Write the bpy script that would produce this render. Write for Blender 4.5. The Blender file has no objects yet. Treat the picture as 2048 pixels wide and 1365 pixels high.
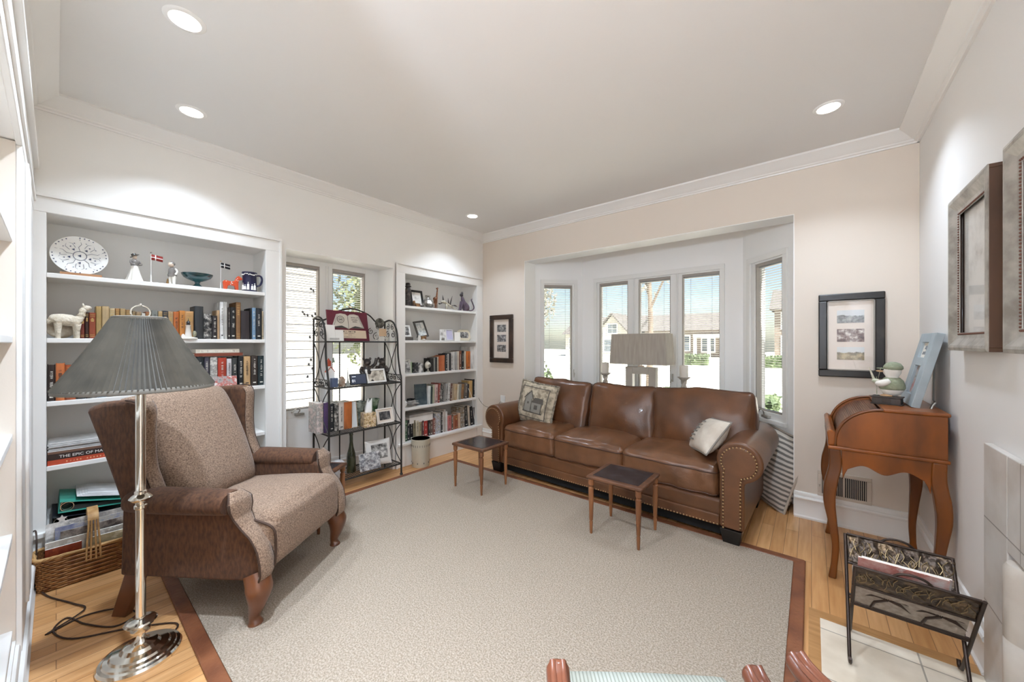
import bpy, bmesh, math, random
from mathutils import Vector, Matrix, noise
random.seed(7)
PI = math.pi
SC = bpy.context.scene
COL = SC.collection

# ------------------------------------------------------------ camera
cam_d = bpy.data.cameras.new('camera')
cam = bpy.data.objects.new('camera', cam_d)
COL.objects.link(cam)
cam.location = (0, 0, 1.25)
cam.rotation_euler = (PI / 2, 0, math.radians(39.027))
cam_d.sensor_width = 36.0
cam_d.lens = 739.0 * 36.0 / 2048.0
cam_d.shift_y = 3.5 / 2048.0
cam_d.clip_start = 0.02
SC.camera = cam

# ------------------------------------------------------------ sky, sun, exposure
world = bpy.data.worlds.new('world')
SC.world = world
world.use_nodes = True
_wt = world.node_tree
_bg = _wt.nodes['Background']
_sky = _wt.nodes.new('ShaderNodeTexSky')
_sky.sky_type = 'NISHITA'
_sky.sun_disc = False
_sky.sun_elevation = math.radians(48)
_sky.sun_rotation = math.radians(150)
_sky.air_density = 1.0
_sky.dust_density = 1.2
_sky.ozone_density = 1.0
_wt.links.new(_sky.outputs[0], _bg.inputs[0])
_bg.inputs[1].default_value = 0.15

sun_d = bpy.data.lights.new('sun', 'SUN')
sun_d.energy = 20.0
sun_d.angle = math.radians(1.0)
sun_d.color = (1.0, 0.95, 0.88)
sun = bpy.data.objects.new('sun', sun_d)
COL.objects.link(sun)
sun.rotation_euler = Vector((-0.50, 0.25, -0.85)).to_track_quat('-Z', 'Y').to_euler()

SC.view_settings.view_transform = 'Standard'
SC.view_settings.look = 'None'
SC.view_settings.exposure = 0.45
SC.view_settings.gamma = 1.0
SC.view_settings.use_curve_mapping = False
SC.cycles.diffuse_bounces = 7
SC.cycles.max_bounces = 14
SC.cycles.transparent_max_bounces = 24
SC.cycles.sample_clamp_indirect = 6.0

DOWNLIGHT_W = 5.4          # base watts of the recessed and the added lamps
ROOM_H = 2.575


# added fill light behind the camera, aimed up to brighten the ceiling
up_d = bpy.data.lights.new('fill_uplight', 'AREA')
up_d.shape = 'DISK'
up_d.size = 0.35
up_d.energy = 60.0
up_d.color = (0.72, 0.84, 1.0)
up = bpy.data.objects.new('fill_uplight', up_d)
COL.objects.link(up)
up.location = (-0.3, -1.6, 1.6)
up.rotation_euler = Vector((-0.15, 0.35, 1.0)).to_track_quat('-Z', 'Y').to_euler()


# ------------------------------------------------------------ materials
def lin(c):
    if isinstance(c, str):
        c = c.lstrip('#')
        c = tuple(int(c[i:i + 2], 16) / 255 for i in (0, 2, 4))
    return tuple(x / 12.92 if x <= 0.04045 else ((x + 0.055) / 1.055) ** 2.4 for x in c) + (1.0,)


_mats = {}


def mat(name, col, rough=0.5, metal=0.0, col2=None, nscale=8.0, stretch=(1, 1, 1), detail=4.0, ramp=(0.35, 0.65),
        bump=0.0, bscale=None, bdist=0.01, coat=0.0, sheen=0.0, trans=0.0, spec=0.5, emit=0.0, alpha=1.0, coord='Object', tex='noise'):
    """One procedural principled material: a base colour, a second colour laid in by noise, and an optional bump."""
    if name in _mats:
        return _mats[name]
    m = bpy.data.materials.new(name)
    m.use_nodes = True
    nt = m.node_tree
    b = nt.nodes['Principled BSDF']
    b.inputs['Base Color'].default_value = lin(col)
    b.inputs['Roughness'].default_value = rough
    b.inputs['Metallic'].default_value = metal
    b.inputs['Coat Weight'].default_value = coat
    b.inputs['Sheen Weight'].default_value = sheen
    b.inputs['Transmission Weight'].default_value = trans
    b.inputs['Specular IOR Level'].default_value = spec
    b.inputs['Alpha'].default_value = alpha
    if emit:
        b.inputs['Emission Color'].default_value = lin(col)
        b.inputs['Emission Strength'].default_value = emit
    if col2 or bump:
        tc = nt.nodes.new('ShaderNodeTexCoord')
        mp = nt.nodes.new('ShaderNodeMapping')
        mp.inputs['Scale'].default_value = stretch
        nt.links.new(tc.outputs[coord], mp.inputs[0])
    if col2:
        if tex == 'wave':
            n = nt.nodes.new('ShaderNodeTexWave')
            n.inputs['Scale'].default_value = nscale
            n.inputs['Distortion'].default_value = 6.0
            n.inputs['Detail'].default_value = detail
            n.inputs['Detail Scale'].default_value = 1.5
            out = n.outputs['Fac']
        elif tex == 'voronoi':
            n = nt.nodes.new('ShaderNodeTexVoronoi')
            n.inputs['Scale'].default_value = nscale
            out = n.outputs['Distance']
        else:
            n = nt.nodes.new('ShaderNodeTexNoise')
            n.inputs['Scale'].default_value = nscale
            n.inputs['Detail'].default_value = detail
            out = n.outputs['Fac']
        nt.links.new(mp.outputs[0], n.inputs['Vector'])
        r = nt.nodes.new('ShaderNodeValToRGB')
        r.color_ramp.elements[0].position = ramp[0]
        r.color_ramp.elements[1].position = ramp[1]
        r.color_ramp.elements[0].color = lin(col)
        r.color_ramp.elements[1].color = lin(col2)
        nt.links.new(out, r.inputs[0])
        nt.links.new(r.outputs[0], b.inputs['Base Color'])
    if bump:
        n2 = nt.nodes.new('ShaderNodeTexNoise')
        n2.inputs['Scale'].default_value = bscale or nscale
        n2.inputs['Detail'].default_value = 3.0
        nt.links.new(mp.outputs[0], n2.inputs['Vector'])
        bp = nt.nodes.new('ShaderNodeBump')
        bp.inputs['Strength'].default_value = bump
        bp.inputs['Distance'].default_value = bdist
        nt.links.new(n2.outputs['Fac'], bp.inputs['Height'])
        nt.links.new(bp.outputs[0], b.inputs['Normal'])
    _mats[name] = m
    return m


def glass_mat(name, tint='#ffffff', fac=0.10, rough=0.0):
    m = bpy.data.materials.new(name)
    m.use_nodes = True
    nt = m.node_tree
    nt.nodes.clear()
    o = nt.nodes.new('ShaderNodeOutputMaterial')
    mix = nt.nodes.new('ShaderNodeMixShader')
    t = nt.nodes.new('ShaderNodeBsdfTransparent')
    t.inputs[0].default_value = lin(tint)
    g = nt.nodes.new('ShaderNodeBsdfGlossy')
    g.inputs['Roughness'].default_value = rough
    mix.inputs[0].default_value = fac
    nt.links.new(t.outputs[0], mix.inputs[1])
    nt.links.new(g.outputs[0], mix.inputs[2])
    nt.links.new(mix.outputs[0], o.inputs[0])
    return m


def plank_mat():
    """Oak strip floor: boards run along Y, 57 mm wide."""
    m = bpy.data.materials.new('oak_strip_floor')
    m.use_nodes = True
    nt = m.node_tree
    b = nt.nodes['Principled BSDF']
    tc = nt.nodes.new('ShaderNodeTexCoord')
    mp = nt.nodes.new('ShaderNodeMapping')
    mp.inputs['Rotation'].default_value = (0, 0, PI / 2)
    br = nt.nodes.new('ShaderNodeTexBrick')
    br.offset = 0.43
    br.inputs['Scale'].default_value = 1.0
    br.inputs['Brick Width'].default_value = 0.9
    br.inputs['Row Height'].default_value = 0.066
    br.inputs['Mortar Size'].default_value = 0.0016
    br.inputs['Mortar Smooth'].default_value = 0.3
    br.inputs['Color1'].default_value = lin('#e3b480')
    br.inputs['Color2'].default_value = lin('#cf9b64')
    br.inputs['Mortar'].default_value = lin('#9c744a')
    nt.links.new(tc.outputs['Object'], mp.inputs[0])
    nt.links.new(mp.outputs[0], br.inputs[0])
    mp2 = nt.nodes.new('ShaderNodeMapping')
    mp2.inputs['Scale'].default_value = (22, 1.6, 1)
    n = nt.nodes.new('ShaderNodeTexNoise')
    n.inputs['Scale'].default_value = 2.2
    n.inputs['Detail'].default_value = 6
    nt.links.new(tc.outputs['Object'], mp2.inputs[0])
    nt.links.new(mp2.outputs[0], n.inputs[0])
    mx = nt.nodes.new('ShaderNodeMix')
    mx.data_type = 'RGBA'
    mx.blend_type = 'MULTIPLY'
    r = nt.nodes.new('ShaderNodeValToRGB')
    r.color_ramp.elements[0].position = 0.3
    r.color_ramp.elements[1].position = 0.7
    r.color_ramp.elements[0].color = lin('#e2d2be')
    r.color_ramp.elements[1].color = (1, 1, 1, 1)
    nt.links.new(n.outputs['Fac'], r.inputs[0])
    mx.inputs[0].default_value = 0.9
    nt.links.new(br.outputs['Color'], mx.inputs[6])
    nt.links.new(r.outputs[0], mx.inputs[7])
    nt.links.new(mx.outputs[2], b.inputs['Base Color'])
    b.inputs['Roughness'].default_value = 0.32
    return m


def tile_mat(name, c1, c2, grout, w, h, gap=0.004, rot=0.0, rough=0.5, axis='xy', offset=0.0):
    m = bpy.data.materials.new(name)
    m.use_nodes = True
    nt = m.node_tree
    b = nt.nodes['Principled BSDF']
    tc = nt.nodes.new('ShaderNodeTexCoord')
    sep = nt.nodes.new('ShaderNodeSeparateXYZ')
    cmb = nt.nodes.new('ShaderNodeCombineXYZ')
    nt.links.new(tc.outputs['Object'], sep.inputs[0])
    nt.links.new(sep.outputs[axis[0].upper()], cmb.inputs[0])
    nt.links.new(sep.outputs[axis[1].upper()], cmb.inputs[1])
    br = nt.nodes.new('ShaderNodeTexBrick')
    br.offset = offset
    br.inputs['Scale'].default_value = 1.0
    br.inputs['Brick Width'].default_value = w
    br.inputs['Row Height'].default_value = h
    br.inputs['Mortar Size'].default_value = gap
    br.inputs['Color1'].default_value = lin(c1)
    br.inputs['Color2'].default_value = lin(c2)
    br.inputs['Mortar'].default_value = lin(grout)
    nt.links.new(cmb.outputs[0], br.inputs[0])
    n = nt.nodes.new('ShaderNodeTexNoise')
    n.inputs['Scale'].default_value = 6
    n.inputs['Detail'].default_value = 5
    nt.links.new(tc.outputs['Object'], n.inputs[0])
    mx = nt.nodes.new('ShaderNodeMix')
    mx.data_type = 'RGBA'
    mx.blend_type = 'MULTIPLY'
    mx.inputs[0].default_value = 0.5
    r = nt.nodes.new('ShaderNodeValToRGB')
    r.color_ramp.elements[0].position = 0.35
    r.color_ramp.elements[1].position = 0.6
    r.color_ramp.elements[0].color = lin('#d6cec4')
    r.color_ramp.elements[1].color = (1, 1, 1, 1)
    nt.links.new(n.outputs['Fac'], r.inputs[0])
    nt.links.new(br.outputs['Color'], mx.inputs[6])
    nt.links.new(r.outputs[0], mx.inputs[7])
    nt.links.new(mx.outputs[2], b.inputs['Base Color'])
    b.inputs['Roughness'].default_value = rough
    return m


def photo_mat(name, cols, scale=14.0, seed=0.0, sky=None):
    """A printed photograph: blotches of a few colours in generated coordinates, lighter at the top when it has a sky."""
    if name in _mats:
        return _mats[name]
    m = bpy.data.materials.new(name)
    m.use_nodes = True
    nt = m.node_tree
    b = nt.nodes['Principled BSDF']
    tc = nt.nodes.new('ShaderNodeTexCoord')
    mp = nt.nodes.new('ShaderNodeMapping')
    mp.inputs['Location'].default_value = (seed * 3.1, seed * 1.7, seed)
    nt.links.new(tc.outputs['Object'], mp.inputs[0])
    n = nt.nodes.new('ShaderNodeTexNoise')
    n.inputs['Scale'].default_value = scale
    n.inputs['Detail'].default_value = 5
    n.inputs['Roughness'].default_value = 0.65
    nt.links.new(mp.outputs[0], n.inputs[0])
    r = nt.nodes.new('ShaderNodeValToRGB')
    el = r.color_ramp.elements
    k = len(cols)
    el[0].position = 0.32
    el[0].color = lin(cols[0])
    el[1].position = 0.66
    el[1].color = lin(cols[-1])
    for i in range(1, k - 1):
        e = el.new(0.32 + 0.34 * i / (k - 1))
        e.color = lin(cols[i])
    nt.links.new(n.outputs['Fac'], r.inputs[0])
    last = r.outputs[0]
    if sky:
        sp = nt.nodes.new('ShaderNodeSeparateXYZ')
        nt.links.new(tc.outputs['Generated'], sp.inputs[0])
        ad = nt.nodes.new('ShaderNodeMath')
        ad.operation = 'MULTIPLY_ADD'
        ad.inputs[1].default_value = 0.5
        nt.links.new(n.outputs['Fac'], ad.inputs[0])
        nt.links.new(sp.outputs['Z'], ad.inputs[2])
        r2 = nt.nodes.new('ShaderNodeValToRGB')
        r2.color_ramp.elements[0].position = 0.78
        r2.color_ramp.elements[1].position = 0.84
        nt.links.new(ad.outputs[0], r2.inputs[0])
        mx = nt.nodes.new('ShaderNodeMix')
        mx.data_type = 'RGBA'
        nt.links.new(r2.outputs[0], mx.inputs[0])
        nt.links.new(last, mx.inputs[6])
        mx.inputs[7].default_value = lin(sky)
        last = mx.outputs[2]
    nt.links.new(last, b.inputs['Base Color'])
    b.inputs['Roughness'].default_value = 0.35
    _mats[name] = m
    return m


# ------------------------------------------------------------ mesh builder
class MB:
    def __init__(self):
        self.v = []
        self.f = []
        self.mi = []
        self.cur = 0
        self.M = None

    def slot(self, i):
        self.cur = i
        return self

    def xf(self, m):
        self.M = m
        return self

    def add(self, vs, fs):
        o = len(self.v)
        if self.M is not None:
            vs = [tuple(self.M @ Vector(p)) for p in vs]
        self.v += [tuple(p) for p in vs]
        for f in fs:
            self.f.append([i + o for i in f])
            self.mi.append(self.cur)
        return self

    def box(self, x0, x1, y0, y1, z0, z1):
        x0, x1 = min(x0, x1), max(x0, x1)
        y0, y1 = min(y0, y1), max(y0, y1)
        z0, z1 = min(z0, z1), max(z0, z1)
        return self.add([(x0, y0, z0), (x1, y0, z0), (x1, y1, z0), (x0, y1, z0), (x0, y0, z1), (x1, y0, z1), (x1, y1, z1), (x0, y1, z1)],
                        [(0, 3, 2, 1), (4, 5, 6, 7), (0, 1, 5, 4), (1, 2, 6, 5), (2, 3, 7, 6), (3, 0, 4, 7)])

    def cbox(self, c, s):
        return self.box(c[0] - s[0] / 2, c[0] + s[0] / 2, c[1] - s[1] / 2, c[1] + s[1] / 2, c[2] - s[2] / 2, c[2] + s[2] / 2)

    def prism(self, poly, a0, a1, axis='y'):
        """poly in the plane across the axis: x -> (y,z), y -> (x,z), z -> (x,y)"""
        n = len(poly)
        ar = sum(poly[i][0] * poly[(i + 1) % n][1] - poly[(i + 1) % n][0] * poly[i][1] for i in range(n))
        if ar < 0:
            poly = poly[::-1]

        def P(p, a):
            return {'x': (a, p[0], p[1]), 'y': (p[0], a, p[1]), 'z': (p[0], p[1], a)}[axis]
        vs = [P(p, a0) for p in poly] + [P(p, a1) for p in poly]
        fs = [tuple(range(n))[::-1], tuple(range(n, 2 * n))] + [(i, (i + 1) % n, n + (i + 1) % n, n + i) for i in range(n)]
        if axis == 'y':
            fs = [f[::-1] for f in fs]
        if a1 < a0:
            fs = [f[::-1] for f in fs]
        return self.add(vs, fs)

    def lathe(self, prof, n=24, c=(0, 0, 0), axis='z', sx=1.0, sy=1.0):
        """prof: list of (radius, height)"""
        vs, fs = [], []
        for r, h in prof:
            for k in range(n):
                a = 2 * PI * k / n
                p = (r * math.cos(a) * sx, r * math.sin(a) * sy, h)
                if axis == 'x':
                    p = (p[2], p[0], p[1])
                elif axis == 'y':
                    p = (p[1], p[2], p[0])
                vs.append((p[0] + c[0], p[1] + c[1], p[2] + c[2]))
        m = len(prof)
        for i in range(m - 1):
            for k in range(n):
                k2 = (k + 1) % n
                fs.append((i * n + k, i * n + k2, (i + 1) * n + k2, (i + 1) * n + k))
        fs.append(tuple(range(n))[::-1])
        fs.append(tuple(range((m - 1) * n, m * n)))
        return self.add(vs, fs)

    def cyl(self, c, r, h, n=20, axis='z', r2=None):
        return self.lathe([(r, 0), (r if r2 is None else r2, h)], n, c, axis)

    def ball(self, c, r, n=16, m=9):
        if not hasattr(r, '__len__'):
            r = (r, r, r)
        vs = [(c[0], c[1], c[2] - r[2])]
        for i in range(1, m):
            t = -PI / 2 + PI * i / m
            for k in range(n):
                a = 2 * PI * k / n
                vs.append((c[0] + r[0] * math.cos(t) * math.cos(a), c[1] + r[1] * math.cos(t) * math.sin(a), c[2] + r[2] * math.sin(t)))
        vs.append((c[0], c[1], c[2] + r[2]))
        fs = [(0, 1 + (k + 1) % n, 1 + k) for k in range(n)]
        for i in range(m - 2):
            for k in range(n):
                k2 = (k + 1) % n
                fs.append((1 + i * n + k, 1 + i * n + k2, 1 + (i + 1) * n + k2, 1 + (i + 1) * n + k))
        t = len(vs) - 1
        fs += [(t, 1 + (m - 2) * n + k, 1 + (m - 2) * n + (k + 1) % n) for k in range(n)]
        return self.add(vs, fs)

    def tube(self, pts, r, n=8, closed=False, flat=None):
        """round bar along a path; r may be one radius or one per point; flat = second radius factor"""
        pts = [Vector(p) for p in pts]
        m = len(pts)
        rs = r if hasattr(r, '__len__') else [r] * m
        vs, fs = [], []
        prev = None
        for i, p in enumerate(pts):
            if closed:
                d = pts[(i + 1) % m] - pts[i - 1]
            else:
                d = pts[min(i + 1, m - 1)] - pts[max(i - 1, 0)]
            if d.length < 1e-9:
                d = Vector((0, 0, 1))
            d.normalize()
            if prev is None:
                up = Vector((0, 0, 1)) if abs(d.z) < 0.9 else Vector((1, 0, 0))
                a = d.cross(up).normalized()
            else:
                a = prev - d * prev.dot(d)
                if a.length < 1e-6:
                    a = d.orthogonal()
                a.normalize()
            prev = a
            b = d.cross(a)
            for k in range(n):
                t = 2 * PI * k / n
                vs.append(tuple(p + a * (rs[i] * math.cos(t)) + b * (rs[i] * (flat or 1.0) * math.sin(t))))
        for i in range(m if closed else m - 1):
            j = (i + 1) % m
            for k in range(n):
                k2 = (k + 1) % n
                fs.append((i * n + k, i * n + k2, j * n + k2, j * n + k))
        if not closed:
            fs.append(tuple(range(n))[::-1])
            fs.append(tuple(range((m - 1) * n, m * n)))
        return self.add(vs, fs)

    def grid(self, fn, nu, nv, cu=False, cv=False):
        """surface fn(u,v) for u,v in 0..1"""
        vs = [fn(i / (nu if cu else nu - 1), j / (nv if cv else nv - 1)) for i in range(nu) for j in range(nv)]
        fs = []
        for i in range(nu if cu else nu - 1):
            for j in range(nv if cv else nv - 1):
                i2, j2 = (i + 1) % nu, (j + 1) % nv
                fs.append((i * nv + j, i2 * nv + j, i2 * nv + j2, i * nv + j2))
        return self.add(vs, fs)

    def build(self, name, mats, parent=None, smooth=None, bevel=0.0, seg=2, solid=0.0, fix=False, sub=0, loc=None, rot=None):
        me = bpy.data.meshes.new(name)
        me.from_pydata(self.v, [], self.f)
        if fix:
            bm = bmesh.new()
            bm.from_mesh(me)
            bmesh.ops.remove_doubles(bm, verts=bm.verts, dist=1e-5)
            bmesh.ops.recalc_face_normals(bm, faces=bm.faces)
            bm.to_mesh(me)
            bm.free()
        if not isinstance(mats, (list, tuple)):
            mats = [mats]
        for m in mats:
            me.materials.append(m)
        if len(mats) > 1 and not fix:
            me.polygons.foreach_set('material_index', self.mi)
        if smooth is not None:
            me.polygons.foreach_set('use_smooth', [True] * len(me.polygons))
            me.set_sharp_from_angle(angle=math.radians(smooth))
        o = bpy.data.objects.new(name, me)
        COL.objects.link(o)
        if parent is not None:
            o.parent = parent
        if loc is not None:
            o.location = loc
        if rot is not None:
            o.rotation_euler = rot
        if solid:
            md = o.modifiers.new('thickness', 'SOLIDIFY')
            md.thickness = solid
            md.offset = 0
        if bevel:
            md = o.modifiers.new('edges', 'BEVEL')
            md.width = bevel
            md.segments = seg
            md.limit_method = 'ANGLE'
            md.angle_limit = math.radians(40)
        if sub:
            md = o.modifiers.new('smooth', 'SUBSURF')
            md.levels = md.render_levels = sub
        return o


def tag(o, label, cat, group=None, kind=None):
    if label:
        o['label'] = label
    if cat:
        o['category'] = cat
    if group:
        o['group'] = group
    if kind:
        o['kind'] = kind
    return o


def thing(name, label, cat, loc=(0, 0, 0), rz=0.0, group=None, rx=0.0, ry=0.0):
    o = bpy.data.objects.new(name, None)
    o.empty_display_size = 0.05
    COL.objects.link(o)
    o.location = loc
    o.rotation_euler = (rx, ry, rz)
    return tag(o, label, cat, group)


def struct(o, label, cat):
    return tag(o, label, cat, kind='structure')


def copy_tree(o, parent=None):
    c = o.copy()
    COL.objects.link(c)
    if parent is not None:
        c.parent = parent
    for ch in list(o.children):
        copy_tree(ch, c)
    return c


def lettering(text, size, m, parent, loc, rot, name='lettering', depth=0.0004, align='CENTER', sx=1.0):
    cu = bpy.data.curves.new(name, 'FONT')
    cu.body = text
    cu.size = size
    cu.extrude = depth
    cu.align_x = align
    cu.align_y = 'CENTER'
    tmp = bpy.data.objects.new(name, cu)
    COL.objects.link(tmp)
    dg = bpy.context.evaluated_depsgraph_get()
    dg.update()
    me = bpy.data.meshes.new_from_object(tmp.evaluated_get(dg))
    bpy.data.objects.remove(tmp)
    me.materials.clear()
    me.materials.append(m)
    o = bpy.data.objects.new(name, me)
    COL.objects.link(o)
    o.parent = parent
    o.location = loc
    o.rotation_euler = rot
    o.scale = (sx, 1, 1)
    return o


def arc(cx, cy, r, a0, a1, n, ry=None):
    ry = r if ry is None else ry
    return [(cx + r * math.cos(math.radians(a0 + (a1 - a0) * i / n)), cy + ry * math.sin(math.radians(a0 + (a1 - a0) * i / n))) for i in range(n + 1)]


def smooth_path(pts, n=6):
    """Catmull-Rom through the points"""
    P = [Vector(p) for p in pts]
    P = [P[0] * 2 - P[1]] + P + [P[-1] * 2 - P[-2]]
    out = []
    for i in range(1, len(P) - 2):
        a, b, c, d = P[i - 1], P[i], P[i + 1], P[i + 2]
        for k in range(n):
            t = k / n
            out.append(0.5 * ((2 * b) + (c - a) * t + (2 * a - 5 * b + 4 * c - d) * t * t + (3 * b - a - 3 * c + d) * t ** 3))
    out.append(P[-2])
    return [tuple(p) for p in out]


# common materials
WHITE_WALL = mat('left_wall_paint', '#efede9', 0.7, bump=0.06, bscale=180, bdist=0.002)
BEIGE_WALL = mat('back_wall_paint', '#dfd4c7', 0.7, bump=0.06, bscale=180, bdist=0.002)
RIGHT_WALL = mat('right_wall_paint', '#e6e3e0', 0.7, bump=0.06, bscale=180, bdist=0.002)
CEIL = mat('ceiling_paint', '#e4e2df', 0.85, bump=0.05, bscale=140, bdist=0.002)
TRIM = mat('trim_gloss_paint', '#eceae6', 0.35)
SHELF_BACK = mat('bookcase_back_paint', '#e6e4e0', 0.6)
BLACK_M = mat('black_lacquer', '#141210', 0.35)
CHROME = mat('polished_nickel', '#e8e4da', 0.12, metal=1.0)
IRON = mat('dark_iron', '#3a3836', 0.45, metal=0.6)
GREY_GASKET = mat('window_gasket', '#77736f', 0.6)
CLEAR = glass_mat('window_glass', '#fbfcfd', 0.035)
PAPER = mat('paper', '#efebe3', 0.7, col2='#ddd6ca', nscale=60, stretch=(1, 1, 12))
WHITE = mat('white_paint', '#f0efec', 0.4)
OAK = plank_mat()
# ============================================================ the room
XL, XR, YB, YD = -3.2, 0.52, 3.37, -0.09


def wall_run(b, p0, p1, thick, z0, z1, holes=()):
    """A straight wall from p0 to p1 (its room face on the line), its body on the side away from the room, with rectangular holes (s0,s1,z0,z1)."""
    p0, p1 = Vector((p0[0], p0[1], 0)), Vector((p1[0], p1[1], 0))
    L = (p1 - p0).length
    a = math.atan2(p1.y - p0.y, p1.x - p0.x)
    b.xf(Matrix.Translation(p0) @ Matrix.Rotation(a, 4, 'Z'))
    xs = sorted({0.0, L} | {h[0] for h in holes} | {h[1] for h in holes})
    for i in range(len(xs) - 1):
        s0, s1 = xs[i], xs[i + 1]
        mid = (s0 + s1) / 2
        cuts = sorted([(h[2], h[3]) for h in holes if h[0] < mid < h[1]])
        z = z0
        for c0, c1 in cuts:
            if c0 > z:
                b.box(s0, s1, 0, thick, z, c0)
            z = max(z, c1)
        if z < z1:
            b.box(s0, s1, 0, thick, z, z1)
    b.xf(None)
    return b


# floor and ceiling
fl = MB()
fl.prism([(-3.55, -0.42), (-1.05, -0.42), (-1.05, -3.05), (0.6, -3.05), (0.6, 3.45), (-0.1, 3.6), (-0.47, 4.05), (-2.17, 4.05), (-2.57, 3.6), (-3.55, 3.45)], -0.12, 0.0, 'z')
struct(fl.build('floor', OAK), 'honey oak strip floor around the beige rug', 'floor')
hb = MB()
hb.box(0.03, 0.518, 0.2, 2.175, 0.0, 0.006)
hearth = struct(hb.build('hearth', tile_mat('cream_stone_tile', '#e6d9c6', '#dfd1bc', '#a79c8e', 0.33, 0.30, 0.003, axis='xy')), 'cream stone hearth tiles set into the oak floor', 'hearth')
hf = MB()
for a in ((-0.01, 0.03, 0.2, 2.235), (0.03, 0.518, 2.175, 2.235)):
    hf.box(a[0], a[1], a[2], a[3], 0.0, 0.005)
struct(hf.build('trim_9', mat('hearth_board', '#b98a58', 0.35, col2='#a67848', nscale=6, stretch=(1, 8, 1))), 'flat oak border board round the hearth tiles', 'trim')

ce = MB()
ce.prism([(-3.55, -0.42), (-1.05, -0.42), (-1.05, -3.05), (0.6, -3.05), (0.6, 3.45), (-3.55, 3.45)], ROOM_H, ROOM_H + 0.12, 'z')
struct(ce.build('ceiling', CEIL), 'flat white plaster ceiling with recessed lights', 'ceiling')

# walls
w = MB()
wall_run(w, (XL, -0.42), (XL, 3.42), 0.32, 0, ROOM_H, [(0.371, 1.429, 0.0, 1.966), (1.551, 2.51, 0.0, 1.99), (2.624, 3.686, 0.0, 1.966)])
struct(w.build('wall_left', WHITE_WALL), 'off white left wall holding two bookcases and a window recess', 'wall')
w = MB()
wall_run(w, (-3.52, YB), (0.62, YB), 0.206, 0, ROOM_H, [(0.972, 3.423, 0.0, 2.183)])
struct(w.build('wall_back', BEIGE_WALL), 'warm beige back wall round the bay opening', 'wall')
w = MB()
wall_run(w, (XR, 3.45), (XR, -3.05), 0.12, 0, ROOM_H, [(1.45, 2.50, 0.0, 0.56)])
struct(w.build('wall_right', RIGHT_WALL), 'off white right wall with the fireplace', 'wall')
w = MB()
wall_run(w, (-1.05, YD), (-3.2, YD), 0.33, 0, ROOM_H, [(0.204, 1.146, 0.199, 1.966)])
w.box(-1.05, -0.98, -3.05, -0.09, 0, ROOM_H)
w.box(-1.05, 0.6, -3.12, -3.05, 0, ROOM_H)
struct(w.build('wall_near', WHITE_WALL), 'off white near wall at the left edge of the view', 'wall')

# bay: two angled walls and the centre wall, all with window holes
BZ0, BZ1 = 0.60, 1.99
bay = MB()
BL0, BL1 = (-2.548, 3.576), (-2.148, 4.0)
BR0, BR1 = (-0.492, 4.0), (-0.097, 3.576)
LB = math.hypot(0.4, 0.424)
wall_run(bay, BL0, BL1, 0.12, -0.1, 2.36, [(0.137 * LB, 0.868 * LB, BZ0, BZ1)])
wall_run(bay, BL1, BR0, 0.12, -0.1, 2.36, [(0.165, 1.497, BZ0, BZ1)])
wall_run(bay, BR0, BR1, 0.12, -0.1, 2.36, [(0.132 * LB, 0.863 * LB, BZ0, BZ1)])
BAYP = mat('bay_wall_paint', '#f5f5f4', 0.6)
struct(bay.build('wall_bay', BAYP), 'white angled walls of the window bay', 'wall')
bc = MB()
bc.prism([(-2.56, 3.57), (-0.085, 3.57), (-0.085, 3.62), (-0.47, 4.05), (-2.17, 4.05), (-2.56, 3.62)], 2.35, 2.42, 'z')
struct(bc.build('ceiling_bay', BAYP), 'white ceiling of the window bay', 'ceiling')


# white painted linings of the bay opening and of the window recess
LINING = mat('white_lining_paint', '#f3f3f1', 0.4)
b = MB()
b.box(-2.548, -2.543, YB - 0.001, YB + 0.205, 0.0, 2.183).box(-0.102, -0.097, YB - 0.001, YB + 0.205, 0.0, 2.183).box(-2.543, -0.102, YB - 0.001, YB + 0.205, 2.178, 2.183)
struct(b.build('trim_8', LINING), 'white painted lining of the bay opening', 'trim')
b = MB()
b.box(-3.463, XL + 0.001, 1.131, 1.135, 0.0, 1.99).box(-3.463, XL + 0.001, 2.086, 2.09, 0.0, 1.99).box(-3.463, XL + 0.001, 1.135, 2.086, 1.986, 1.99)
struct(b.build('trim_10', LINING), 'white painted lining of the window recess', 'trim')


# crown moulding
def crown_poly(s=1):
    """profile (out from wall, z below the ceiling)"""
    return [(0, 0), (0.1, 0), (0.1, -0.012), (0.088, -0.02), (0.078, -0.026), (0.06, -0.04), (0.04, -0.058), (0.03, -0.062), (0.026, -0.07), (0.014, -0.074), (0.012, -0.082), (0, -0.082)]


def crown(name, p0, p1, zc, label, scale=1.0):
    """p0 -> p1 with the room on the right-hand side of travel"""
    p0, p1 = Vector((p0[0], p0[1], zc)), Vector((p1[0], p1[1], zc))
    a = math.atan2(p1.y - p0.y, p1.x - p0.x)
    b = MB().xf(Matrix.Translation(p0) @ Matrix.Rotation(a, 4, 'Z'))
    b.prism([(-o * scale, z * scale) for o, z in crown_poly()], 0, (p1 - p0).length, 'x')
    struct(b.build(name, TRIM, smooth=25), label, 'crown moulding')


crown('trim_1', (XL, YD), (XL, YB), ROOM_H, 'white crown moulding along the left wall')
crown('trim_2', (XL, YB), (XR, YB), ROOM_H, 'white crown moulding along the back wall')
crown('trim_3', (XR, YB), (XR, -3.05), ROOM_H, 'white crown moulding along the right wall')
crown('trim_4', (-1.05, YD), (XL, YD), ROOM_H, 'white crown moulding along the near wall')
crown('trim_5', BL1, BR0, 2.35, 'thin crown moulding over the three middle bay windows', 0.75)
crown('trim_6', BL0, BL1, 2.35, 'thin crown moulding on the left angled bay wall', 0.75)
crown('trim_7', BR0, BR1, 2.35, 'thin crown moulding on the right angled bay wall', 0.75)

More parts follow.
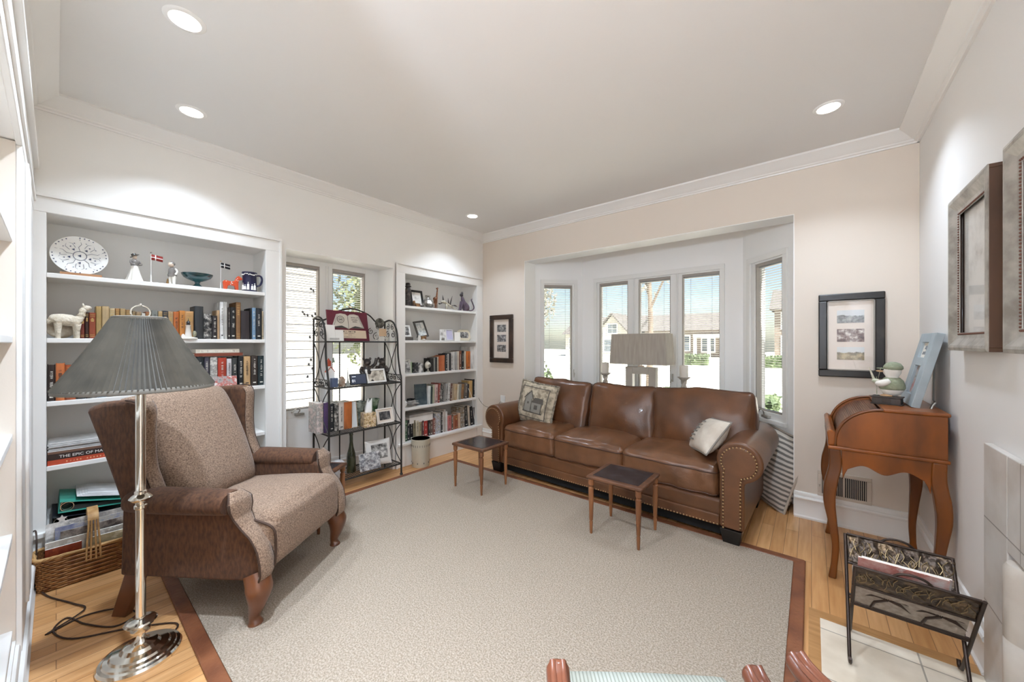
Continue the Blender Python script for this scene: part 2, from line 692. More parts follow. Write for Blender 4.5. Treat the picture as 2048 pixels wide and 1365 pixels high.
# baseboards
BASEP = [(0, 0), (0.026, 0), (0.026, 0.012), (0.02, 0.02), (0.018, 0.024), (0.018, 0.128), (0.024, 0.132), (0.026, 0.142), (0.022, 0.15), (0.012, 0.154), (0.012, 0.172), (0.008, 0.18), (0, 0.183)]


def base(name, p0, p1, label):
    p0, p1 = Vector((p0[0], p0[1], 0)), Vector((p1[0], p1[1], 0))
    a = math.atan2(p1.y - p0.y, p1.x - p0.x)
    b = MB().xf(Matrix.Translation(p0) @ Matrix.Rotation(a, 4, 'Z'))
    b.prism([(-o, z) for o, z in BASEP], 0, (p1 - p0).length, 'x')
    struct(b.build(name, TRIM, smooth=30), label, 'baseboard')


base('baseboard_back', (-0.097, YB), (XR, YB), 'white baseboard on the back wall under the floor vent')
base('baseboard_corner', (XL, YB), (-2.548, YB), 'white baseboard on the back wall between bookcase and sofa')
base('baseboard_right', (XR, YB), (XR, 2.18), 'white baseboard on the right wall behind the writing desk')
base('baseboard_recess', (-3.465, 1.13), (-3.465, 2.09), 'white baseboard in the window recess behind the metal rack')
base('baseboard_near', (-1.05, YD), (XL, YD), 'white baseboard of the near wall at the left edge')
base('baseboard_bay', BL1, BR0, 'white baseboard under the middle bay windows')

# recess back wall
w = MB()
wall_run(w, (-3.465, 1.10), (-3.465, 2.12), 0.06, -0.0, 2.05, [(0.03, 0.99, 0.60, 1.99)])
struct(w.build('wall_recess', BAYP), 'white panel under the recessed windows', 'wall')

# ------------------------------------------------------------ windows
SLAT = mat('blind_slat', '#adadaa', 0.5)
LATCH = mat('window_latch', '#b5b1aa', 0.35, metal=0.7)
FRAME_W = mat('window_frame_paint', '#ebebe9', 0.4)
DARK_EDGE = mat('sash_edge', '#a39c95', 0.5)
wn = [0]


def window(p0, ang, W, lites, label, z0=0.60, z1=1.99, crank=(0,), latch=(), hang=0.66, casing=True, mull=0.0):
    """A fixed frame of casements: local x along the wall, local y outwards, lites = [(x0,x1)] glass spans."""
    wn[0] += 1
    r = thing('window_%d' % wn[0], label, 'window', (p0[0], p0[1], 0), ang)
    r['kind'] = 'structure'
    f = MB()
    if casing:
        f.box(-0.012, W + 0.012, -0.018, 0.0, z1 - 0.036, z1 + 0.012)
        f.box(-0.012, 0.03, -0.018, 0.0, z0 - 0.012, z1 - 0.036)
        f.box(W - 0.03, W + 0.012, -0.018, 0.0, z0 - 0.012, z1 - 0.036)
        f.box(-0.012, W + 0.012, -0.03, 0.0, z0 - 0.02, z0 + 0.012)
    gz0, gz1 = z0 + 0.065, z1 - 0.05
    xs = [0.0] + [x for l in lites for x in l] + [W]
    for i in range(0, len(xs), 2):
        f.box(xs[i], xs[i + 1], 0.0, 0.10, z0, z1)
    for a, c in lites:
        f.box(a, c, 0.0, 0.10, gz1, z1)
        f.box(a, c, 0.0, 0.10, z0, gz0)
        if a != lites[0][0]:
            f.box(a - 0.062, a - 0.05, -0.012, 0, z0, z1 - 0.036)
            f.box(a - 0.04, a - 0.034, -0.008, 0, z0, z1 - 0.036)
    f.build('window_frame', FRAME_W, r, bevel=0.002, seg=1)
    for i, (a, c) in enumerate(lites):
        e = MB()
        t = 0.010
        for q in ((a, a + t, gz0, gz1), (c - t, c, gz0, gz1), (a + t, c - t, gz1 - 0.022, gz1), (a + t, c - t, gz0, gz0 + t)):
            e.box(q[0], q[1], 0.012, 0.06, q[2], q[3])
        e.build('sash', DARK_EDGE, r)
        g = MB()
        g.box(a + 0.006, c - 0.006, 0.028, 0.031, gz0 + 0.004, gz1 - 0.004)
        g.build('glass_pane', CLEAR, r)
        s = MB()
        z = gz0 + 0.02
        tilt = math.radians(14)
        while z < gz1 - 0.03:
            d, h = 0.0105 * math.cos(tilt), 0.0105 * math.sin(tilt)
            y = 0.047
            s.add([(a + 0.014, y - d, z + h), (c - 0.014, y - d, z + h), (c - 0.014, y + d, z - h), (a + 0.014, y + d, z - h)], [(0, 1, 2, 3)])
            z += 0.021
        for q in (0.22, 0.78):
            x = a + (c - a) * q
            s.box(x - 0.0012, x + 0.0012, 0.033, 0.0345, gz0 + 0.01, gz1 - 0.02)
        s.box(a + 0.014, c - 0.014, 0.036, 0.058, gz1 - 0.034, gz1 - 0.022)
        s.build('blind', SLAT, r)
        if i in crank:
            k = MB()
            m = (a + c) / 2
            k.box(m - 0.05, m + 0.02, -0.03, 0.0, z0 + 0.02, z0 + 0.04)
            k.tube(smooth_path([(m - 0.03, -0.02, z0 + 0.035), (m - 0.02, -0.035, z0 + 0.07), (m - 0.045, -0.04, z0 + 0.085), (m - 0.08, -0.035, z0 + 0.06)]), 0.005, 6)
            k.ball((m - 0.08, -0.035, z0 + 0.058), 0.009, 8, 6)
            k.build('crank_handle', LATCH, r, smooth=50)
        if i in latch:
            k = MB()
            x = c + 0.022
            k.box(x - 0.008, x + 0.008, -0.012, 0.0, z0 + 0.25, z0 + 0.33)
            k.tube([(x, -0.015, z0 + 0.29), (x - 0.004, -0.03, z0 + 0.27), (x - 0.012, -0.03, z0 + 0.235)], 0.0045, 6)
            k.build('latch', LATCH, r, smooth=50)
    return r


PA = PI / 2
window((-3.465, 1.13), PA, 0.96, [(0.05, 0.378), (0.49, 0.818)], 'pair of white casement windows with slat blinds behind the metal rack', crank=(0,), casing=False)
window((-2.548 + 0.4 * 0.137, 3.576 + 0.424 * 0.137), math.atan2(0.424, 0.4), 0.731 * LB, [(0.041 * LB, 0.646 * LB)], 'narrow bay window on the left angled wall with garden bush outside', crank=(), latch=(0,))
window((-1.983, 4.0), 0.0, 1.332, [(0.054, 0.397), (0.515, 0.85), (0.962, 1.304)], 'three-light middle bay window behind the table lamp', crank=(), latch=(0, 1))
window((-0.492 + 0.395 * 0.132, 4.0 - 0.424 * 0.132), math.atan2(-0.424, 0.395), 0.731 * LB, [(0.12 * LB, 0.70 * LB)], 'narrow bay window on the right angled wall above the striped cushion', crank=(0,))

# decal of vine leaves stuck on the recess window
lf = MB()
random.seed(3)
for (y, z) in ((1.43, 1.73), (1.45, 1.715), (1.36, 1.52), (1.375, 1.50), (1.40, 1.495), (1.44, 1.49), (1.465, 1.51), (1.42, 1.30), (1.43, 1.10), (1.41, 1.06), (1.44, 1.02), (1.40, 0.95)):
    n = 8
    an = random.uniform(0, 6)
    vs = [(-3.4635, y + 0.013 * math.cos(2 * PI * k / n + an) * (1 if k % 2 else 0.55), z + 0.013 * math.sin(2 * PI * k / n + an)) for k in range(n)]
    lf.add(vs, [tuple(range(n))])
    lf.add([(-3.4632, y - 0.002, z - 0.03), (-3.4632, y + 0.001, z - 0.03), (-3.4632, y + 0.012, z), (-3.4632, y + 0.009, z)], [(0, 1, 2, 3)])
tag(lf.build('leaf_decal', mat('leaf_decal_grey', '#77797a', 0.6), solid=0.0006), 'trail of small grey leaf stickers on the left recess window', 'sticker')

# ------------------------------------------------------------ fireplace
FP = tile_mat('fireplace_tile', '#d3cfca', '#cbc6c0', '#8d8780', 0.31, 0.305, 0.0025, axis='yz', rough=0.35)
fp = thing('fireplace', 'pale stone tiled fireplace surround with rolled opening edge on the right wall', 'fireplace', (0, 0, 0))
b = MB()
b.box(0.497, 0.519, 0.0, 0.90, 0, 0.88)
b.box(0.497, 0.519, 1.96, 2.17, 0, 0.88)
b.box(0.497, 0.519, 0.90, 1.96, 0.565, 0.88)
b.build('facing', FP, fp, bevel=0.003)
ROLL = mat('rolled_stone', '#cfc7bd', 0.3, col2='#b9aea2', nscale=5, bump=0.1, bscale=40)
for y in (0.96, 1.90):
    b = MB()
    b.lathe([(0.058, 0.006), (0.058, 0.14), (0.056, 0.143), (0.056, 0.146), (0.058, 0.149), (0.058, 0.31), (0.056, 0.313), (0.056, 0.316), (0.058, 0.319), (0.058, 0.535), (0.05, 0.55), (0.03, 0.556)], 24, (0.532, y, 0))
    b.build('rolled_edge', ROLL, fp, smooth=40)
b = MB()
b.box(0.95, 0.97, 0.9, 2.0, 0, 0.6)
b.box(0.62, 0.97, 0.88, 0.9, 0, 0.6)
b.box(0.62, 0.97, 2.0, 2.02, 0, 0.6)
b.box(0.62, 0.97, 0.88, 2.02, 0.6, 0.62)
b.box(0.62, 0.97, 0.88, 2.02, -0.02, 0.0)
b.build('firebox', mat('soot_brick', '#2b2623', 0.9), fp)
tag(fp, None, None)

# ------------------------------------------------------------ floor vent, outlet
v = thing('floor_vent', 'beige metal air vent low on the back wall behind the desk', 'vent', (0.17, YB, 0.266))
VM = mat('vent_metal', '#cfc5b8', 0.45, metal=0.2)
b = MB()
b.box(-0.137, 0.137, -0.008, 0, 0.066, 0.092).box(-0.137, 0.137, -0.008, 0, -0.092, -0.066).box(-0.137, -0.112, -0.008, 0, -0.066, 0.066).box(0.112, 0.137, -0.008, 0, -0.066, 0.066)
b.box(-0.003, 0.003, -0.007, 0, -0.066, 0.066)
b.build('frame', VM, v, bevel=0.003)
b = MB()
b.box(-0.112, 0.112, -0.002, -0.0005, -0.066, 0.066)
b.build('duct_back', mat('duct_dark', '#1d1e22', 0.8), v)
b = MB()
for i in range(24):
    x = -0.107 + i * 0.214 / 23
    b.box(x - 0.0016, x + 0.0016, -0.0065, -0.003, -0.066, 0.066)
b.build('slats', VM, v)
b = MB()
b.box(-0.132, -0.122, -0.012, -0.008, -0.03, -0.015).tube([(-0.127, -0.012, -0.02), (-0.127, -0.022, 0.0)], 0.003, 6)
b.build('lever', VM, v)
o = thing('power_outlet', 'white power outlet with a plug on the back wall behind the sofa arm', 'outlet', (-2.87, YB, 0.56))
b = MB()
b.box(-0.036, 0.036, -0.007, 0, -0.058, 0.058)
b.build('plate', WHITE, o, bevel=0.003)
b = MB()
b.box(-0.016, 0.016, -0.035, -0.007, -0.045, -0.01)
b.build('plug', mat('plug_grey', '#d6d3cc', 0.5), o, bevel=0.004)

# ------------------------------------------------------------ recessed ceiling lights, plus four unseen lamps added as fill
LAMP_E = mat('lamp_lens', '#fff6ea', 0.5, emit=9.0)
DL = [(-1.997, 0.333, 'round recessed ceiling light nearest the top left, above the armchair'),
      (-2.757, 0.488, 'round recessed ceiling light close to the left wall, second from the top'),
      (0.074, 2.736, 'round recessed ceiling light near the right wall, above the desk'),
      (-2.748, 2.735, 'small round recessed ceiling light in the far left corner, above the bookcases')]
for x, y, lab, pw in [(DL[0] + (1.8,)), (DL[1] + (1.2,)), (DL[2] + (1.0,)), (DL[3] + (0.9,)), (-1.3, 0.35, None, 3.4), (0.05, 0.45, None, 2.0), (-0.3, -1.0, None, 3.0), (-0.3, -2.2, None, 3.0)]:  # rows without a label are unseen lamps added to brighten the room
    if lab:
        t = thing('ceiling_light', lab, 'light', (x, y, ROOM_H), group='recessed ceiling lights')
        b = MB()
        b.lathe([(0.05, -0.001), (0.052, -0.006), (0.066, -0.004), (0.07, 0.0)], 32)
        b.build('trim_ring', WHITE, t, smooth=40)
        b = MB()
        b.lathe([(0.049, -0.004), (0.03, -0.0045), (0.001, -0.0045)], 32)
        b.build('lens', LAMP_E, t)
    ld = bpy.data.lights.new('downlight', 'AREA')
    ld.shape = 'DISK'
    ld.size = 0.11
    ld.energy = DOWNLIGHT_W * pw
    ld.color = (0.73, 0.85, 1.0)
    ld.spread = math.radians(115)
    lo = bpy.data.objects.new('downlight', ld)
    COL.objects.link(lo)
    lo.location = (x, y, ROOM_H - 0.012)
# ============================================================ built-in bookcases
SHELVES = (0.24, 0.58, 0.93, 1.275, 1.63)


def bookcase(y0, y1, c0, c1, label, right=True, left=True):
    t = thing('bookcase', label, 'bookcase', (XL, (y0 + y1) / 2, 0))
    ym = (y0 + y1) / 2
    b = MB()
    a, c, A, Cc = y0 - ym, y1 - ym, c0 - ym, c1 - ym
    # casing: flat boards with a thin outer back-band
    b.box(0, 0.014, A, a, 0.0, 1.95).box(0, 0.014, c, Cc, 0.0, 1.95).box(0, 0.014, A, Cc, 1.95, 2.032)
    b.box(0, 0.026, A, Cc, 2.032, 2.05)
    if left:
        b.box(0, 0.026, A, A + 0.016, 0, 2.032)
    if right:
        b.box(0, 0.026, Cc - 0.016, Cc, 0, 2.032)
    b.build('casing', TRIM, t, bevel=0.003)
    b = MB()
    b.box(-0.29, -0.27, a - 0.014, c + 0.014, 0.0, 1.965)
    b.box(-0.27, 0, a - 0.015, a, 0, 1.965).box(-0.27, 0, c, c + 0.015, 0, 1.965).box(-0.27, 0.0, a - 0.015, c + 0.015, 1.95, 1.965)
    b.build('carcass', SHELF_BACK, t)
    b = MB()
    b.box(-0.26, 0.008, a + 0.001, c - 0.001, 0.0, 0.215)
    b.build('base_panel', TRIM, t)
    for i, z in enumerate(SHELVES):
        b = MB()
        if i == 0:
            b.box(-0.27, 0.04, a - 0.09, c + (0.075 if right else 0.075), z - 0.025, z)
        else:
            b.box(-0.27, -0.004, a, c, z - 0.026, z)
        b.build('shelf', TRIM, t, bevel=0.003)
    return t


bookcase(-0.033, 0.993, -0.085, 1.10, 'white built-in bookcase behind the armchair, between near corner and window recess', left=False)
bookcase(2.22, 3.25, 2.112, 3.345, 'white built-in bookcase between the window recess and the far corner', right=False)

# third bookcase, in the near wall at the left edge of the view
t = thing('bookcase', 'white built-in bookcase in the near wall, cut by the left edge of the photo', 'bookcase', (-1.72, YD, 0))
b = MB()
for q in ((-1.44, -0.46), (0.45, 0.66)):
    b.box(q[0], q[1], 0, 0.014, 0, 1.95)
for k in range(4):
    x = -0.62 - 0.06 - k * 0.055
    b.box(x, x + 0.03, 0.014, 0.024, 0.24, 1.95)
b.box(-1.47, 0.66, 0, 0.016, 1.95, 2.17).box(-1.47, 0.66, 0, 0.034, 2.17, 2.2).box(-1.47, 0.66, 0, 0.024, 2.0, 2.02)
b.build('casing', TRIM, t, bevel=0.003)
b = MB()
b.box(-0.48, 0.47, -0.31, -0.29, 0.2, 1.97).box(-0.475, -0.46, -0.29, 0, 0.2, 1.96).box(0.45, 0.465, -0.29, 0, 0.2, 1.96)
b.build('carcass', BEIGE_WALL, t)
for z in (0.24, 0.58, 0.93, 1.275, 1.63):
    b = MB()
    b.box(-0.46, 0.45, -0.29, -0.006, z - 0.026, z)
    b.build('shelf', TRIM, t, bevel=0.003)
# ============================================================ outside the windows
LAWN = mat('lawn_grass', '#d6d4c2', 0.9, col2='#e4e2d4', nscale=3, bump=0.3, bscale=30)
ASPH = mat('street_asphalt', '#cfcdca', 0.9, col2='#c2c0bd', nscale=8)
CONC = mat('pale_concrete', '#dedad2', 0.85)
g = MB()
g.box(-60, 40, 4.2, 20.0, -0.75, -0.6)
g.box(-45, -3.6, -8, 4.2, -0.75, -0.6)
struct(g.build('ground', LAWN), 'front lawn outside the bay window', 'lawn')
g = MB()
g.box(-60, 40, 20.0, 27.0, -0.8, -0.66)
struct(g.build('street', ASPH), 'pale street beyond the front lawn', 'street')
g = MB()
g.box(-60, 40, 27.0, 90, -0.75, -0.6)
struct(g.build('ground', LAWN), 'lawn across the street', 'lawn')
g = MB()
g.box(-60, 40, 16.8, 18.2, -0.6, -0.57)
struct(g.build('path', CONC), 'concrete sidewalk along the street', 'sidewalk')

random.seed(11)


def leaf_cloud(b, c, r, n, s, shell=0.55):
    for _ in range(n):
        d = Vector((random.gauss(0, 1), random.gauss(0, 1), random.gauss(0, 1))).normalized()
        q = shell + (1 - shell) * random.random()
        p = Vector((c[0] + d.x * r[0] * q, c[1] + d.y * r[1] * q, c[2] + d.z * r[2] * q))
        a = Vector((random.uniform(-1, 1), random.uniform(-1, 1), random.uniform(-1, 1))).normalized()
        e = a.orthogonal().normalized()
        k = s * random.uniform(0.6, 1.3)
        b.add([p - a * k, p + e * k * 0.45, p + a * k, p - e * k * 0.45], [(0, 1, 2, 3)])


BARK = mat('tree_bark', '#7b6c5d', 0.9, col2='#5d5045', nscale=10, stretch=(1, 1, 0.2))


def tree(label, loc, h, crown_r, n, s, leaf, th=0.16, cat='tree', name='garden_tree'):
    t = thing(name, label, cat, loc)
    b = MB()
    b.tube(smooth_path([(0, 0, 0), (0.05, 0.02, h * 0.3), (-0.03, 0.05, h * 0.6), (0.04, 0, h * 0.95)], 4), [th * (1 - 0.8 * i / 12) for i in range(13)], 8)
    for k in range(7):
        a = k * 2.4
        z = h * (0.35 + 0.07 * k)
        b.tube([(0, 0, z), (math.cos(a) * crown_r[0] * 0.4, math.sin(a) * crown_r[1] * 0.4, z + h * 0.15), (math.cos(a) * crown_r[0] * 0.75, math.sin(a) * crown_r[1] * 0.75, z + h * 0.22)], [th * 0.4, th * 0.25, th * 0.08], 6)
    b.build('trunk', BARK, t, smooth=60)
    b = MB()
    leaf_cloud(b, (0, 0, h * 0.72), crown_r, n, s, 0.35)
    b.build('foliage', leaf, t)
    return t


LF1 = mat('leaf_yellow_green', '#7f8a5c', 0.7, col2='#5c6b44', nscale=2)
LF2 = mat('leaf_mid_green', '#5c6c4a', 0.7, col2='#3c4c30', nscale=3)
LF3 = mat('leaf_pale', '#8f8d80', 0.7, col2='#6b6b5e', nscale=2)
tree('leafy yellow-green tree outside the right-hand recess window', (-6.9, 4.3, -0.6), 3.6, (1.1, 1.1, 1.5), 2600, 0.07, LF1)
t = thing('garden_bush', 'green bush outside the left angled bay window', 'bush', (-3.75, 5.0, -0.6))
b = MB()
leaf_cloud(b, (0, 0, 0.85), (0.55, 0.5, 0.85), 2600, 0.05, 0.5)
b.build('foliage', LF2, t)
b = MB()
for k in range(5):
    b.tube([(0, 0, 0), (0.2 * math.cos(k * 1.3), 0.2 * math.sin(k * 1.3), 0.9)], 0.012, 5)
b.build('stems', BARK, t)
tree('tall pale tree on the far lawn, left of the middle bay window', (-24.5, 33.0, -0.6), 9.0, (3.4, 3.0, 3.8), 2600, 0.24, LF3, 0.25)
tree('broad pale tree behind the left angled bay window', (-13.0, 11.2, -0.6), 5.6, (3.2, 2.6, 2.9), 4200, 0.15, LF3, 0.22)
tree('slim street tree seen through the right pane of the middle bay window', (-4.7, 13.9, -0.6), 8.6, (1.5, 1.5, 2.6), 500, 0.16, LF3, 0.13)
tree('tall tree standing in front of the brick house, seen through the right angled bay window', (2.6, 35.5, -0.6), 10.5, (3.0, 2.6, 3.6), 1200, 0.18, LF3, 0.2)

for (x0, x1, y, h, lab) in ((-14.2, -6.5, 33.5, 0.9, 'clipped hedge before the timbered house across the street'), (-5.0, 5.5, 33.0, 0.9, 'clipped hedge before the brick house across the street'), (-3.4, -0.6, 10.6, 0.55, 'low hedge by the sidewalk beyond the middle bay window')):
    b = MB()
    random.seed(int(x0 * 10))
    for _ in range(1500):
        p = Vector((random.uniform(x0, x1), y + random.choice((-0.35, 0.35, 0)) + random.uniform(-0.1, 0.1), -0.6 + h * math.sqrt(random.random())))
        a = Vector((random.uniform(-1, 1), random.uniform(-1, 1), random.uniform(-1, 1))).normalized() * 0.11
        e = a.orthogonal().normalized() * 0.06
        b.add([p - a, p + e, p + a, p - e], [(0, 1, 2, 3)])
    b.box(x0 + 0.05, x1 - 0.05, y - 0.3, y + 0.3, -0.6, -0.66 + h)
    tag(b.build('hedge', LF2), lab, 'hedge')

BRICK = tile_mat('house_brick', '#71655c', '#63574e', '#8f8880', 0.24, 0.085, 0.012, axis='xz', offset=0.5)
STUC = mat('house_stucco', '#b3afa7', 0.9)
ROOF = mat('roof_shingle', '#5f5c5a', 0.9, col2='#4f4c4a', nscale=6)
DKW = mat('house_window_glass', '#5d666e', 0.15)
SIDE = tile_mat('white_lap_siding', '#d9d7d3', '#d3d1cd', '#2a2a2a', 30.0, 0.117, 0.007, axis='yz')


def house(x0, x1, y, depth, zw, roof_h, wallm, label, gable_x=None, porch=None, wins=()):
    """street house facing us (-y); gable_x = (xa, xb, rise) front cross gable"""
    t = thing('house', label, 'house', ((x0 + x1) / 2, y, -0.6))
    cx = (x0 + x1) / 2
    b = MB()
    b.box(x0 - cx, x1 - cx, 0, depth, 0, zw)
    if gable_x:
        a, c, rise = gable_x
        b.prism([(a - cx, 0), (c - cx, 0), (c - cx, zw), ((a + c) / 2 - cx, zw + rise), (a - cx, zw)], -0.6, depth / 2, 'y')
    b.build('wall', wallm, t)
    b = MB()
    b.prism([(-0.5, zw - 0.1), (depth + 0.5, zw - 0.1), (depth / 2, zw + roof_h)], x0 - cx - 0.4, x1 - cx + 0.4, 'x')
    if gable_x:
        a, c, rise = gable_x
        m = (a + c) / 2 - cx
        for s0, s1 in (((a - cx - 0.3, zw - 0.25), (m, zw + rise + 0.12)), ((c - cx + 0.3, zw - 0.25), (m, zw + rise + 0.12))):
            b.prism([s0, s1, (s1[0], s1[1] + 0.2), (s0[0], s0[1] + 0.2)], -0.95, depth / 2, 'y')
    b.build('roof', ROOF, t)
    for (wx, wz, ww, wh, dy) in wins:
        b = MB()
        yy = -dy
        b.box(wx - cx - ww / 2 - 0.1, wx - cx + ww / 2 + 0.1, yy - 0.06, yy + 0.02, wz - wh / 2 - 0.1, wz + wh / 2 + 0.1)
        f = b.build('window', WHITE, t)
        b = MB()
        for k in (0, 1):
            for q in (0, 1):
                xa = wx - cx - ww / 2 + k * ww / 2 + 0.02
                za = wz - wh / 2 + q * wh / 2 + 0.02
                b.box(xa, xa + ww / 2 - 0.04, yy - 0.08, yy - 0.05, za, za + wh / 2 - 0.04)
        b.build('pane', DKW, f)
    if porch:
        b = MB()
        a, c = porch[0] - cx, porch[1] - cx
        b.box(a, c, -2.2, 0, 2.4, 2.7)
        for k in range(4):
            x = a + 0.15 + (c - a - 0.3) * k / 3
            b.box(x - 0.13, x + 0.13, -2.1, -1.84, 0, 2.4)
        b.box(a, c, -2.2, 0, 0, 0.35)
        b.build('porch', WHITE, t)
    return t


house(-26.5, -16.8, 44.5, 8, 3.1, 2.3, STUC, 'pale gabled house across the street seen through the left middle bay pane', (-21.5, -17.4, 2.2), None, [(-19.4, 3.6, 1.2, 1.1, 0.6), (-19.4, 1.5, 2.2, 1.5, 0.6), (-23.0, 1.7, 1.3, 1.5, 0), (-25.2, 1.7, 1.3, 1.5, 0)])
house(-15.4, -5.0, 44.0, 8, 3.3, 2.0, BRICK, 'brick house with white porch seen through the right middle bay pane', None, (-9.6, -5.4), [(-14.0, 1.8, 1.5, 1.6, 0), (-11.2, 1.8, 1.5, 1.6, 0), (-8.6, 1.6, 1.2, 1.4, 0), (-6.6, 1.6, 1.2, 1.4, 0)])
house(-2.8, 9.0, 44.0, 8, 5.2, 2.2, BRICK, 'brick house with white sash windows seen through the right angled bay window', None, None, [(-1.6, 4.0, 1.2, 1.5, 0), (0.6, 4.0, 1.2, 1.5, 0), (-1.6, 1.6, 1.2, 1.7, 0), (0.6, 1.6, 1.2, 1.7, 0), (4.2, 4.0, 1.2, 1.5, 0), (2.6, 1.6, 1.2, 1.7, 0)])
t = thing('house', 'white clapboard side of the neighbouring house outside the left recess window', 'house', (-5.6, -0.4, -0.6))
b = MB()
b.box(-6, 0, -5, 2.85, 0, 6.0)
b.build('wall', SIDE, t)
b = MB()
b.box(-6.3, 0.35, -5.3, 3.1, 6.0, 6.2)
b.build('roof', ROOF, t)
b = MB()
b.box(-0.02, 0.025, 2.76, 2.87, 0, 6.0)
b.build('corner_board', WHITE, t)
# ============================================================ upholstery helpers
def fbm(p, s, seed=0.0):
    return noise.fractal(Vector((p[0] * s + seed, p[1] * s - seed, p[2] * s + seed * 0.5)), 1.0, 2.0, 3)


def puff_box(b, w, d, h, r, top=0.02, front=0.012, side=None, n=18, wr=0.0, ws=7.0, seed=0.0, M=None, wstretch=(1, 1, 1)):
    """A filled cushion: rounded box w x d x h with crowned faces and soft wrinkles; returns its displacement function."""
    hw = (w / 2, d / 2, h / 2)
    side = front if side is None else side

    def disp(P):
        c = Vector([max(-(hw[i] - r), min(hw[i] - r, P[i])) for i in range(3)])
        nrm = P - c
        nrm = nrm.normalized() if nrm.length > 1e-9 else Vector((0, 0, 1))
        S = c + nrm * r
        fx, fy, fz = 1 - (P[0] / hw[0]) ** 2, 1 - (P[1] / hw[1]) ** 2, 1 - (P[2] / hw[2]) ** 2
        S.z += math.copysign(top, P[2]) * (fx ** 0.6 if fx > 0 else 0) * (fy ** 0.6 if fy > 0 else 0) * min(1, abs(P[2] / hw[2]) ** 2)
        S.y += math.copysign(front, P[1]) * max(fx, 0) * max(fz, 0) * (abs(P[1] / hw[1]) ** 2)
        S.x += math.copysign(side, P[0]) * max(fy, 0) * max(fz, 0) * (abs(P[0] / hw[0]) ** 2)
        if wr:
            k = fbm((P[0] * wstretch[0], P[1] * wstretch[1], P[2] * wstretch[2]), ws, seed)
            S += nrm * (wr * k)
        return S if M is None else M @ S
    ks = [math.sin(PI / 2 * (-1 + 2 * i / n)) * 0.35 + (-1 + 2 * i / n) * 0.65 for i in range(n + 1)]
    for ax in range(3):
        for sg in (-1, 1):
            vs, fs = [], []
            for i in range(n + 1):
                for j in range(n + 1):
                    p = [0, 0, 0]
                    p[ax] = sg * hw[ax]
                    p[(ax + 1) % 3] = ks[i] * hw[(ax + 1) % 3]
                    p[(ax + 2) % 3] = ks[j] * hw[(ax + 2) % 3]
                    vs.append(disp(Vector(p)))
            for i in range(n):
                for j in range(n):
                    f = (i * (n + 1) + j, (i + 1) * (n + 1) + j, (i + 1) * (n + 1) + j + 1, i * (n + 1) + j + 1)
                    fs.append(f if sg > 0 else f[::-1])
            b.add(vs, fs)
    return disp, hw


def ring_path(hw, r, plane, level, m=10):
    """rounded rectangle on the cushion's box, in plane 'xy' (z=level) or 'xz' (y=level)"""
    A, Bq = (hw[0], hw[1]) if plane == 'xy' else (hw[0], hw[2])
    pts = []
    q = r * 0.3
    for (sx, sy, a0) in ((1, 1, 0), (-1, 1, 90), (-1, -1, 180), (1, -1, 270)):
        for k in range(4):
            a = math.radians(a0 + 90 * k / 3)
            pts.append((sx * (A - q) + q * math.cos(a), sy * (Bq - q) + q * math.sin(a)))
    out = []
    for i in range(len(pts)):
        p0, p1 = pts[i], pts[(i + 1) % len(pts)]
        L = math.hypot(p1[0] - p0[0], p1[1] - p0[1])
        k = max(1, int(L / 0.03))
        for j in range(k):
            t = j / k
            x, y = p0[0] + (p1[0] - p0[0]) * t, p0[1] + (p1[1] - p0[1]) * t
            out.append(Vector((x, y, level)) if plane == 'xy' else Vector((x, level, y)))
    return out


def throw_pillow(b, w, h, t, n=22, pinch=0.05, wr=0.004, seed=0.0):
    """soft knife-edge pillow in the local xz plane, thickness along y"""
    def fn(u, v, s):
        x, z = 2 * u - 1, 2 * v - 1
        e = max(0.0, (1 - abs(x) ** 2.4) * (1 - abs(z) ** 2.4)) ** 0.55
        kx = 1 - pinch * (1 - abs(z) ** 2) * 0.9 + 0.0
        kz = 1 - pinch * (1 - abs(x) ** 2) * 0.9
        y = s * t / 2 * e + wr * fbm((x, s, z), 2.2, seed) * e
        return (x * w / 2 * kx, y, z * h / 2 * kz)
    b.grid(lambda u, v: fn(u, v, -1), n, n)
    b.grid(lambda u, v: fn(1 - u, v, 1), n, n)

    def edge(m=80):
        out = []
        for i in range(m):
            s = i / m * 4
            k, f = int(s), s - int(s)
            u, v = ((f, 0), (1, f), (1 - f, 1), (0, 1 - f))[k]
            out.append(fn(u, v, -1))
        return out
    return edge()


# ============================================================ leather sofa
LEA = mat('brown_leather', '#6f4629', 0.34, col2='#53341f', nscale=5, detail=7, ramp=(0.34, 0.66), coat=0.12, bump=0.22, bscale=90, bdist=0.003, spec=0.55)
LEA_SEAT = mat('brown_leather_worn', '#785034', 0.32, col2='#5c3c26', nscale=5, detail=7, ramp=(0.34, 0.66), coat=0.15, bump=0.2, bscale=90, bdist=0.003, spec=0.55)
WELT = mat('dark_leather_welt', '#4a2f20', 0.45)
NAIL = mat('brass_nailhead', '#b79a72', 0.3, metal=0.9)
FOOTB = mat('black_wood', '#15110f', 0.35)

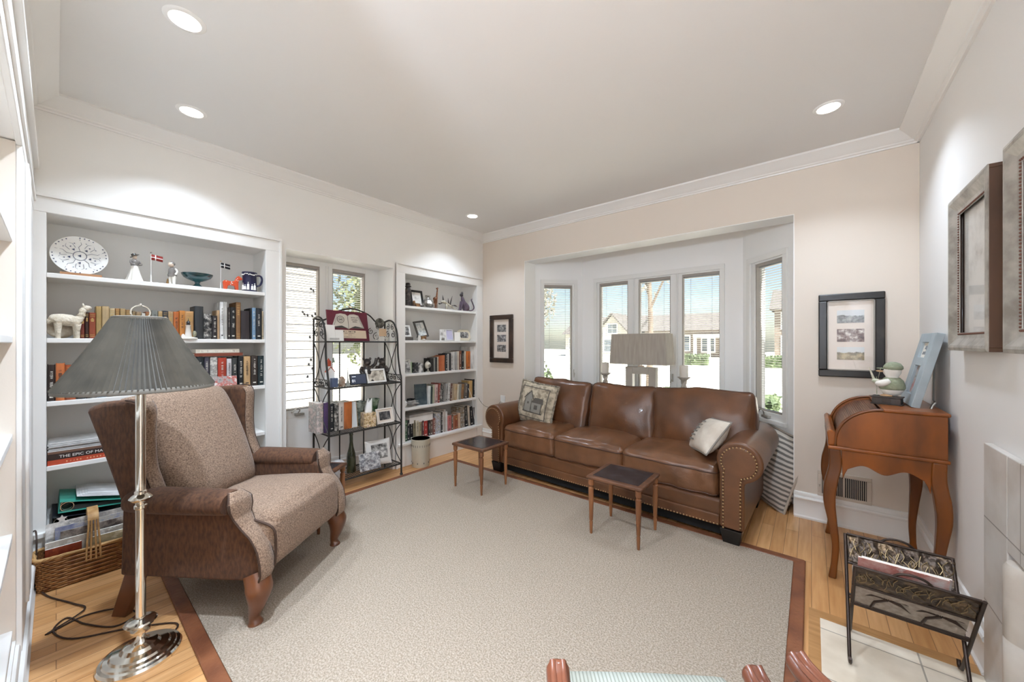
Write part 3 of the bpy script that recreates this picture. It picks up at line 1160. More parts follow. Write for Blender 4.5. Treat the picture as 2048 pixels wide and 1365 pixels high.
sofa = thing('leather_sofa', 'long brown leather three-seat sofa with rolled nailhead arms before the bay window', 'sofa', (-1.375, 2.64, 0), math.radians(-2))
DEP = 0.83
b = MB()
b.box(-0.935, 0.935, 0.03, DEP - 0.02, 0.095, 0.262)
b.box(-0.935, 0.935, DEP - 0.17, DEP - 0.02, 0.262, 0.76)
b.build('frame', LEA, sofa, bevel=0.02, seg=3)
b = MB()
b.box(-0.93, 0.93, 0.06, DEP - 0.05, 0.03, 0.097)
b.build('under_shade', mat('black_under_shade', '#121110', 0.9), sofa)  # black slab added to stand for the shadow under the sofa
b = MB()
b.box(-0.925, 0.925, 0.012, 0.03, 0.10, 0.168)
b.build('front_rail', LEA, sofa, bevel=0.008, seg=3)
b = MB()
for i in range(92):
    x = -0.915 + 1.83 * i / 91
    b.ball((x, 0.011, 0.108), (0.0055, 0.003, 0.0055), 6, 4)
b.build('nailheads', NAIL, sofa, smooth=60)
for s in (-1, 1):
    cx, cz, r = 1.033, 0.518, 0.125
    ol = [(0.925, 0.10), (0.925, 0.44)] + [(cx + r * math.cos(math.radians(a)), cz + r * math.sin(math.radians(a))) for a in range(200, -61, -12)] + [(1.06, 0.39), (1.06, 0.10)]
    ol = [(s * x, z) for x, z in ol]
    b = MB()
    b.prism(ol, 0.012, DEP, 'y')
    arm = b.build('arm', LEA, sofa, smooth=35, bevel=0.012, seg=3)
    c2, r2 = cx, r - 0.03
    il = [(0.95, 0.108), (0.95, 0.42), (0.955, 0.47)] + [(c2 + r2 * math.cos(math.radians(a)), cz + r2 * math.sin(math.radians(a))) for a in range(192, -51, -12)] + [(1.048, 0.425), (1.043, 0.39), (1.043, 0.108)]
    b = MB()
    b.prism([(s * x, z) for x, z in il], -0.006, 0.02, 'y')
    b.build('arm_panel', LEA, arm, smooth=35, bevel=0.006)
    b = MB()
    path = [Vector((s * x, 0, z)) for x, z in il]
    acc = []
    for i in range(len(path) - 1):
        L = (path[i + 1] - path[i]).length
        k = max(1, round(L / 0.021))
        acc += [path[i].lerp(path[i + 1], j / k) for j in range(k)]
    for p in acc:
        b.ball((p.x * 0.994 + s * 0.006, -0.008, p.z), (0.0055, 0.003, 0.0055), 6, 4)
    b.build('nailheads', NAIL, arm, smooth=60)
    for y in (0.05, DEP - 0.06):
        b = MB()
        m = Matrix.Translation((s * 0.99, y, 0))
        b.xf(m)
        b.add([(-0.042, -0.042, 0), (0.042, -0.042, 0), (0.042, 0.042, 0), (-0.042, 0.042, 0), (-0.06, -0.055, 0.1), (0.06, -0.055, 0.1), (0.06, 0.055, 0.1), (-0.06, 0.055, 0.1)],
              [(0, 3, 2, 1), (4, 5, 6, 7), (0, 1, 5, 4), (1, 2, 6, 5), (2, 3, 7, 6), (3, 0, 4, 7)])
        b.build('foot', FOOTB, sofa, bevel=0.004)
for i, (x0, x1) in enumerate(((-0.925, -0.347), (-0.343, 0.268), (0.272, 0.915))):
    b = MB()
    M = Matrix.Translation(((x0 + x1) / 2, 0.335, 0.358))
    dp, hw = puff_box(b, x1 - x0, 0.62, 0.195, 0.035, top=0.045, front=0.014, n=28, wr=0.010, ws=6, seed=i * 3.3, M=M, wstretch=(1.6, 0.8, 1))
    c = b.build('seat_cushion', LEA_SEAT, sofa, fix=True, smooth=60)
    for lv in (0.062, -0.088):
        b = MB()
        b.tube([dp(p) for p in ring_path(hw, 0.035, 'xy', lv)], 0.0055, 6, closed=True)
        b.build('piping', WELT, c, smooth=60)
for i, (cx, w, h, top, sd) in enumerate(((-0.61, 0.68, 0.47, 0.86, 1.0), (0.06, 0.60, 0.46, 0.86, 5.0), (0.70, 0.72, 0.475, 0.875, 9.0))):
    b = MB()
    M = Matrix.Translation((cx, 0.545, top - h / 2 * 0.97)) @ Matrix.Rotation(math.radians(-15), 4, 'X') @ Matrix.Rotation(math.radians((2, -1, -3)[i]), 4, 'Y')
    dp, hw = puff_box(b, w, 0.17, h, 0.04, top=0.006, front=0.05, side=0.008, n=30, wr=0.017, ws=4.2, seed=sd, M=M, wstretch=(1.0, 1.0, 0.8))
    c = b.build('back_cushion', LEA, sofa, fix=True, smooth=60)
    b = MB()
    b.tube([dp(p) for p in ring_path(hw, 0.04, 'xz', -0.062)], 0.0055, 6, closed=True)
    b.build('piping', WELT, c, smooth=60)

# throw pillows on the sofa
TAP = mat('tapestry_beige', '#c4b8a2', 0.9, col2='#8f8574', nscale=26, ramp=(0.42, 0.6), bump=0.3, bscale=160, bdist=0.003)
TAPD = mat('tapestry_dark', '#5b5650', 0.9, bump=0.3, bscale=160, bdist=0.003)
TAPG = mat('tapestry_grey_house', '#8d8a82', 0.9, bump=0.3, bscale=160)
tp = thing('throw_pillow', 'square tapestry pillow with birdhouse picture leaning in the left corner of the sofa', 'pillow', (-2.11, 2.985, 0.655), math.radians(-2), rx=math.radians(-13), ry=math.radians(6))
b = MB()
eg = throw_pillow(b, 0.44, 0.40, 0.15, wr=0.01, seed=2.0)
b.build('cover', TAP, tp, fix=True, smooth=60)
b = MB()
b.tube(eg, 0.011, 6, closed=True)
b.build('fringe', mat('tapestry_fringe', '#a49a88', 0.9, col2='#55504a', nscale=60), tp, smooth=60)


def on_pillow(x, z, w, h, t, off):
    X, Z = x / (w / 2), z / (h / 2)
    e = max(0.0, (1 - abs(X) ** 2.4) * (1 - abs(Z) ** 2.4)) ** 0.55
    return (x, -t / 2 * e - off, z)


def pillow_patch(b, poly, w, h, t, off=0.006, n=8):
    """a drawn shape laid over the pillow's curve: quad given by four corners, finely split"""
    p = [Vector((q[0], q[1])) for q in poly]
    b.grid(lambda u, v: on_pillow(*((p[0].lerp(p[1], u)).lerp(p[3].lerp(p[2], u), v)), w, h, t, off), n, n)


b = MB()
for q in ([(-0.165, -0.15), (0.165, -0.15), (0.165, -0.142), (-0.165, -0.142)], [(-0.165, 0.142), (0.165, 0.142), (0.165, 0.15), (-0.165, 0.15)], [(-0.165, -0.15), (-0.157, -0.15), (-0.157, 0.15), (-0.165, 0.15)], [(0.157, -0.15), (0.165, -0.15), (0.165, 0.15), (0.157, 0.15)],
          [(-0.09, 0.03), (-0.03, 0.10), (-0.03, 0.115), (-0.105, 0.03)], [(-0.03, 0.10), (0.01, 0.03), (0.025, 0.03), (-0.03, 0.115)], [(0.0, 0.0), (0.03, 0.05), (0.12, 0.05), (0.13, 0.0)],
          [(-0.085, -0.09), (-0.079, -0.09), (-0.079, 0.035), (-0.085, 0.035)], [(-0.002, -0.09), (0.004, -0.09), (0.004, 0.035), (-0.002, 0.035)], [(-0.095, -0.1), (0.13, -0.1), (0.13, -0.09), (-0.095, -0.09)], [(-0.05, -0.02), (-0.03, -0.02), (-0.03, 0.0), (-0.05, 0.0)], [(0.04, -0.06), (0.075, -0.06), (0.075, -0.02), (0.04, -0.02)], [(0.11, -0.09), (0.118, -0.09), (0.118, 0.0), (0.11, 0.0)]):
    pillow_patch(b, q, 0.44, 0.40, 0.15, 0.010)
b.build('birdhouse_outline', TAPD, tp, smooth=60)
b = MB()
for q in ([(-0.082, -0.09), (0.0, -0.09), (0.0, 0.05), (-0.082, 0.05)], [(0.004, -0.09), (0.115, -0.09), (0.115, 0.0), (0.004, 0.0)], [(-0.075, 0.05), (-0.005, 0.05), (-0.03, 0.095), (-0.04, 0.095)]):
    pillow_patch(b, q, 0.44, 0.40, 0.15, 0.007)
b.build('birdhouse_picture', TAPG, tp, smooth=60)

tp = thing('throw_pillow', 'small cream and grey striped pillow leaning on the right sofa arm', 'pillow', (-0.555, 2.86, 0.605), math.radians(-58), rx=math.radians(-38), ry=math.radians(-6))
b = MB()
eg = throw_pillow(b, 0.33, 0.27, 0.14, wr=0.008, seed=6.0)
b.build('cover', mat('cream_linen', '#d8cfc2', 0.85, col2='#c7bcae', nscale=12, bump=0.25, bscale=120), tp, fix=True, smooth=60)
b = MB()
b.tube(eg, 0.006, 6, closed=True)
b.build('piping', mat('grey_linen_piping', '#8c857c', 0.8), tp, smooth=60)
b = MB()
for k in range(6):
    z0 = -0.09 + k * 0.03
    pillow_patch(b, [(-0.10, z0), (0.00, z0), (0.00, z0 + 0.012), (-0.10, z0 + 0.012)], 0.33, 0.27, 0.14, 0.007)
b.build('stripe_band', mat('grey_stripe', '#7f7a72', 0.85), tp, smooth=60)

# big striped floor cushion in the bay, right of the sofa
fc = thing('floor_cushion', 'large grey and cream striped cushion on the floor between sofa arm and bay wall', 'cushion', (-0.232, 3.575, 0.275), math.radians(-54), rx=math.radians(-17), ry=math.radians(5))
STR = bpy.data.materials.new('striped_cotton')
STR.use_nodes = True
_n = STR.node_tree
_tc = _n.nodes.new('ShaderNodeTexCoord')
_w = _n.nodes.new('ShaderNodeTexWave')
_w.wave_type = 'BANDS'
_w.bands_direction = 'Z'
_w.inputs['Scale'].default_value = 9.0
_w.inputs['Distortion'].default_value = 1.6
_w.inputs['Detail'].default_value = 2
_r = _n.nodes.new('ShaderNodeValToRGB')
_r.color_ramp.elements[0].position = 0.3
_r.color_ramp.elements[1].position = 0.6
_r.color_ramp.elements[0].color = lin('#77726c')
_r.color_ramp.elements[1].color = lin('#cfc8be')
_n.links.new(_tc.outputs['Object'], _w.inputs[0])
_n.links.new(_w.outputs['Fac'], _r.inputs[0])
_n.links.new(_r.outputs[0], _n.nodes['Principled BSDF'].inputs['Base Color'])
_n.nodes['Principled BSDF'].inputs['Roughness'].default_value = 0.9
b = MB()
eg = throw_pillow(b, 0.52, 0.58, 0.24, wr=0.02, seed=12.0)
b.build('cover', STR, fc, fix=True, smooth=60)
b = MB()
b.tube(eg, 0.009, 6, closed=True)
b.build('piping', mat('cream_cotton_edge', '#b9aea0', 0.9), fc, smooth=60)

# ============================================================ rug
RUG = mat('beige_loop_pile', '#b3a494', 0.95, col2='#8f816f', nscale=150, detail=2, ramp=(0.35, 0.62), bump=0.9, bscale=150, bdist=0.006)
RUGB = mat('brown_leather_binding', '#8a5638', 0.45, col2='#6d402a', nscale=7, bump=0.2, bscale=60)
rg = thing('area_rug', 'large beige loop pile rug with brown leather border covering the floor', 'rug', (-1.49, 1.53, 0))
rx0, rx1, ry0, ry1 = -1.49, 1.465, -1.18, 1.15
b = MB()
bw = 0.055
b.box(rx0 + bw, rx1 - bw, ry0 + bw, ry1 - bw, 0.0, 0.013)
b.build('pile', RUG, rg)


def border(name, poly):
    b = MB()
    b.prism(poly, 0.0, 0.015, 'z')
    b.build(name, RUGB, rg, bevel=0.006, seg=3)


border('binding', [(rx0, ry0), (rx1, ry0), (rx1 - bw, ry0 + bw), (rx0 + bw, ry0 + bw)])
border('binding', [(rx1, ry0), (rx1, ry1), (rx1 - bw, ry1 - bw), (rx1 - bw, ry0 + bw)])
border('binding', [(rx0, ry1), (rx1, ry1), (rx1 - bw, ry1 - bw), (rx0 + bw, ry1 - bw)])
border('binding', [(rx0, ry0), (rx0, ry1), (rx0 + bw, ry1 - bw), (rx0 + bw, ry0 + bw)])
# ============================================================ wing armchair
TWEED_LIT = mat('lit_brown_tweed', '#a08670', 0.9, col2='#604a3a', nscale=170, detail=3, ramp=(0.3, 0.7), bump=0.5, bscale=150, bdist=0.004, sheen=0.12)  # light on the inner faces put into the tweed's colour
TWEED_SHADE = mat('shaded_brown_tweed', '#5e3d26', 0.9, col2='#412818', nscale=90, detail=3, stretch=(1, 1, 0.35), ramp=(0.35, 0.7), bump=0.4, bscale=120, bdist=0.004, sheen=0.05)  # same tweed, darkened for the shade on the outer sides
MAHO = mat('carved_mahogany', '#7a4a2c', 0.28, col2='#56311d', nscale=5, stretch=(1, 1, 0.25), coat=0.3)
PIPE = mat('tweed_piping', '#3f2a1d', 0.8)
ch = thing('wing_armchair', 'brown tweed wing armchair with wooden cabriole legs beside the standing lamp', 'armchair', (-2.384, 0.612, 0), math.radians(35))

HW = 0.335
side = [(-0.275, 0.20), (0.37, 0.20), (0.395, 0.235), (0.393, 0.285), (0.38, 0.345), (0.35, 0.40), (0.30, 0.45), (0.283, 0.485), (0.285, 0.515), (0.265, 0.53), (-0.19, 0.53), (-0.265, 0.50)]
wing = [(-0.265, 0.475), (-0.32, 0.62), (-0.385, 0.78), (-0.452, 0.93), (-0.448, 0.955), (-0.37, 0.98), (-0.25, 0.99), (-0.2, 0.98), (-0.18, 0.945), (-0.18, 0.88), (-0.182, 0.78), (-0.172, 0.68), (-0.142, 0.60), (-0.118, 0.545), (-0.125, 0.52), (-0.22, 0.48)]
for s in (-1, 1):
    b = MB()
    ya, yb = (HW - 0.075, HW) if s > 0 else (-HW, -HW + 0.075)
    b.prism(side, ya, yb, 'y')
    b.build('side_panel', TWEED_SHADE, ch, bevel=0.012, seg=3, smooth=40)
    # arm: fat roll, rounded at the back, flat scroll at the front
    b = MB()
    yc = s * (HW - 0.012)
    prof = [(0.0, -0.235), (0.04, -0.23), (0.062, -0.2), (0.066, -0.1), (0.066, 0.05), (0.064, 0.16), (0.063, 0.235), (0.058, 0.25), (0.0, 0.252)]
    b.lathe(prof, 20, (0, yc, 0.543), 'x', 1.12, 0.82)
    arm = b.build('arm', TWEED_SHADE, ch, smooth=50)
    # scroll-shaped facing down the front edge
    b = MB()
    cen = [(0.257, 0.592), (0.283, 0.555), (0.287, 0.52), (0.29, 0.485), (0.313, 0.445), (0.355, 0.40), (0.385, 0.345), (0.399, 0.285), (0.401, 0.235), (0.39, 0.21)]
    wd = [0.03, 0.062, 0.062, 0.05, 0.042, 0.04, 0.04, 0.042, 0.042, 0.04]

    def face(u, v):
        i = u * (len(cen) - 1)
        k = min(int(i), len(cen) - 2)
        f = i - k
        x, z = cen[k][0] + (cen[k + 1][0] - cen[k][0]) * f, cen[k][1] + (cen[k + 1][1] - cen[k][1]) * f
        w = wd[k] + (wd[k + 1] - wd[k]) * f
        q = 2 * v - 1
        return (x + 0.012 * (1 - q * q), yc - s * 0.014 * (i / 9) + q * w, z)
    b.grid(face, 46, 9)
    b.build('arm_facing', TWEED_LIT, ch, smooth=60, solid=0.012)
    b = MB()
    for q in (0.0, 1.0):
        b.tube([Vector(face(u / 40, q)) + Vector((0.004, 0, 0)) for u in range(41)], 0.0045, 6)
    b.build('piping', PIPE, arm, smooth=60)
    # wing
    b = MB()
    ya, yb = (HW - 0.075, HW - 0.005) if s > 0 else (-HW + 0.005, -HW + 0.075)
    b.prism(wing, ya, yb, 'y')
    wg = b.build('wing', TWEED_SHADE, ch, bevel=0.022, seg=4, smooth=40)
    b = MB()
    fr = wing[7:14]
    sp = smooth_path([(p[0], 0, p[1]) for p in fr], 5)
    b.grid(lambda u, v: (sp[round(u * (len(sp) - 1))][0] + 0.004 + 0.012 * (1 - (2 * v - 1) ** 2), s * (HW - 0.04) + (2 * v - 1) * 0.030, sp[round(u * (len(sp) - 1))][2]), len(sp), 7)
    b.build('wing_facing', TWEED_LIT, wg, smooth=60, solid=0.006)
    b = MB()
    b.tube(smooth_path([(p[0] - (0 if i > 2 else 0), s * (HW - 0.004), p[1]) for i, p in enumerate(wing[6:14])], 4), 0.0045, 6)
    b.build('piping', PIPE, wg, smooth=60)

b = MB()
b.box(-0.255, 0.33, -HW + 0.07, HW - 0.07, 0.205, 0.33)
b.build('base', TWEED_SHADE, ch, bevel=0.01)
# back cushion, leaning, narrower at the bottom, rounded over the top
b = MB()


def back_fn(u, v, s):
    z = v
    x, q = 2 * u - 1, 2 * v - 1
    w = 0.245 + 0.02 * math.sin(v * PI / 2)
    e = max(0.0, (1 - abs(x) ** 5) * (1 - abs(q) ** 8)) ** 0.5
    t = (0.10 if s > 0 else 0.045) * e
    base_x, base_z = -0.115, 0.42
    top_x, top_z = -0.355, 0.985
    cx, cz = base_x + (top_x - base_x) * v, base_z + (top_z - base_z) * v
    cz += 0.018 * (1 - x * x) * v ** 6
    dx, dz = 0.92, 0.39
    bul = 1.0 + 0.25 * math.sin(v * PI) - 0.15 * v
    return (cx + s * t * dx * bul, x * w, cz + s * t * dz * bul)


b.grid(lambda u, v: back_fn(u, v, 1), 26, 30)
b.grid(lambda u, v: back_fn(1 - u, v, -1), 26, 30)
b.build('back_cushion', TWEED_LIT, ch, fix=True, smooth=70)
b = MB()
b.prism([(-0.265, 0.33), (-0.448, 0.93), (-0.38, 0.955), (-0.2, 0.33)], -HW + 0.07, HW - 0.07, 'y')
b.build('back_frame', TWEED_SHADE, ch, bevel=0.02, seg=3)
# seat: T-cushion running over the front into the foot-rest panel
b = MB()
M = Matrix.Translation((0.13, 0, 0.392)) @ Matrix.Rotation(math.radians(-3), 4, 'Y')
dp, hw = puff_box(b, 0.56, 2 * HW - 0.13, 0.13, 0.045, top=0.03, front=0.012, n=24, wr=0.004, ws=5, seed=4.0, M=M)
seat = b.build('seat_cushion', TWEED_LIT, ch, fix=True, smooth=70)
b = MB()
M = Matrix.Translation((0.33, 0, 0.335))
puff_box(b, 0.165, 2 * HW - 0.10, 0.235, 0.05, top=0.008, front=0.012, n=20, wr=0.003, ws=5, seed=8.0, M=M)
b.build('footrest_panel', TWEED_LIT, ch, fix=True, smooth=70)
b = MB()
b.tube(smooth_path([(0.26, -HW + 0.06, 0.45), (0.34, -HW + 0.05, 0.445), (0.41, -HW + 0.055, 0.41), (0.418, -HW + 0.06, 0.33), (0.413, -HW + 0.06, 0.24)], 6), 0.005, 6)
b.build('piping', PIPE, seat, smooth=60)

for s in (-1, 1):
    b = MB()
    b.tube(smooth_path([(0.35, s * 0.305, 0.225), (0.372, s * 0.318, 0.17), (0.366, s * 0.32, 0.105), (0.352, s * 0.32, 0.05), (0.356, s * 0.32, 0.018), (0.36, s * 0.32, 0.0)], 5),
           [0.052 + 0.0 * i for i in range(5)] + [0.054, 0.052, 0.049, 0.045, 0.041, 0.037, 0.033, 0.030, 0.027, 0.025, 0.023, 0.022, 0.022, 0.023, 0.026, 0.029, 0.031, 0.031, 0.030, 0.029, 0.028], 16)
    b.build('leg', MAHO, ch, smooth=60)
    b = MB()
    b.prism([(-0.27, 0.205), (-0.18, 0.205), (-0.27, 0.0), (-0.34, 0.0)], s * 0.295 - 0.024, s * 0.31 + 0.024, 'y')
    b.build('leg', MAHO, ch, bevel=0.004)

# ============================================================ three nesting tables
TOPW = mat('walnut_table_edge', '#6e4a34', 0.3, col2='#4d3122', nscale=6, stretch=(1, 5, 1))
TOPB = mat('black_leather_inset', '#2a2628', 0.16, col2='#4c4444', nscale=14, detail=6, ramp=(0.5, 0.75), bump=0.12, bscale=40, bdist=0.002)
LEGW = mat('turned_walnut_leg', '#96643f', 0.3, col2='#6f452a', nscale=8, stretch=(1, 1, 0.2))


def side_table(loc, rz, label):
    t = thing('side_table', label, 'table', loc, rz, 'matching small side tables')
    b = MB()
    b.box(-0.1825, 0.1825, -0.1725, 0.1725, 0.352, 0.374)
    top = b.build('table_top', TOPW, t, bevel=0.009, seg=3)
    b = MB()
    b.box(-0.15, 0.15, -0.14, 0.14, 0.3742, 0.3752)
    b.build('leather_inset', TOPB, top)
    for sx in (-1, 1):
        for sy in (-1, 1):
            b = MB()
            b.lathe([(0.0085, 0.0), (0.010, 0.03), (0.0115, 0.075), (0.0095, 0.08), (0.0095, 0.084), (0.0125, 0.088), (0.0155, 0.2), (0.0175, 0.285), (0.0175, 0.297), (0.012, 0.302), (0.012, 0.308), (0.0175, 0.315), (0.0185, 0.352)], 14, (sx * 0.155, sy * 0.152, 0))
            b.build('leg', LEGW, t, smooth=35)
    return t


side_table((-0.958, 2.342, 0.013), 0, 'small walnut side table with black leather top before the right half of the sofa')
side_table((-2.232, 2.322, 0.013), 0, 'small walnut side table with black leather top by the left end of the sofa')
side_table((-2.69, 1.10, 0.0), math.radians(36), 'small walnut side table partly hidden behind the far arm of the armchair')

# ============================================================ standing lamp
SHADE = mat('pleated_grey_silk', '#544d41', 0.8, col2='#3c372d', nscale=8, sheen=0.1)
TRIMG = mat('shade_trim', '#6b665d', 0.7)
lp = thing('floor_lamp', 'nickel floor lamp with wide pleated grey shade in front of the armchair', 'lamp', (-2.075, 0.212, 0))
b = MB()
b.lathe([(0.123, 0.0), (0.124, 0.012), (0.118, 0.02), (0.108, 0.023), (0.104, 0.028), (0.09, 0.031), (0.084, 0.038), (0.06, 0.044), (0.05, 0.055), (0.03, 0.06), (0.022, 0.066), (0.014, 0.08), (0.013, 0.095), (0.022, 0.1), (0.03, 0.105), (0.03, 0.112), (0.02, 0.118), (0.016, 0.125), (0.046, 0.135), (0.05, 0.142), (0.046, 0.147), (0.02, 0.152), (0.014, 0.156)], 40)
b.build('base', CHROME, lp, smooth=30)
LT = Matrix.Rotation(math.radians(-1.0), 4, Vector((0.1, 1.0, 0)))
b = MB().xf(LT)
b.lathe([(0.0155, 0.15), (0.0155, 0.585), (0.02, 0.59), (0.02, 0.6), (0.016, 0.604), (0.016, 0.612), (0.03, 0.622), (0.036, 0.63), (0.028, 0.64), (0.019, 0.646), (0.019, 0.656), (0.0155, 0.66), (0.0155, 1.085), (0.02, 1.09), (0.02, 1.1)], 20)
b.lathe([(0.006, 1.1), (0.006, 1.345)], 8)
b.build('pole', CHROME, lp, smooth=30)
b = MB().xf(LT)
NP = 96


def shade_fn(u, v):
    a = 2 * PI * u
    k = abs(((u * NP) % 1) - 0.5) * 2
    z = 1.075 + 0.27 * v
    rr = 0.225 + (0.081 - 0.225) * v + 0.012 * math.sin(v * PI) * -0.4
    rr += (0.0085 * (0.4 + 0.6 * (1 - v))) * (k - 0.5) * 2 + 0.0012 * math.sin(a * 37)
    return (rr * math.cos(a), rr * math.sin(a), z)


b.grid(shade_fn, NP * 2, 8, cu=True)
b.build('lamp_shade', SHADE, lp, solid=0.0012)
b = MB().xf(LT)
b.lathe([(0.226, 1.06), (0.231, 1.062), (0.231, 1.07), (0.226, 1.078), (0.221, 1.078), (0.222, 1.06)], 64)
b.build('shade_trim', TRIMG, lp, smooth=50)
b = MB().xf(LT)
b.lathe([(0.079, 1.34), (0.083, 1.342), (0.083, 1.352), (0.079, 1.354), (0.073, 1.352), (0.074, 1.34)], 40)
b.build('shade_trim', TRIMG, lp, smooth=50)
b = MB().xf(LT)
b.tube([(0, 0.028 * math.cos(2 * PI * k / 24), 1.372 + 0.028 * math.sin(2 * PI * k / 24)) for k in range(24)], 0.003, 8, closed=True)
b.ball((0, 0, 1.402), 0.006, 10, 6)
for k in range(3):
    a = 2 * PI * k / 3
    b.tube([(0, 0, 1.342), (0.078 * math.cos(a), 0.078 * math.sin(a), 1.346)], 0.002, 6)
b.build('finial_ring', CHROME, lp, smooth=60)
b = MB()
b.tube(smooth_path([(-0.03, 0.1, 0.012), (-0.12, 0.12, 0.005), (-0.24, -0.02, 0.005), (-0.34, -0.17, 0.005), (-0.47, -0.22, 0.005), (-0.54, -0.18, 0.005), (-0.42, -0.13, 0.005), (-0.30, -0.05, 0.005), (-0.33, 0.02, 0.005), (-0.43, -0.02, 0.009), (-0.50, -0.13, 0.005), (-0.46, -0.24, 0.005), (-0.55, -0.13, 0.009), (-0.66, -0.16, 0.005), (-0.83, -0.235, 0.005), (-0.95, -0.268, 0.02), (-0.985, -0.275, 0.1), (-1.0, -0.275, 0.24), (-1.06, -0.28, 0.27), (-1.10, -0.29, 0.255)], 7), 0.0035, 6)
b.build('power_cord', mat('brown_cord', '#3b2a20', 0.6), lp, smooth=60)
# ============================================================ roll-top writing desk
DESKW = mat('desk_mahogany', '#96500f', 0.36, col2='#5e2f06', nscale=3.2, stretch=(2.5, 2.5, 0.8), detail=5, ramp=(0.3, 0.72), coat=0.1)
DESKL = mat('desk_leg_mahogany', '#82460f', 0.34, col2='#572c07', nscale=6, stretch=(1, 1, 0.3), coat=0.1)
TAMB = mat('tambour_slats', '#7d5238', 0.35, col2='#5d3a26', nscale=30, stretch=(1, 0.1, 1))
METAL_D = mat('dull_pewter', '#8d8a85', 0.35, metal=0.8)
dk = thing('writing_desk', 'small mahogany roll-top writing desk on curved legs in the right corner', 'desk', (0.29, 2.90, 0))
hy = 0.31
prof = [(-0.185, 0.705), (0.2, 0.705), (0.2, 0.905), (-0.005, 0.905)] + [(-0.005 + 0.182 * math.cos(math.radians(a)), 0.728 + 0.177 * math.sin(math.radians(a))) for a in range(96, 181, 7)]
for s in (-1, 1):
    b = MB()
    b.prism(prof, s * hy, s * (hy - 0.018), 'y')
    sp_ = b.build('side_panel', DESKW, dk, bevel=0.002)
    b = MB()
    b.tube([(-0.005 + 0.187 * math.cos(math.radians(a)), s * (hy - 0.008), 0.728 + 0.184 * math.sin(math.radians(a))) for a in range(90, 181, 5)] + [(-0.194, s * (hy - 0.008), 0.706)], 0.008, 8)
    b.build('edge_moulding', DESKL, sp_, smooth=60)
b = MB()
n = 30
for i in range(n):
    a = math.radians(92 + 88 * i / (n - 1))
    c = (-0.005 + 0.168 * math.cos(a), 0, 0.728 + 0.164 * math.sin(a))
    b.xf(Matrix.Translation(c) @ Matrix.Rotation(-a + PI / 2, 4, 'Y'))
    b.box(-0.004, 0.004, -hy + 0.018, hy - 0.018, -0.004, 0.003)
b.xf(None)
b.build('tambour', TAMB, dk, bevel=0.0015, seg=1)
b = MB()
b.box(-0.012, 0.208, -hy - 0.012, hy + 0.012, 0.905, 0.922)
b.build('desk_top', DESKW, dk, bevel=0.006, seg=3)
b = MB()
b.box(0.188, 0.2, -hy + 0.018, hy - 0.018, 0.705, 0.905)
b.build('back_panel', DESKL, dk)
b = MB()
b.box(-0.222, 0.206, -hy - 0.014, hy + 0.014, 0.688, 0.706)
b.build('writing_rail', DESKW, dk, bevel=0.006, seg=3)
b = MB()
b.prism([(-0.222, 0.706), (-0.195, 0.706), (-0.19, 0.775), (-0.213, 0.79), (-0.226, 0.775), (-0.222, 0.74)], -hy, hy, 'y')
b.build('drawer_front', DESKW, dk, bevel=0.006)


def scallop(L, n=32, base=0.588, amp=0.035):
    """lower edge of an apron from -L to L: drops at the ends, a shallow double curve between"""
    out = []
    for i in range(n + 1):
        x = -L + 2 * L * i / n
        q = abs(x) / L
        z = base + amp * (0.5 - 0.5 * math.cos(q * 2 * PI)) * (1 - 0.25 * q) - (0.055 * max(0, (q - 0.86) / 0.14) ** 1.5)
        out.append((x, z))
    return out


for s in (-1, 1):
    b = MB()
    sc_ = scallop(0.155)
    b.prism([(0.16, 0.688), (-0.16, 0.688)] + [(x, z) for x, z in sc_], s * (hy - 0.004), s * (hy - 0.022), 'y')
    b.xf(None)
    o = b.build('side_apron', DESKW, dk, bevel=0.003)
    o.location = (-0.008, 0, 0)
b = MB()
b.prism([(0.27, 0.688), (-0.27, 0.688)] + scallop(0.265), -0.202, -0.186, 'x')
b.build('front_apron', DESKW, dk, bevel=0.003)


def sab_leg(x, y, dx, dy, m):
    """cabriole leg: flares out at the knee, sweeps in, then out at the foot"""
    t = Vector((dx, dy, 0))
    pts = [Vector((x, y, 0.69)), Vector((x, y, 0.60)) - t * 0.004, Vector((x, y, 0.50)) + t * 0.022, Vector((x, y, 0.41)) + t * 0.03, Vector((x, y, 0.30)) + t * 0.012, Vector((x, y, 0.18)) - t * 0.006, Vector((x, y, 0.07)) + t * 0.002, Vector((x, y, 0.0)) + t * 0.014]
    rs0 = [0.030, 0.032, 0.034, 0.031, 0.024, 0.019, 0.017, 0.021]
    sp = smooth_path(pts, 5)
    rr = []
    for i in range(len(sp)):
        f = i / 5
        k = min(int(f), 6)
        rr.append(rs0[k] + (rs0[k + 1] - rs0[k]) * (f - k))
    b = MB()
    n4 = 4
    vs, fs = [], []
    for p, r in zip(sp, rr):
        for (qx, qy) in ((-1, -1), (1, -1), (1, 1), (-1, 1)):
            vs.append((p[0] + qx * r * 0.8, p[1] + qy * r * 0.8, p[2]))
    m_ = len(sp)
    for i in range(m_ - 1):
        for k in range(4):
            k2 = (k + 1) % 4
            fs.append((i * 4 + k2, i * 4 + k, (i + 1) * 4 + k, (i + 1) * 4 + k2))
    fs += [(0, 1, 2, 3), ((m_ - 1) * 4 + 3, (m_ - 1) * 4 + 2, (m_ - 1) * 4 + 1, (m_ - 1) * 4)]
    b.add(vs, fs)
    return b.build('leg', DESKL, dk, smooth=50, bevel=0.007, seg=3, fix=True)


for (x, y, dx, dy) in ((-0.195, -hy + 0.02, -0.7, -0.3), (-0.195, hy - 0.02, -0.7, 0.3), (0.175, -hy + 0.02, 0.45, -0.3), (0.175, hy - 0.02, 0.45, 0.3)):
    sab_leg(x, y, dx, dy, 0)

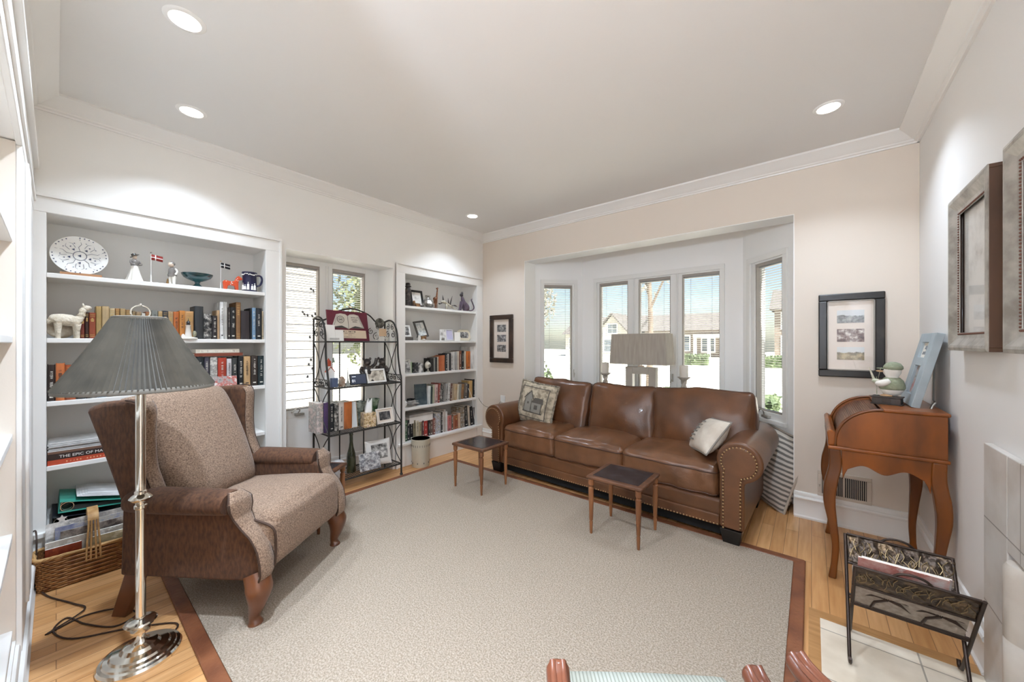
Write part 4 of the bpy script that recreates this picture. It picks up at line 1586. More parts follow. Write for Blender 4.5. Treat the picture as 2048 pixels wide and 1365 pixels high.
# things on the desk
pf = thing('framed_photo', 'blue-grey picture frame with two openings leaning on the desk top', 'picture frame', (0.405, 2.875, 0.922), math.radians(0), ry=math.radians(13))
BLUEF = mat('blue_grey_frame', '#a9b4ba', 0.5, col2='#98a4aa', nscale=6)
b = MB()
W2, H2 = 0.155, 0.385
wins = [(-0.075, 0.075, 0.255, 0.335), (-0.06, 0.06, 0.06, 0.21)]
b.box(-0.016, 0.016, -W2, -0.075, 0, H2).box(-0.016, 0.016, 0.075, W2, 0, H2)
b.box(-0.016, 0.016, -0.075, 0.075, 0.335, H2).box(-0.016, 0.016, -0.075, 0.075, 0.21, 0.255).box(-0.016, 0.016, -0.075, 0.075, 0, 0.06)
b.box(-0.016, 0.016, -0.075, -0.06, 0.06, 0.21).box(-0.016, 0.016, 0.06, 0.075, 0.06, 0.21)
b.build('frame', BLUEF, pf, bevel=0.003)
b = MB()
b.box(-0.004, 0.0, -0.075, 0.075, 0.255, 0.335)
b.build('caption_card', PAPER, pf)
b = MB()
for z_, y0_, y1_ in ((0.31, -0.02, 0.03), (0.28, -0.055, 0.055)):
    b.tube([(-0.0046, y0_ + (y1_ - y0_) * k / 40, z_ + 0.009 * math.sin(k * 1.25) * (1 if k % 7 else 1.6)) for k in range(41)], 0.0009, 4)
b.build('handwriting', mat('grey_ink', '#8b8d90', 0.7), pf)
b = MB()
b.box(-0.004, 0.0, -0.06, 0.06, 0.06, 0.21)
b.build('photograph', photo_mat('photo_family_red', ['#3f3a38', '#b8b4ae', '#a3433c', '#dcd8d2'], 16, 2), pf)
b = MB()
b.tube([(0.016, -0.05, 0.30), (0.06, -0.10, 0.055), (0.062, -0.135, 0.045)], 0.004, 6)
b.tube([(0.062, -0.135, 0.045), (0.056, -0.14, 0.03), (0.055, -0.14, 0.011)], 0.006, 6)
b.build('easel_leg', METAL_D, pf, smooth=60)

bx = thing('trinket_box', 'low black lacquer box with drawers under the plush duck on the desk', 'box', (0.315, 2.80, 0.922), math.radians(-14))
b = MB()
b.box(-0.055, 0.055, -0.04, 0.04, 0.004, 0.036)
b.box(-0.06, 0.06, -0.045, 0.045, 0.036, 0.042)
b.box(-0.06, 0.06, -0.045, 0.045, 0.0, 0.005)
b.build('case', mat('black_lacquer_box', '#1f1815', 0.45, col2='#3d2f28', nscale=20), bx, bevel=0.002)
for k in range(3):
    b = MB()
    b.box(-0.052 + k * 0.036, -0.02 + k * 0.036, -0.0415, -0.04, 0.009, 0.032)
    b.build('drawer', mat('black_drawer', '#33261f', 0.25), bx)

pl = thing('plush_duck', 'plush white duck in green cap and vest holding a tulip, on the desk', 'plush toy', (0.335, 2.815, 0.964), math.radians(160))
PW = mat('white_plush', '#e9e4dc', 0.95, bump=0.5, bscale=90, bdist=0.004)
PG = mat('sage_felt', '#9a9f86', 0.95, col2='#858b72', nscale=40, bump=0.3, bscale=120)
PY = mat('peach_felt', '#d8b18c', 0.9)
b = MB()
b.lathe([(0.012, 0.0), (0.034, 0.012), (0.046, 0.035), (0.046, 0.06), (0.038, 0.085), (0.024, 0.10), (0.026, 0.108), (0.034, 0.122), (0.036, 0.138), (0.030, 0.156), (0.012, 0.166), (0.001, 0.168)], 20)
b.build('body', PW, pl, smooth=80)
b = MB()
b.lathe([(0.046, 0.036), (0.051, 0.045), (0.05, 0.06), (0.043, 0.085), (0.03, 0.1), (0.024, 0.1)], 20)
b.build('vest', PG, pl, smooth=80)
b = MB()
b.lathe([(0.034, 0.142), (0.039, 0.148), (0.038, 0.16), (0.028, 0.176), (0.01, 0.183), (0.001, 0.184)], 20, (-0.004, 0, 0))
b.lathe([(0.03, 0.0), (0.03, 0.003), (0.001, 0.004)], 16, (0.032, 0, 0.146), sx=1.0, sy=0.9)
b.build('cap', PG, pl, smooth=60)
b = MB()
b.ball((0.045, 0, 0.132), (0.02, 0.014, 0.006), 12, 6)
b.build('beak', PY, pl, smooth=80)
for s in (-1, 1):
    b = MB()
    b.tube(smooth_path([(0.0, s * 0.04, 0.085), (0.025, s * 0.05, 0.07), (0.055, s * 0.035, 0.066)], 5), [0.012, 0.014, 0.016, 0.017, 0.017, 0.018, 0.018, 0.017, 0.015, 0.012, 0.006], 10)
    b.build('wing', PW, pl, smooth=80)
    b = MB()
    b.ball((0.018, s * 0.02, 0.003), (0.026, 0.014, 0.007), 12, 6)
    b.build('foot', PY, pl, smooth=80)
    b = MB()
    b.ball((0.03, s * 0.018, 0.142), 0.004, 8, 6)
    b.build('eye', BLACK_M, pl)
b = MB()
b.tube([(0.06, 0.0, -0.02), (0.062, 0.0, 0.10)], 0.002, 6)
b.ball((0.062, 0.0, 0.075), (0.02, 0.02, 0.014), 12, 7)
for a in (-0.4, 0.4):
    b.prism([(0.06, 0.07), (0.066 + a * 0.02, 0.07), (0.07 + a * 0.06, 0.15), (0.066 + a * 0.06, 0.152)], -0.001, 0.001, 'y')
b.build('tulip', mat('cloth_tulip', '#d3cdbd', 0.9, col2='#a8aa8c', nscale=40), pl, smooth=60)

# ============================================================ framed pictures
BFR = mat('black_picture_frame', '#1c1917', 0.3, col2='#3a322c', nscale=9, detail=6, ramp=(0.55, 0.8))
MATB = mat('cream_mat_board', '#e6dace', 0.8)


def wall_frame(name_label, loc, rz, w, h, prof_w, fm, depth=0.03, cat='picture'):
    """frame on a wall: local x across, local -y out of the wall, z up (centre origin)"""
    t = thing('framed_picture', name_label, cat, loc, rz)
    b = MB()
    pw = prof_w
    for (x0, x1, z0, z1) in ((-w / 2, w / 2, h / 2 - pw, h / 2), (-w / 2, w / 2, -h / 2, -h / 2 + pw), (-w / 2, -w / 2 + pw, -h / 2 + pw, h / 2 - pw), (w / 2 - pw, w / 2, -h / 2 + pw, h / 2 - pw)):
        b.box(x0, x1, -depth, 0, z0, z1)
    f = b.build('frame', fm, t, bevel=0.006, seg=2)
    q = pw * 0.72
    b = MB()
    for (x0, x1, z0, z1) in ((-w / 2 + q, w / 2 - q, h / 2 - pw - 0.006, h / 2 - q), (-w / 2 + q, w / 2 - q, -h / 2 + q, -h / 2 + pw + 0.006), (-w / 2 + q, -w / 2 + pw + 0.006, -h / 2 + q, h / 2 - q), (w / 2 - pw - 0.006, w / 2 - q, -h / 2 + q, h / 2 - q)):
        b.box(x0, x1, -depth + 0.006, -0.004, z0, z1)
    return t, f, b


t, f, b = wall_frame('black frame with three small colour photos on the back wall above the vent', (0.203, YB, 1.30), 0, 0.33, 0.565, 0.047, BFR)
b.build('inner_lip', mat('silver_lip', '#8a847c', 0.35, metal=0.4), f)
b = MB()
b.box(-0.12, 0.12, -0.008, -0.003, -0.24, 0.24)
b.build('mat_board', MATB, t)
for i, (z, cols, sk) in enumerate(((0.127, ['#2f3335', '#7d8080', '#b5b8b6'], '#cfd2d3'), (0.0, ['#2a1c1c', '#5b3a36', '#93817a', '#e2dbd2'], None), (-0.122, ['#3b382f', '#8f7f5c', '#c6b58d'], '#d9dcdb'))):
    b = MB()
    b.box(-0.068, 0.068, -0.0095, -0.008, z - 0.043, z + 0.043)
    b.build('photograph', photo_mat('photo_harbour_%d' % i, cols, 34, 1.3 * i + 1, sk), t)
b = MB()
b.box(-0.122, 0.122, -0.013, -0.012, -0.242, 0.242)
b.build('glass_pane', glass_mat('picture_glass', '#ffffff', 0.04), t)

t, f, b = wall_frame('narrow dark frame with three black and white photos left of the bay window', (-2.886, YB, 1.298), 0, 0.355, 0.57, 0.05, mat('dark_brown_frame', '#2b221d', 0.3, col2='#4a3a30', nscale=8))
b.build('inner_lip', mat('bronze_lip', '#6d635a', 0.35, metal=0.4), f)
b = MB()
b.box(-0.13, 0.13, -0.008, -0.003, -0.238, 0.238)
b.build('mat_board', MATB, t)
for i, z in enumerate((0.125, 0.005, -0.115)):
    b = MB()
    b.box(-0.07, 0.07, -0.0095, -0.008, z - 0.042, z + 0.042)
    b.build('photograph', photo_mat('photo_grey_%d' % i, ['#1c1b1b', '#4c4a4a', '#8d8b89', '#d2cfcb'], 40, 7 + i), t)
b = MB()
b.box(-0.132, 0.132, -0.013, -0.012, -0.24, 0.24)
b.build('glass_pane', glass_mat('picture_glass_2', '#ffffff', 0.04), t)

SILV = mat('worn_silver_gilt', '#b7b2aa', 0.4, metal=0.35, col2='#8f8981', nscale=16, detail=6, bump=0.2, bscale=50)
RAWW = mat('dark_wood_frame_side', '#5a3b24', 0.5, col2='#3e2817', nscale=9, stretch=(1, 1, 0.3))
for (yc, seed, lab) in ((2.278, 3, 'silver framed faded print on the right wall, nearer to the desk'), (1.67, 8, 'silver framed faded print cut by the right edge of the photo')):
    w_, h_ = 0.475, 0.655
    t = thing('framed_picture', lab, 'picture', (XR, yc, 1.545), -PI / 2)
    b = MB()
    pw = 0.075
    for (x0, x1, z0, z1) in ((-w_ / 2, w_ / 2, h_ / 2 - 0.014, h_ / 2), (-w_ / 2, w_ / 2, -h_ / 2, -h_ / 2 + 0.014), (-w_ / 2, -w_ / 2 + 0.014, -h_ / 2 + 0.014, h_ / 2 - 0.014), (w_ / 2 - 0.014, w_ / 2, -h_ / 2 + 0.014, h_ / 2 - 0.014)):
        b.box(x0, x1, -0.042, 0, z0, z1)
    b.build('frame', RAWW, t, bevel=0.002)
    b = MB()
    o4 = [(-w_ / 2, -h_ / 2), (w_ / 2, -h_ / 2), (w_ / 2, h_ / 2), (-w_ / 2, h_ / 2)]
    for k in range(4):
        (x0, z0), (x1, z1) = o4[k], o4[(k + 1) % 4]
        cs = []
        for (dd, dy) in ((0.0, -0.0425), (0.012, -0.046), (0.02, -0.045), (0.05, -0.028), (0.062, -0.026), (pw, -0.026)):
            sx0, sz0 = (1 if x0 < 0 else -1), (1 if z0 < 0 else -1)
            sx1, sz1 = (1 if x1 < 0 else -1), (1 if z1 < 0 else -1)
            cs.append(((x0 + sx0 * dd, dy, z0 + sz0 * dd), (x1 + sx1 * dd, dy, z1 + sz1 * dd)))
        for q in range(len(cs) - 1):
            b.add([cs[q][0], cs[q][1], cs[q + 1][1], cs[q + 1][0]], [(0, 1, 2, 3)])
    fm = b.build('face_moulding', SILV, t, solid=0.003)
    b = MB()
    xi, zi = w_ / 2 - pw + 0.006, h_ / 2 - pw + 0.006
    nx, nz = int(2 * xi / 0.011), int(2 * zi / 0.011)
    for k in range(nx + 1):
        for z in (-zi, zi):
            b.ball((-xi + 2 * xi * k / nx, -0.028, z), 0.0042, 6, 4)
    for k in range(1, nz):
        for x in (-xi, xi):
            b.ball((x, -0.028, -zi + 2 * zi * k / nz), 0.0042, 6, 4)
    b.build('beading', mat('rust_beading', '#6b4436', 0.4, metal=0.3), fm, smooth=60)
    b = MB()
    b.box(-xi, xi, -0.012, -0.006, -zi, zi)
    b.build('print', photo_mat('faded_print_%d' % seed, ['#9a938c', '#c9c3bc', '#dedad4', '#e3dfd9'], 6, seed), t)
    b = MB()
    b.box(-xi, xi, -0.0185, -0.0175, -zi, zi)
    b.build('glass_pane', glass_mat('print_glass_%d' % seed, '#ffffff', 0.14), t)

# ============================================================ console table, lamp and candlesticks behind the sofa
ct = thing('console_table', 'white console table in the bay, hidden behind the sofa back', 'table', (-1.3, 3.66, 0))
b = MB()
b.box(-0.62, 0.62, -0.12, 0.12, 0.645, 0.67)
b.build('table_top', WHITE, ct, bevel=0.004)
for sx in (-1, 1):
    for sy in (-1, 1):
        b = MB()
        b.box(sx * 0.58 - 0.02, sx * 0.58 + 0.02, sy * 0.095 - 0.02, sy * 0.095 + 0.02, 0, 0.645)
        b.build('leg', WHITE, ct)

tl = thing('table_lamp', 'table lamp with rectangular taupe shade and open square base behind the sofa', 'lamp', (-1.312, 3.66, 0.67))
LS = mat('taupe_linen_shade', '#aaa297', 0.85, col2='#9d958a', nscale=60, stretch=(1, 1, 0.1), bump=0.15, bscale=200)
SH2 = mat('pale_mirror_base', '#c9c3b8', 0.25, col2='#b3ac9f', nscale=4)
b = MB()
b.box(-0.15, -0.08, -0.035, 0.035, 0.012, 0.34).box(0.08, 0.15, -0.035, 0.035, 0.012, 0.34).box(-0.08, 0.08, -0.035, 0.035, 0.27, 0.34).box(-0.08, 0.08, -0.035, 0.035, 0.012, 0.08)
b.build('base', SH2, tl, bevel=0.003)
b = MB()
b.box(-0.17, 0.17, -0.05, 0.05, 0, 0.012)
b.build('foot_plate', SH2, tl, bevel=0.002)
b = MB()
b.box(-0.03, 0.03, -0.02, 0.02, 0.34, 0.352).cyl((0, 0, 0.352), 0.011, 0.16, 12)
b.box(-0.24, 0.24, -0.003, 0.003, 0.640, 0.645).box(-0.003, 0.003, -0.09, 0.09, 0.640, 0.645).cyl((0, 0, 0.5), 0.004, 0.16, 8)
b.build('stem', CHROME, tl, smooth=40)
b = MB()
tx, ty, bx_, by_ = 0.262, 0.115, 0.278, 0.125
z0, z1 = 0.368, 0.668
c8 = [(-bx_, -by_, z0), (bx_, -by_, z0), (bx_, by_, z0), (-bx_, by_, z0), (-tx, -ty, z1), (tx, -ty, z1), (tx, ty, z1), (-tx, ty, z1)]
b.add(c8, [(0, 1, 5, 4), (1, 2, 6, 5), (2, 3, 7, 6), (3, 0, 4, 7)])
b.build('lamp_shade', LS, tl, solid=0.003)

CER = mat('cream_candle_wax', '#d8d0c4', 0.6)
STONE = mat('whitewashed_wood', '#cdc5ba', 0.7, col2='#b3aa9e', nscale=14)
for (x, lab) in ((-1.69, 'whitewashed twist candlestick with cream pillar candle, left of the table lamp'), (-0.915, 'whitewashed twist candlestick with cream pillar candle, right of the table lamp')):
    c = thing('candlestick', lab, 'candlestick', (x, 3.65, 0.67))
    b = MB()
    b.lathe([(0.045, 0), (0.047, 0.01), (0.035, 0.02), (0.026, 0.035)], 20)
    for k in range(2):
        b.tube([(0.012 * math.cos(a + k * PI), 0.012 * math.sin(a + k * PI), 0.03 + 0.20 * i / 24) for i, a in enumerate([2 * PI * 1.6 * j / 24 for j in range(25)])], 0.015, 8)
    b.lathe([(0.02, 0.225), (0.028, 0.235), (0.045, 0.25), (0.056, 0.258), (0.056, 0.263), (0.03, 0.263)], 20)
    b.build('holder', STONE, c, smooth=50)
    b = MB()
    b.lathe([(0.036, 0.263), (0.037, 0.365), (0.034, 0.37), (0.02, 0.366), (0.001, 0.365)], 20)
    cd = b.build('candle', CER, c, smooth=40)
    b = MB()
    b.tube([(0, 0, 0.365), (0.001, 0, 0.378)], 0.0012, 5)
    b.build('wick', BLACK_M, cd)

# ============================================================ magazine rack
BRZ = mat('embossed_bronze', '#4b4038', 0.35, metal=0.75, col2='#8a7358', nscale=22, detail=4, ramp=(0.5, 0.75), bump=0.9, bscale=26, bdist=0.012)
BRZD = mat('dark_bronze_bar', '#3d3029', 0.4, metal=0.6)
mr = thing('magazine_rack', 'folding bronze magazine rack embossed with leaves and palm trees by the hearth', 'magazine rack', (0.277, 2.05, 0.006))
HX = 0.155


def fr_pt(x, q, front=True, off=0.0):
    """point on the leaning panels: q from 0 (top) to 1 (where the legs meet the floor on the other side)"""
    s = -1 if front else 1
    return (x, s * (0.15 - 0.25 * q) + off, 0.40 - 0.40 * q)


for front in (True, False):
    s = -1 if front else 1
    for x in (-HX, HX):
        b = MB()
        xx = x + (0.006 if front else -0.006)
        b.tube([fr_pt(xx, 0, front), fr_pt(xx, 0.5, front), fr_pt(xx, 0.955, front)] + [(xx, s * (0.15 - 0.25) + s * -0.012, 0.008), (xx, s * -0.122, 0.012), (xx, s * -0.128, 0.03)], 0.006, 8)
        b.build('leg', BRZD, mr, smooth=50)
    b = MB()

    def emb(u, v):
        p = Vector(fr_pt(-HX + 2 * HX * u, 0.005 + 0.235 * v, front))
        k = 0.006 * noise.noise(Vector((u * 14, v * 5, 3 if front else 9))) + 0.004 * noise.noise(Vector((u * 30, v * 12, 1)))
        return (p.x, p.y - k, p.z + k * 0.4)
    b.grid(emb, 60, 18)
    pn = b.build('embossed_panel', BRZ, mr, smooth=70, solid=0.003)
    b = MB()
    random.seed(5 if front else 6)
    for k in range(34):
        x0 = -HX + 0.012 + 0.0085 * k
        q0 = random.uniform(0.03, 0.12)
        b.tube(smooth_path([Vector(fr_pt(x0 + random.uniform(-0.012, 0.012), q0 + j * 0.045, front)) + Vector((0, -0.006, 0.002)) for j in range(3)], 4), 0.0013, 5)
    b.build('leaf_relief', mat('rubbed_bronze', '#94805f', 0.35, metal=0.8), pn, smooth=60)
    b = MB()
    for q in (0.0, 0.245, 0.5):
        b.tube([fr_pt(-HX, q, front), fr_pt(HX, q, front)], 0.0055, 8)
    b.build('rail', BRZD, mr, smooth=50)
    b = MB()
    b.tube(smooth_path([fr_pt(-0.05, 0.0, front), (-0.03, s * 0.151, 0.416), (0, s * 0.152, 0.422), (0.03, s * 0.151, 0.416), fr_pt(0.05, 0.0, front)], 5), 0.0045, 8)
    b.build('handle', BRZD, mr, smooth=50)
    b = MB()
    b.add([fr_pt(-HX + 0.012, 0.26, front), fr_pt(HX - 0.012, 0.26, front), fr_pt(HX - 0.012, 0.485, front), fr_pt(-HX + 0.012, 0.485, front)], [(0, 1, 2, 3)])
    mp_ = b.build('mesh_panel', mat('bronze_mesh', '#a3978b', 0.6, metal=0.0, col2='#857a6f', nscale=60), mr, solid=0.0015)
    b = MB()
    for cx in (-0.075, 0.06):
        tip = Vector(fr_pt(cx + 0.02, 0.33, front)) + Vector((0, -0.004, 0))
        b.tube([Vector(fr_pt(cx - 0.02, 0.485, front)) + Vector((0, -0.004, 0)), Vector(fr_pt(cx - 0.012, 0.40, front)) + Vector((0, -0.004, 0)), tip], 0.0035, 6)
        for a in (-75, -45, -10, 30, 65, 95):
            d = Vector((math.sin(math.radians(a)), 0, math.cos(math.radians(a)) * 0.8))
            m1, m2 = tip + d * 0.035, tip + d * 0.062 + Vector((0, 0, -0.018))
            w2_ = Vector((d.z, 0, -d.x)) * 0.006
            b.add([tip, m1 + w2_, m2, m1 - w2_], [(0, 1, 2, 3)])
    b.build('palm_cutout', BRZD, mp_, solid=0.002)
b = MB()
for y in (-0.02, 0.02):
    b.tube([(-HX, y, 0.19), (HX, y, 0.19)], 0.005, 8)
b.build('base_rail', BRZD, mr, smooth=50)

for (k, lab, cols, dy, tz) in ((0, 'magazine with pink cover at the front of the bronze rack', ['#e8d9d2', '#d9a89c', '#c4786c', '#efe9e2'], -0.028, 0.245), (1, 'white magazine behind the pink one in the bronze rack', ['#efece6', '#d8cfc8', '#c7a79d', '#f3f1ec'], 0.0, 0.235)):
    m = thing('magazine', lab, 'magazine', (0.265 + 0.012 * k, 2.07 + dy, 0.204), 0, 'magazines in the bronze rack', rx=math.radians(24))
    b = MB()
    b.box(-0.125, 0.105, -0.003, 0.003, 0, tz)
    b.build('pages', PAPER, m)
    b = MB()
    b.box(-0.126, 0.106, -0.0042, -0.0032, 0, tz + 0.002)
    b.build('cover', photo_mat('magazine_cover_%d' % k, cols, 11, 4 + k), m)

# ============================================================ two green chairs, cut by the bottom edge
CHW = mat('reddish_chair_wood', '#7c4a35', 0.3, col2='#5c3323', nscale=6, stretch=(0.4, 3, 1), coat=0.2)
GRN = tile_mat('sage_ribbed_fabric', '#abaea4', '#a3a69c', '#898c82', 3.0, 0.009, 0.0018, axis='xy', rough=0.9)


def arm_chair(loc, rz, label, sp=0.205, so=0.0):
    t = thing('open_armchair', label, 'chair', loc, rz)
    b = MB()
    M = Matrix.Translation((so - 0.02, 0, 0.392))
    puff_box(b, 0.48, 2 * sp + 0.03, 0.075, 0.03, top=0.022, front=0.008, n=16, wr=0.002, M=M)
    b.build('seat', GRN, t, fix=True, smooth=60)
    b = MB()
    fx = so + 0.22
    b.box(-0.23, fx, -sp - 0.01, -sp + 0.02, 0.31, 0.368).box(-0.23, fx, sp - 0.02, sp + 0.01, 0.31, 0.368).box(fx - 0.03, fx + 0.005, -sp + 0.02, sp - 0.02, 0.31, 0.368).box(-0.235, -0.2, -sp + 0.02, sp - 0.02, 0.31, 0.368)
    b.build('seat_frame', CHW, t, bevel=0.004)
    for s in (-1, 1):
        b = MB()
        y = s * (sp + 0.0)
        sp_ = smooth_path([(-0.24, y * 0.95, 0.585), (-0.12, y, 0.56), (0.0, y, 0.533), (0.055, y, 0.53), (0.083, y, 0.538)], 6)
        b.tube(sp_, 0.025, 12, flat=0.8)
        for q in (-0.011, 0.011):
            b.tube([(p[0], p[1] + q, p[2] + 0.0185) for p in sp_[2:]], 0.007, 6)
        b.ball((0.083, y, 0.538), (0.014, 0.025, 0.02), 12, 7)
        b.build('arm', CHW, t, smooth=60)
        b = MB()
        b.tube(smooth_path([(0.03, y, 0.52), (0.075, y, 0.48), (0.09, y, 0.43), (0.06, y, 0.39), (0.05, y, 0.335)], 6), 0.016, 10)
        b.build('arm_support', CHW, t, smooth=60)
        for (x, dx) in ((fx - 0.03, 0.02), (-0.215, -0.05)):
            b = MB()
            b.tube(smooth_path([(x, s * (sp - 0.02), 0.32), (x + dx * 0.4, s * (sp - 0.02), 0.16), (x + dx, s * (sp - 0.02), 0.0)], 4), [0.021, 0.02, 0.019, 0.018, 0.017, 0.016, 0.015, 0.015, 0.016], 10)
            b.build('leg', CHW, t, smooth=60)
        b = MB()
        b.tube(smooth_path([(-0.22, s * (sp - 0.02), 0.34), (-0.235, s * (sp - 0.02), 0.58), (-0.275, s * (sp - 0.03), 0.80)], 4), 0.016, 10)
        b.build('back_post', CHW, t, smooth=60)
    b = MB()
    b.tube([(-0.275, -sp + 0.03, 0.80), (-0.285, 0, 0.82), (-0.275, sp - 0.03, 0.80)], 0.018, 10)
    b.tube([(-0.238, -sp + 0.02, 0.60), (-0.245, 0, 0.60), (-0.238, sp - 0.02, 0.60)], 0.014, 10)
    b.build('back_rail', CHW, t, smooth=60)
    return t


_F, _R = Vector((-0.6297, 0.7769, 0)), Vector((0.7769, 0.6297, 0))
p = _F * 0.70 + _R * 0.30
arm_chair((p.x, p.y, 0.013), math.radians(127), 'open wooden armchair with sage green ribbed seat at the bottom edge of the photo')
p = _F * 0.752 + _R * 0.945
arm_chair((p.x, p.y, 0.006), math.radians(132), 'second wooden armchair, only its curved arm showing at the bottom right edge', 0.31, -0.14)
# ============================================================ books
ROW_OLD = [
    (0.086, 0.104, 0.129, '7a3526', 'o'), (0.104, 0.119, 0.15, '41241c', 'o'), (0.119, 0.145, 0.149, '9a4a2e', 'o'), (0.145, 0.169, 0.188, 'b2955f', 'p'),
    (0.169, 0.199, 0.19, 'bda47a', 'p'), (0.199, 0.222, 0.18, 'c8b48c', 'o'), (0.222, 0.242, 0.181, 'a97f4d', 'o'), (0.242, 0.265, 0.181, 'b89c70', 'o'),
    (0.265, 0.293, 0.176, '9c7b50', 'o'), (0.293, 0.308, 0.172, '8d7a60', 'o'), (0.308, 0.334, 0.167, '9b8468', 'o'), (0.334, 0.352, 0.159, 'e2ddd2', 'p'),
    (0.352, 0.379, 0.17, 'a0694a', 'o'), (0.379, 0.409, 0.179, '84867f', 'd'), (0.409, 0.43, 0.176, 'c2a67a', 'o'), (0.43, 0.456, 0.181, '3f4248', 'o'),
    (0.456, 0.482, 0.178, 'b59873', 'o'), (0.482, 0.511, 0.178, 'c26c34', 'd'), (0.511, 0.539, 0.187, 'c9843f', 'd'), (0.539, 0.585, 0.186, 'c79a68', 'o'),
    (0.589, 0.636, 0.223, '303335', 'p'), (0.638, 0.682, 0.175, '1d1d1e', 'w'), (0.682, 0.71, 0.163, '2a2526', 't'), (0.71, 0.726, 0.203, 'c4a27c', 'p'),
    (0.726, 0.748, 0.263, 'e8e6e2', 'd'), (0.748, 0.769, 0.265, 'bdbab4', 'p'), (0.772, 0.787, 0.225, '3a302c', 't'), (0.787, 0.821, 0.231, '1b1a1a', 't'),
    (0.821, 0.85, 0.269, '8d6742', 'o'), (0.85, 0.905, 0.21, '2f272a', 'p'), (0.907, 0.918, 0.231, '18191a', 'p'), (0.918, 0.943, 0.236, '7d9cb8', 't'),
    (0.943, 0.982, 0.235, '23262a', 't'), (0.9825, 0.991, 0.214, 'c6b294', 'd'),
]
ROW_MODERN = [
    (-0.031, -0.002, 0.199, '33241f', 't'), (-0.002, 0.031, 0.206, 'cc7440', 'd'), (0.031, 0.071, 0.196, 'a8532c', 'o'), (0.073, 0.106, 0.192, '37383a', 't'),
    (0.106, 0.15, 0.187, '222325', 'w'), (0.15, 0.189, 0.182, '93adc2', 'd'), (0.189, 0.23, 0.186, '2c2b2d', 't'), (0.565, 0.596, 0.219, '8e8a88', 'w'),
    (0.598, 0.636, 0.225, '23282a', 't'), (0.638, 0.668, 0.22, '4a4650', 't'), (0.671, 0.712, 0.219, 'd9d5cc', 'w'), (0.714, 0.762, 0.214, 'b33f2a', 't'),
    (0.764, 0.793, 0.206, 'd8d2d2', 'd'), (0.794, 0.828, 0.212, '3a3c3a', 't'), (0.83, 0.863, 0.218, '17181a', 't'), (0.865, 0.908, 0.22, 'cfa878', 'd'),
    (0.912, 0.955, 0.223, '3a302a', 't'), (0.956, 0.996, 0.222, '1c2b2e', 't'),
]
ROW_RISING = [
    (2.568, 2.617, 0.15, '211f1e', 'p'), (2.617, 2.644, 0.155, '8d8a84', 'p'), (2.644, 2.665, 0.159, '2a2b2a', 'p'), (2.665, 2.687, 0.164, 'c9b9a6', 'p'),
    (2.687, 2.715, 0.169, 'b85c30', 'p'), (2.715, 2.744, 0.174, 'c46e3e', 'p'), (2.744, 2.781, 0.179, 'c8744a', 'p'), (2.781, 2.814, 0.195, '25282c', 't'),
    (2.814, 2.84, 0.194, 'b9b5ae', 'p'), (2.84, 2.871, 0.199, '2c2c2e', 'p'), (2.871, 2.901, 0.21, 'd9d6d0', 'd'), (2.901, 2.932, 0.215, 'cfccc6', 'p'),
    (2.932, 2.964, 0.215, 'a9a7a4', 'p'), (2.964, 2.995, 0.22, 'd8cbb8', 'p'), (2.995, 3.036, 0.225, '80503a', 't'), (3.036, 3.076, 0.225, '16181c', 't'),
    (3.084, 3.109, 0.218, 'd2c4b0', 'p'), (3.109, 3.176, 0.217, 'cc7030', 'd'), (3.181, 3.28, 0.271, 'e3e0da', 'p'),
]
ROW_LEANING = [
    (2.541, 2.575, 0.202, 'dfe3e2', 'p'), (2.575, 2.603, 0.189, '3c4a48', 'p'), (2.603, 2.63, 0.208, 'b9b8a0', 'p'), (2.63, 2.673, 0.211, 'cdb2ac', 'd'),
    (2.673, 2.701, 0.219, '97453a', 't'), (2.701, 2.752, 0.215, '3a3c3a', 'w'), (2.752, 2.774, 0.207, '8f8b86', 'p'), (2.774, 2.811, 0.21, 'a8a6a2', 'd'),
    (2.811, 2.848, 0.212, 'd6d4d0', 'd'), (2.848, 2.878, 0.204, '6b4b40', 't'), (2.878, 2.909, 0.195, 'b9a68c', 'p'), (2.909, 2.956, 0.192, 'c9b190', 'o'),
    (2.956, 2.987, 0.183, 'e2dbc8', 'p'), (2.987, 3.019, 0.186, '8e8f88', 'p'), (3.019, 3.068, 0.182, '9c7452', 'o'), (3.068, 3.118, 0.19, '6a625a', 't'),
    (3.118, 3.151, 0.174, '2d3036', 'p'), (3.151, 3.211, 0.207, 'c9a468', 'p'), (3.215, 3.28, 0.22, '15181a', 't'),
]
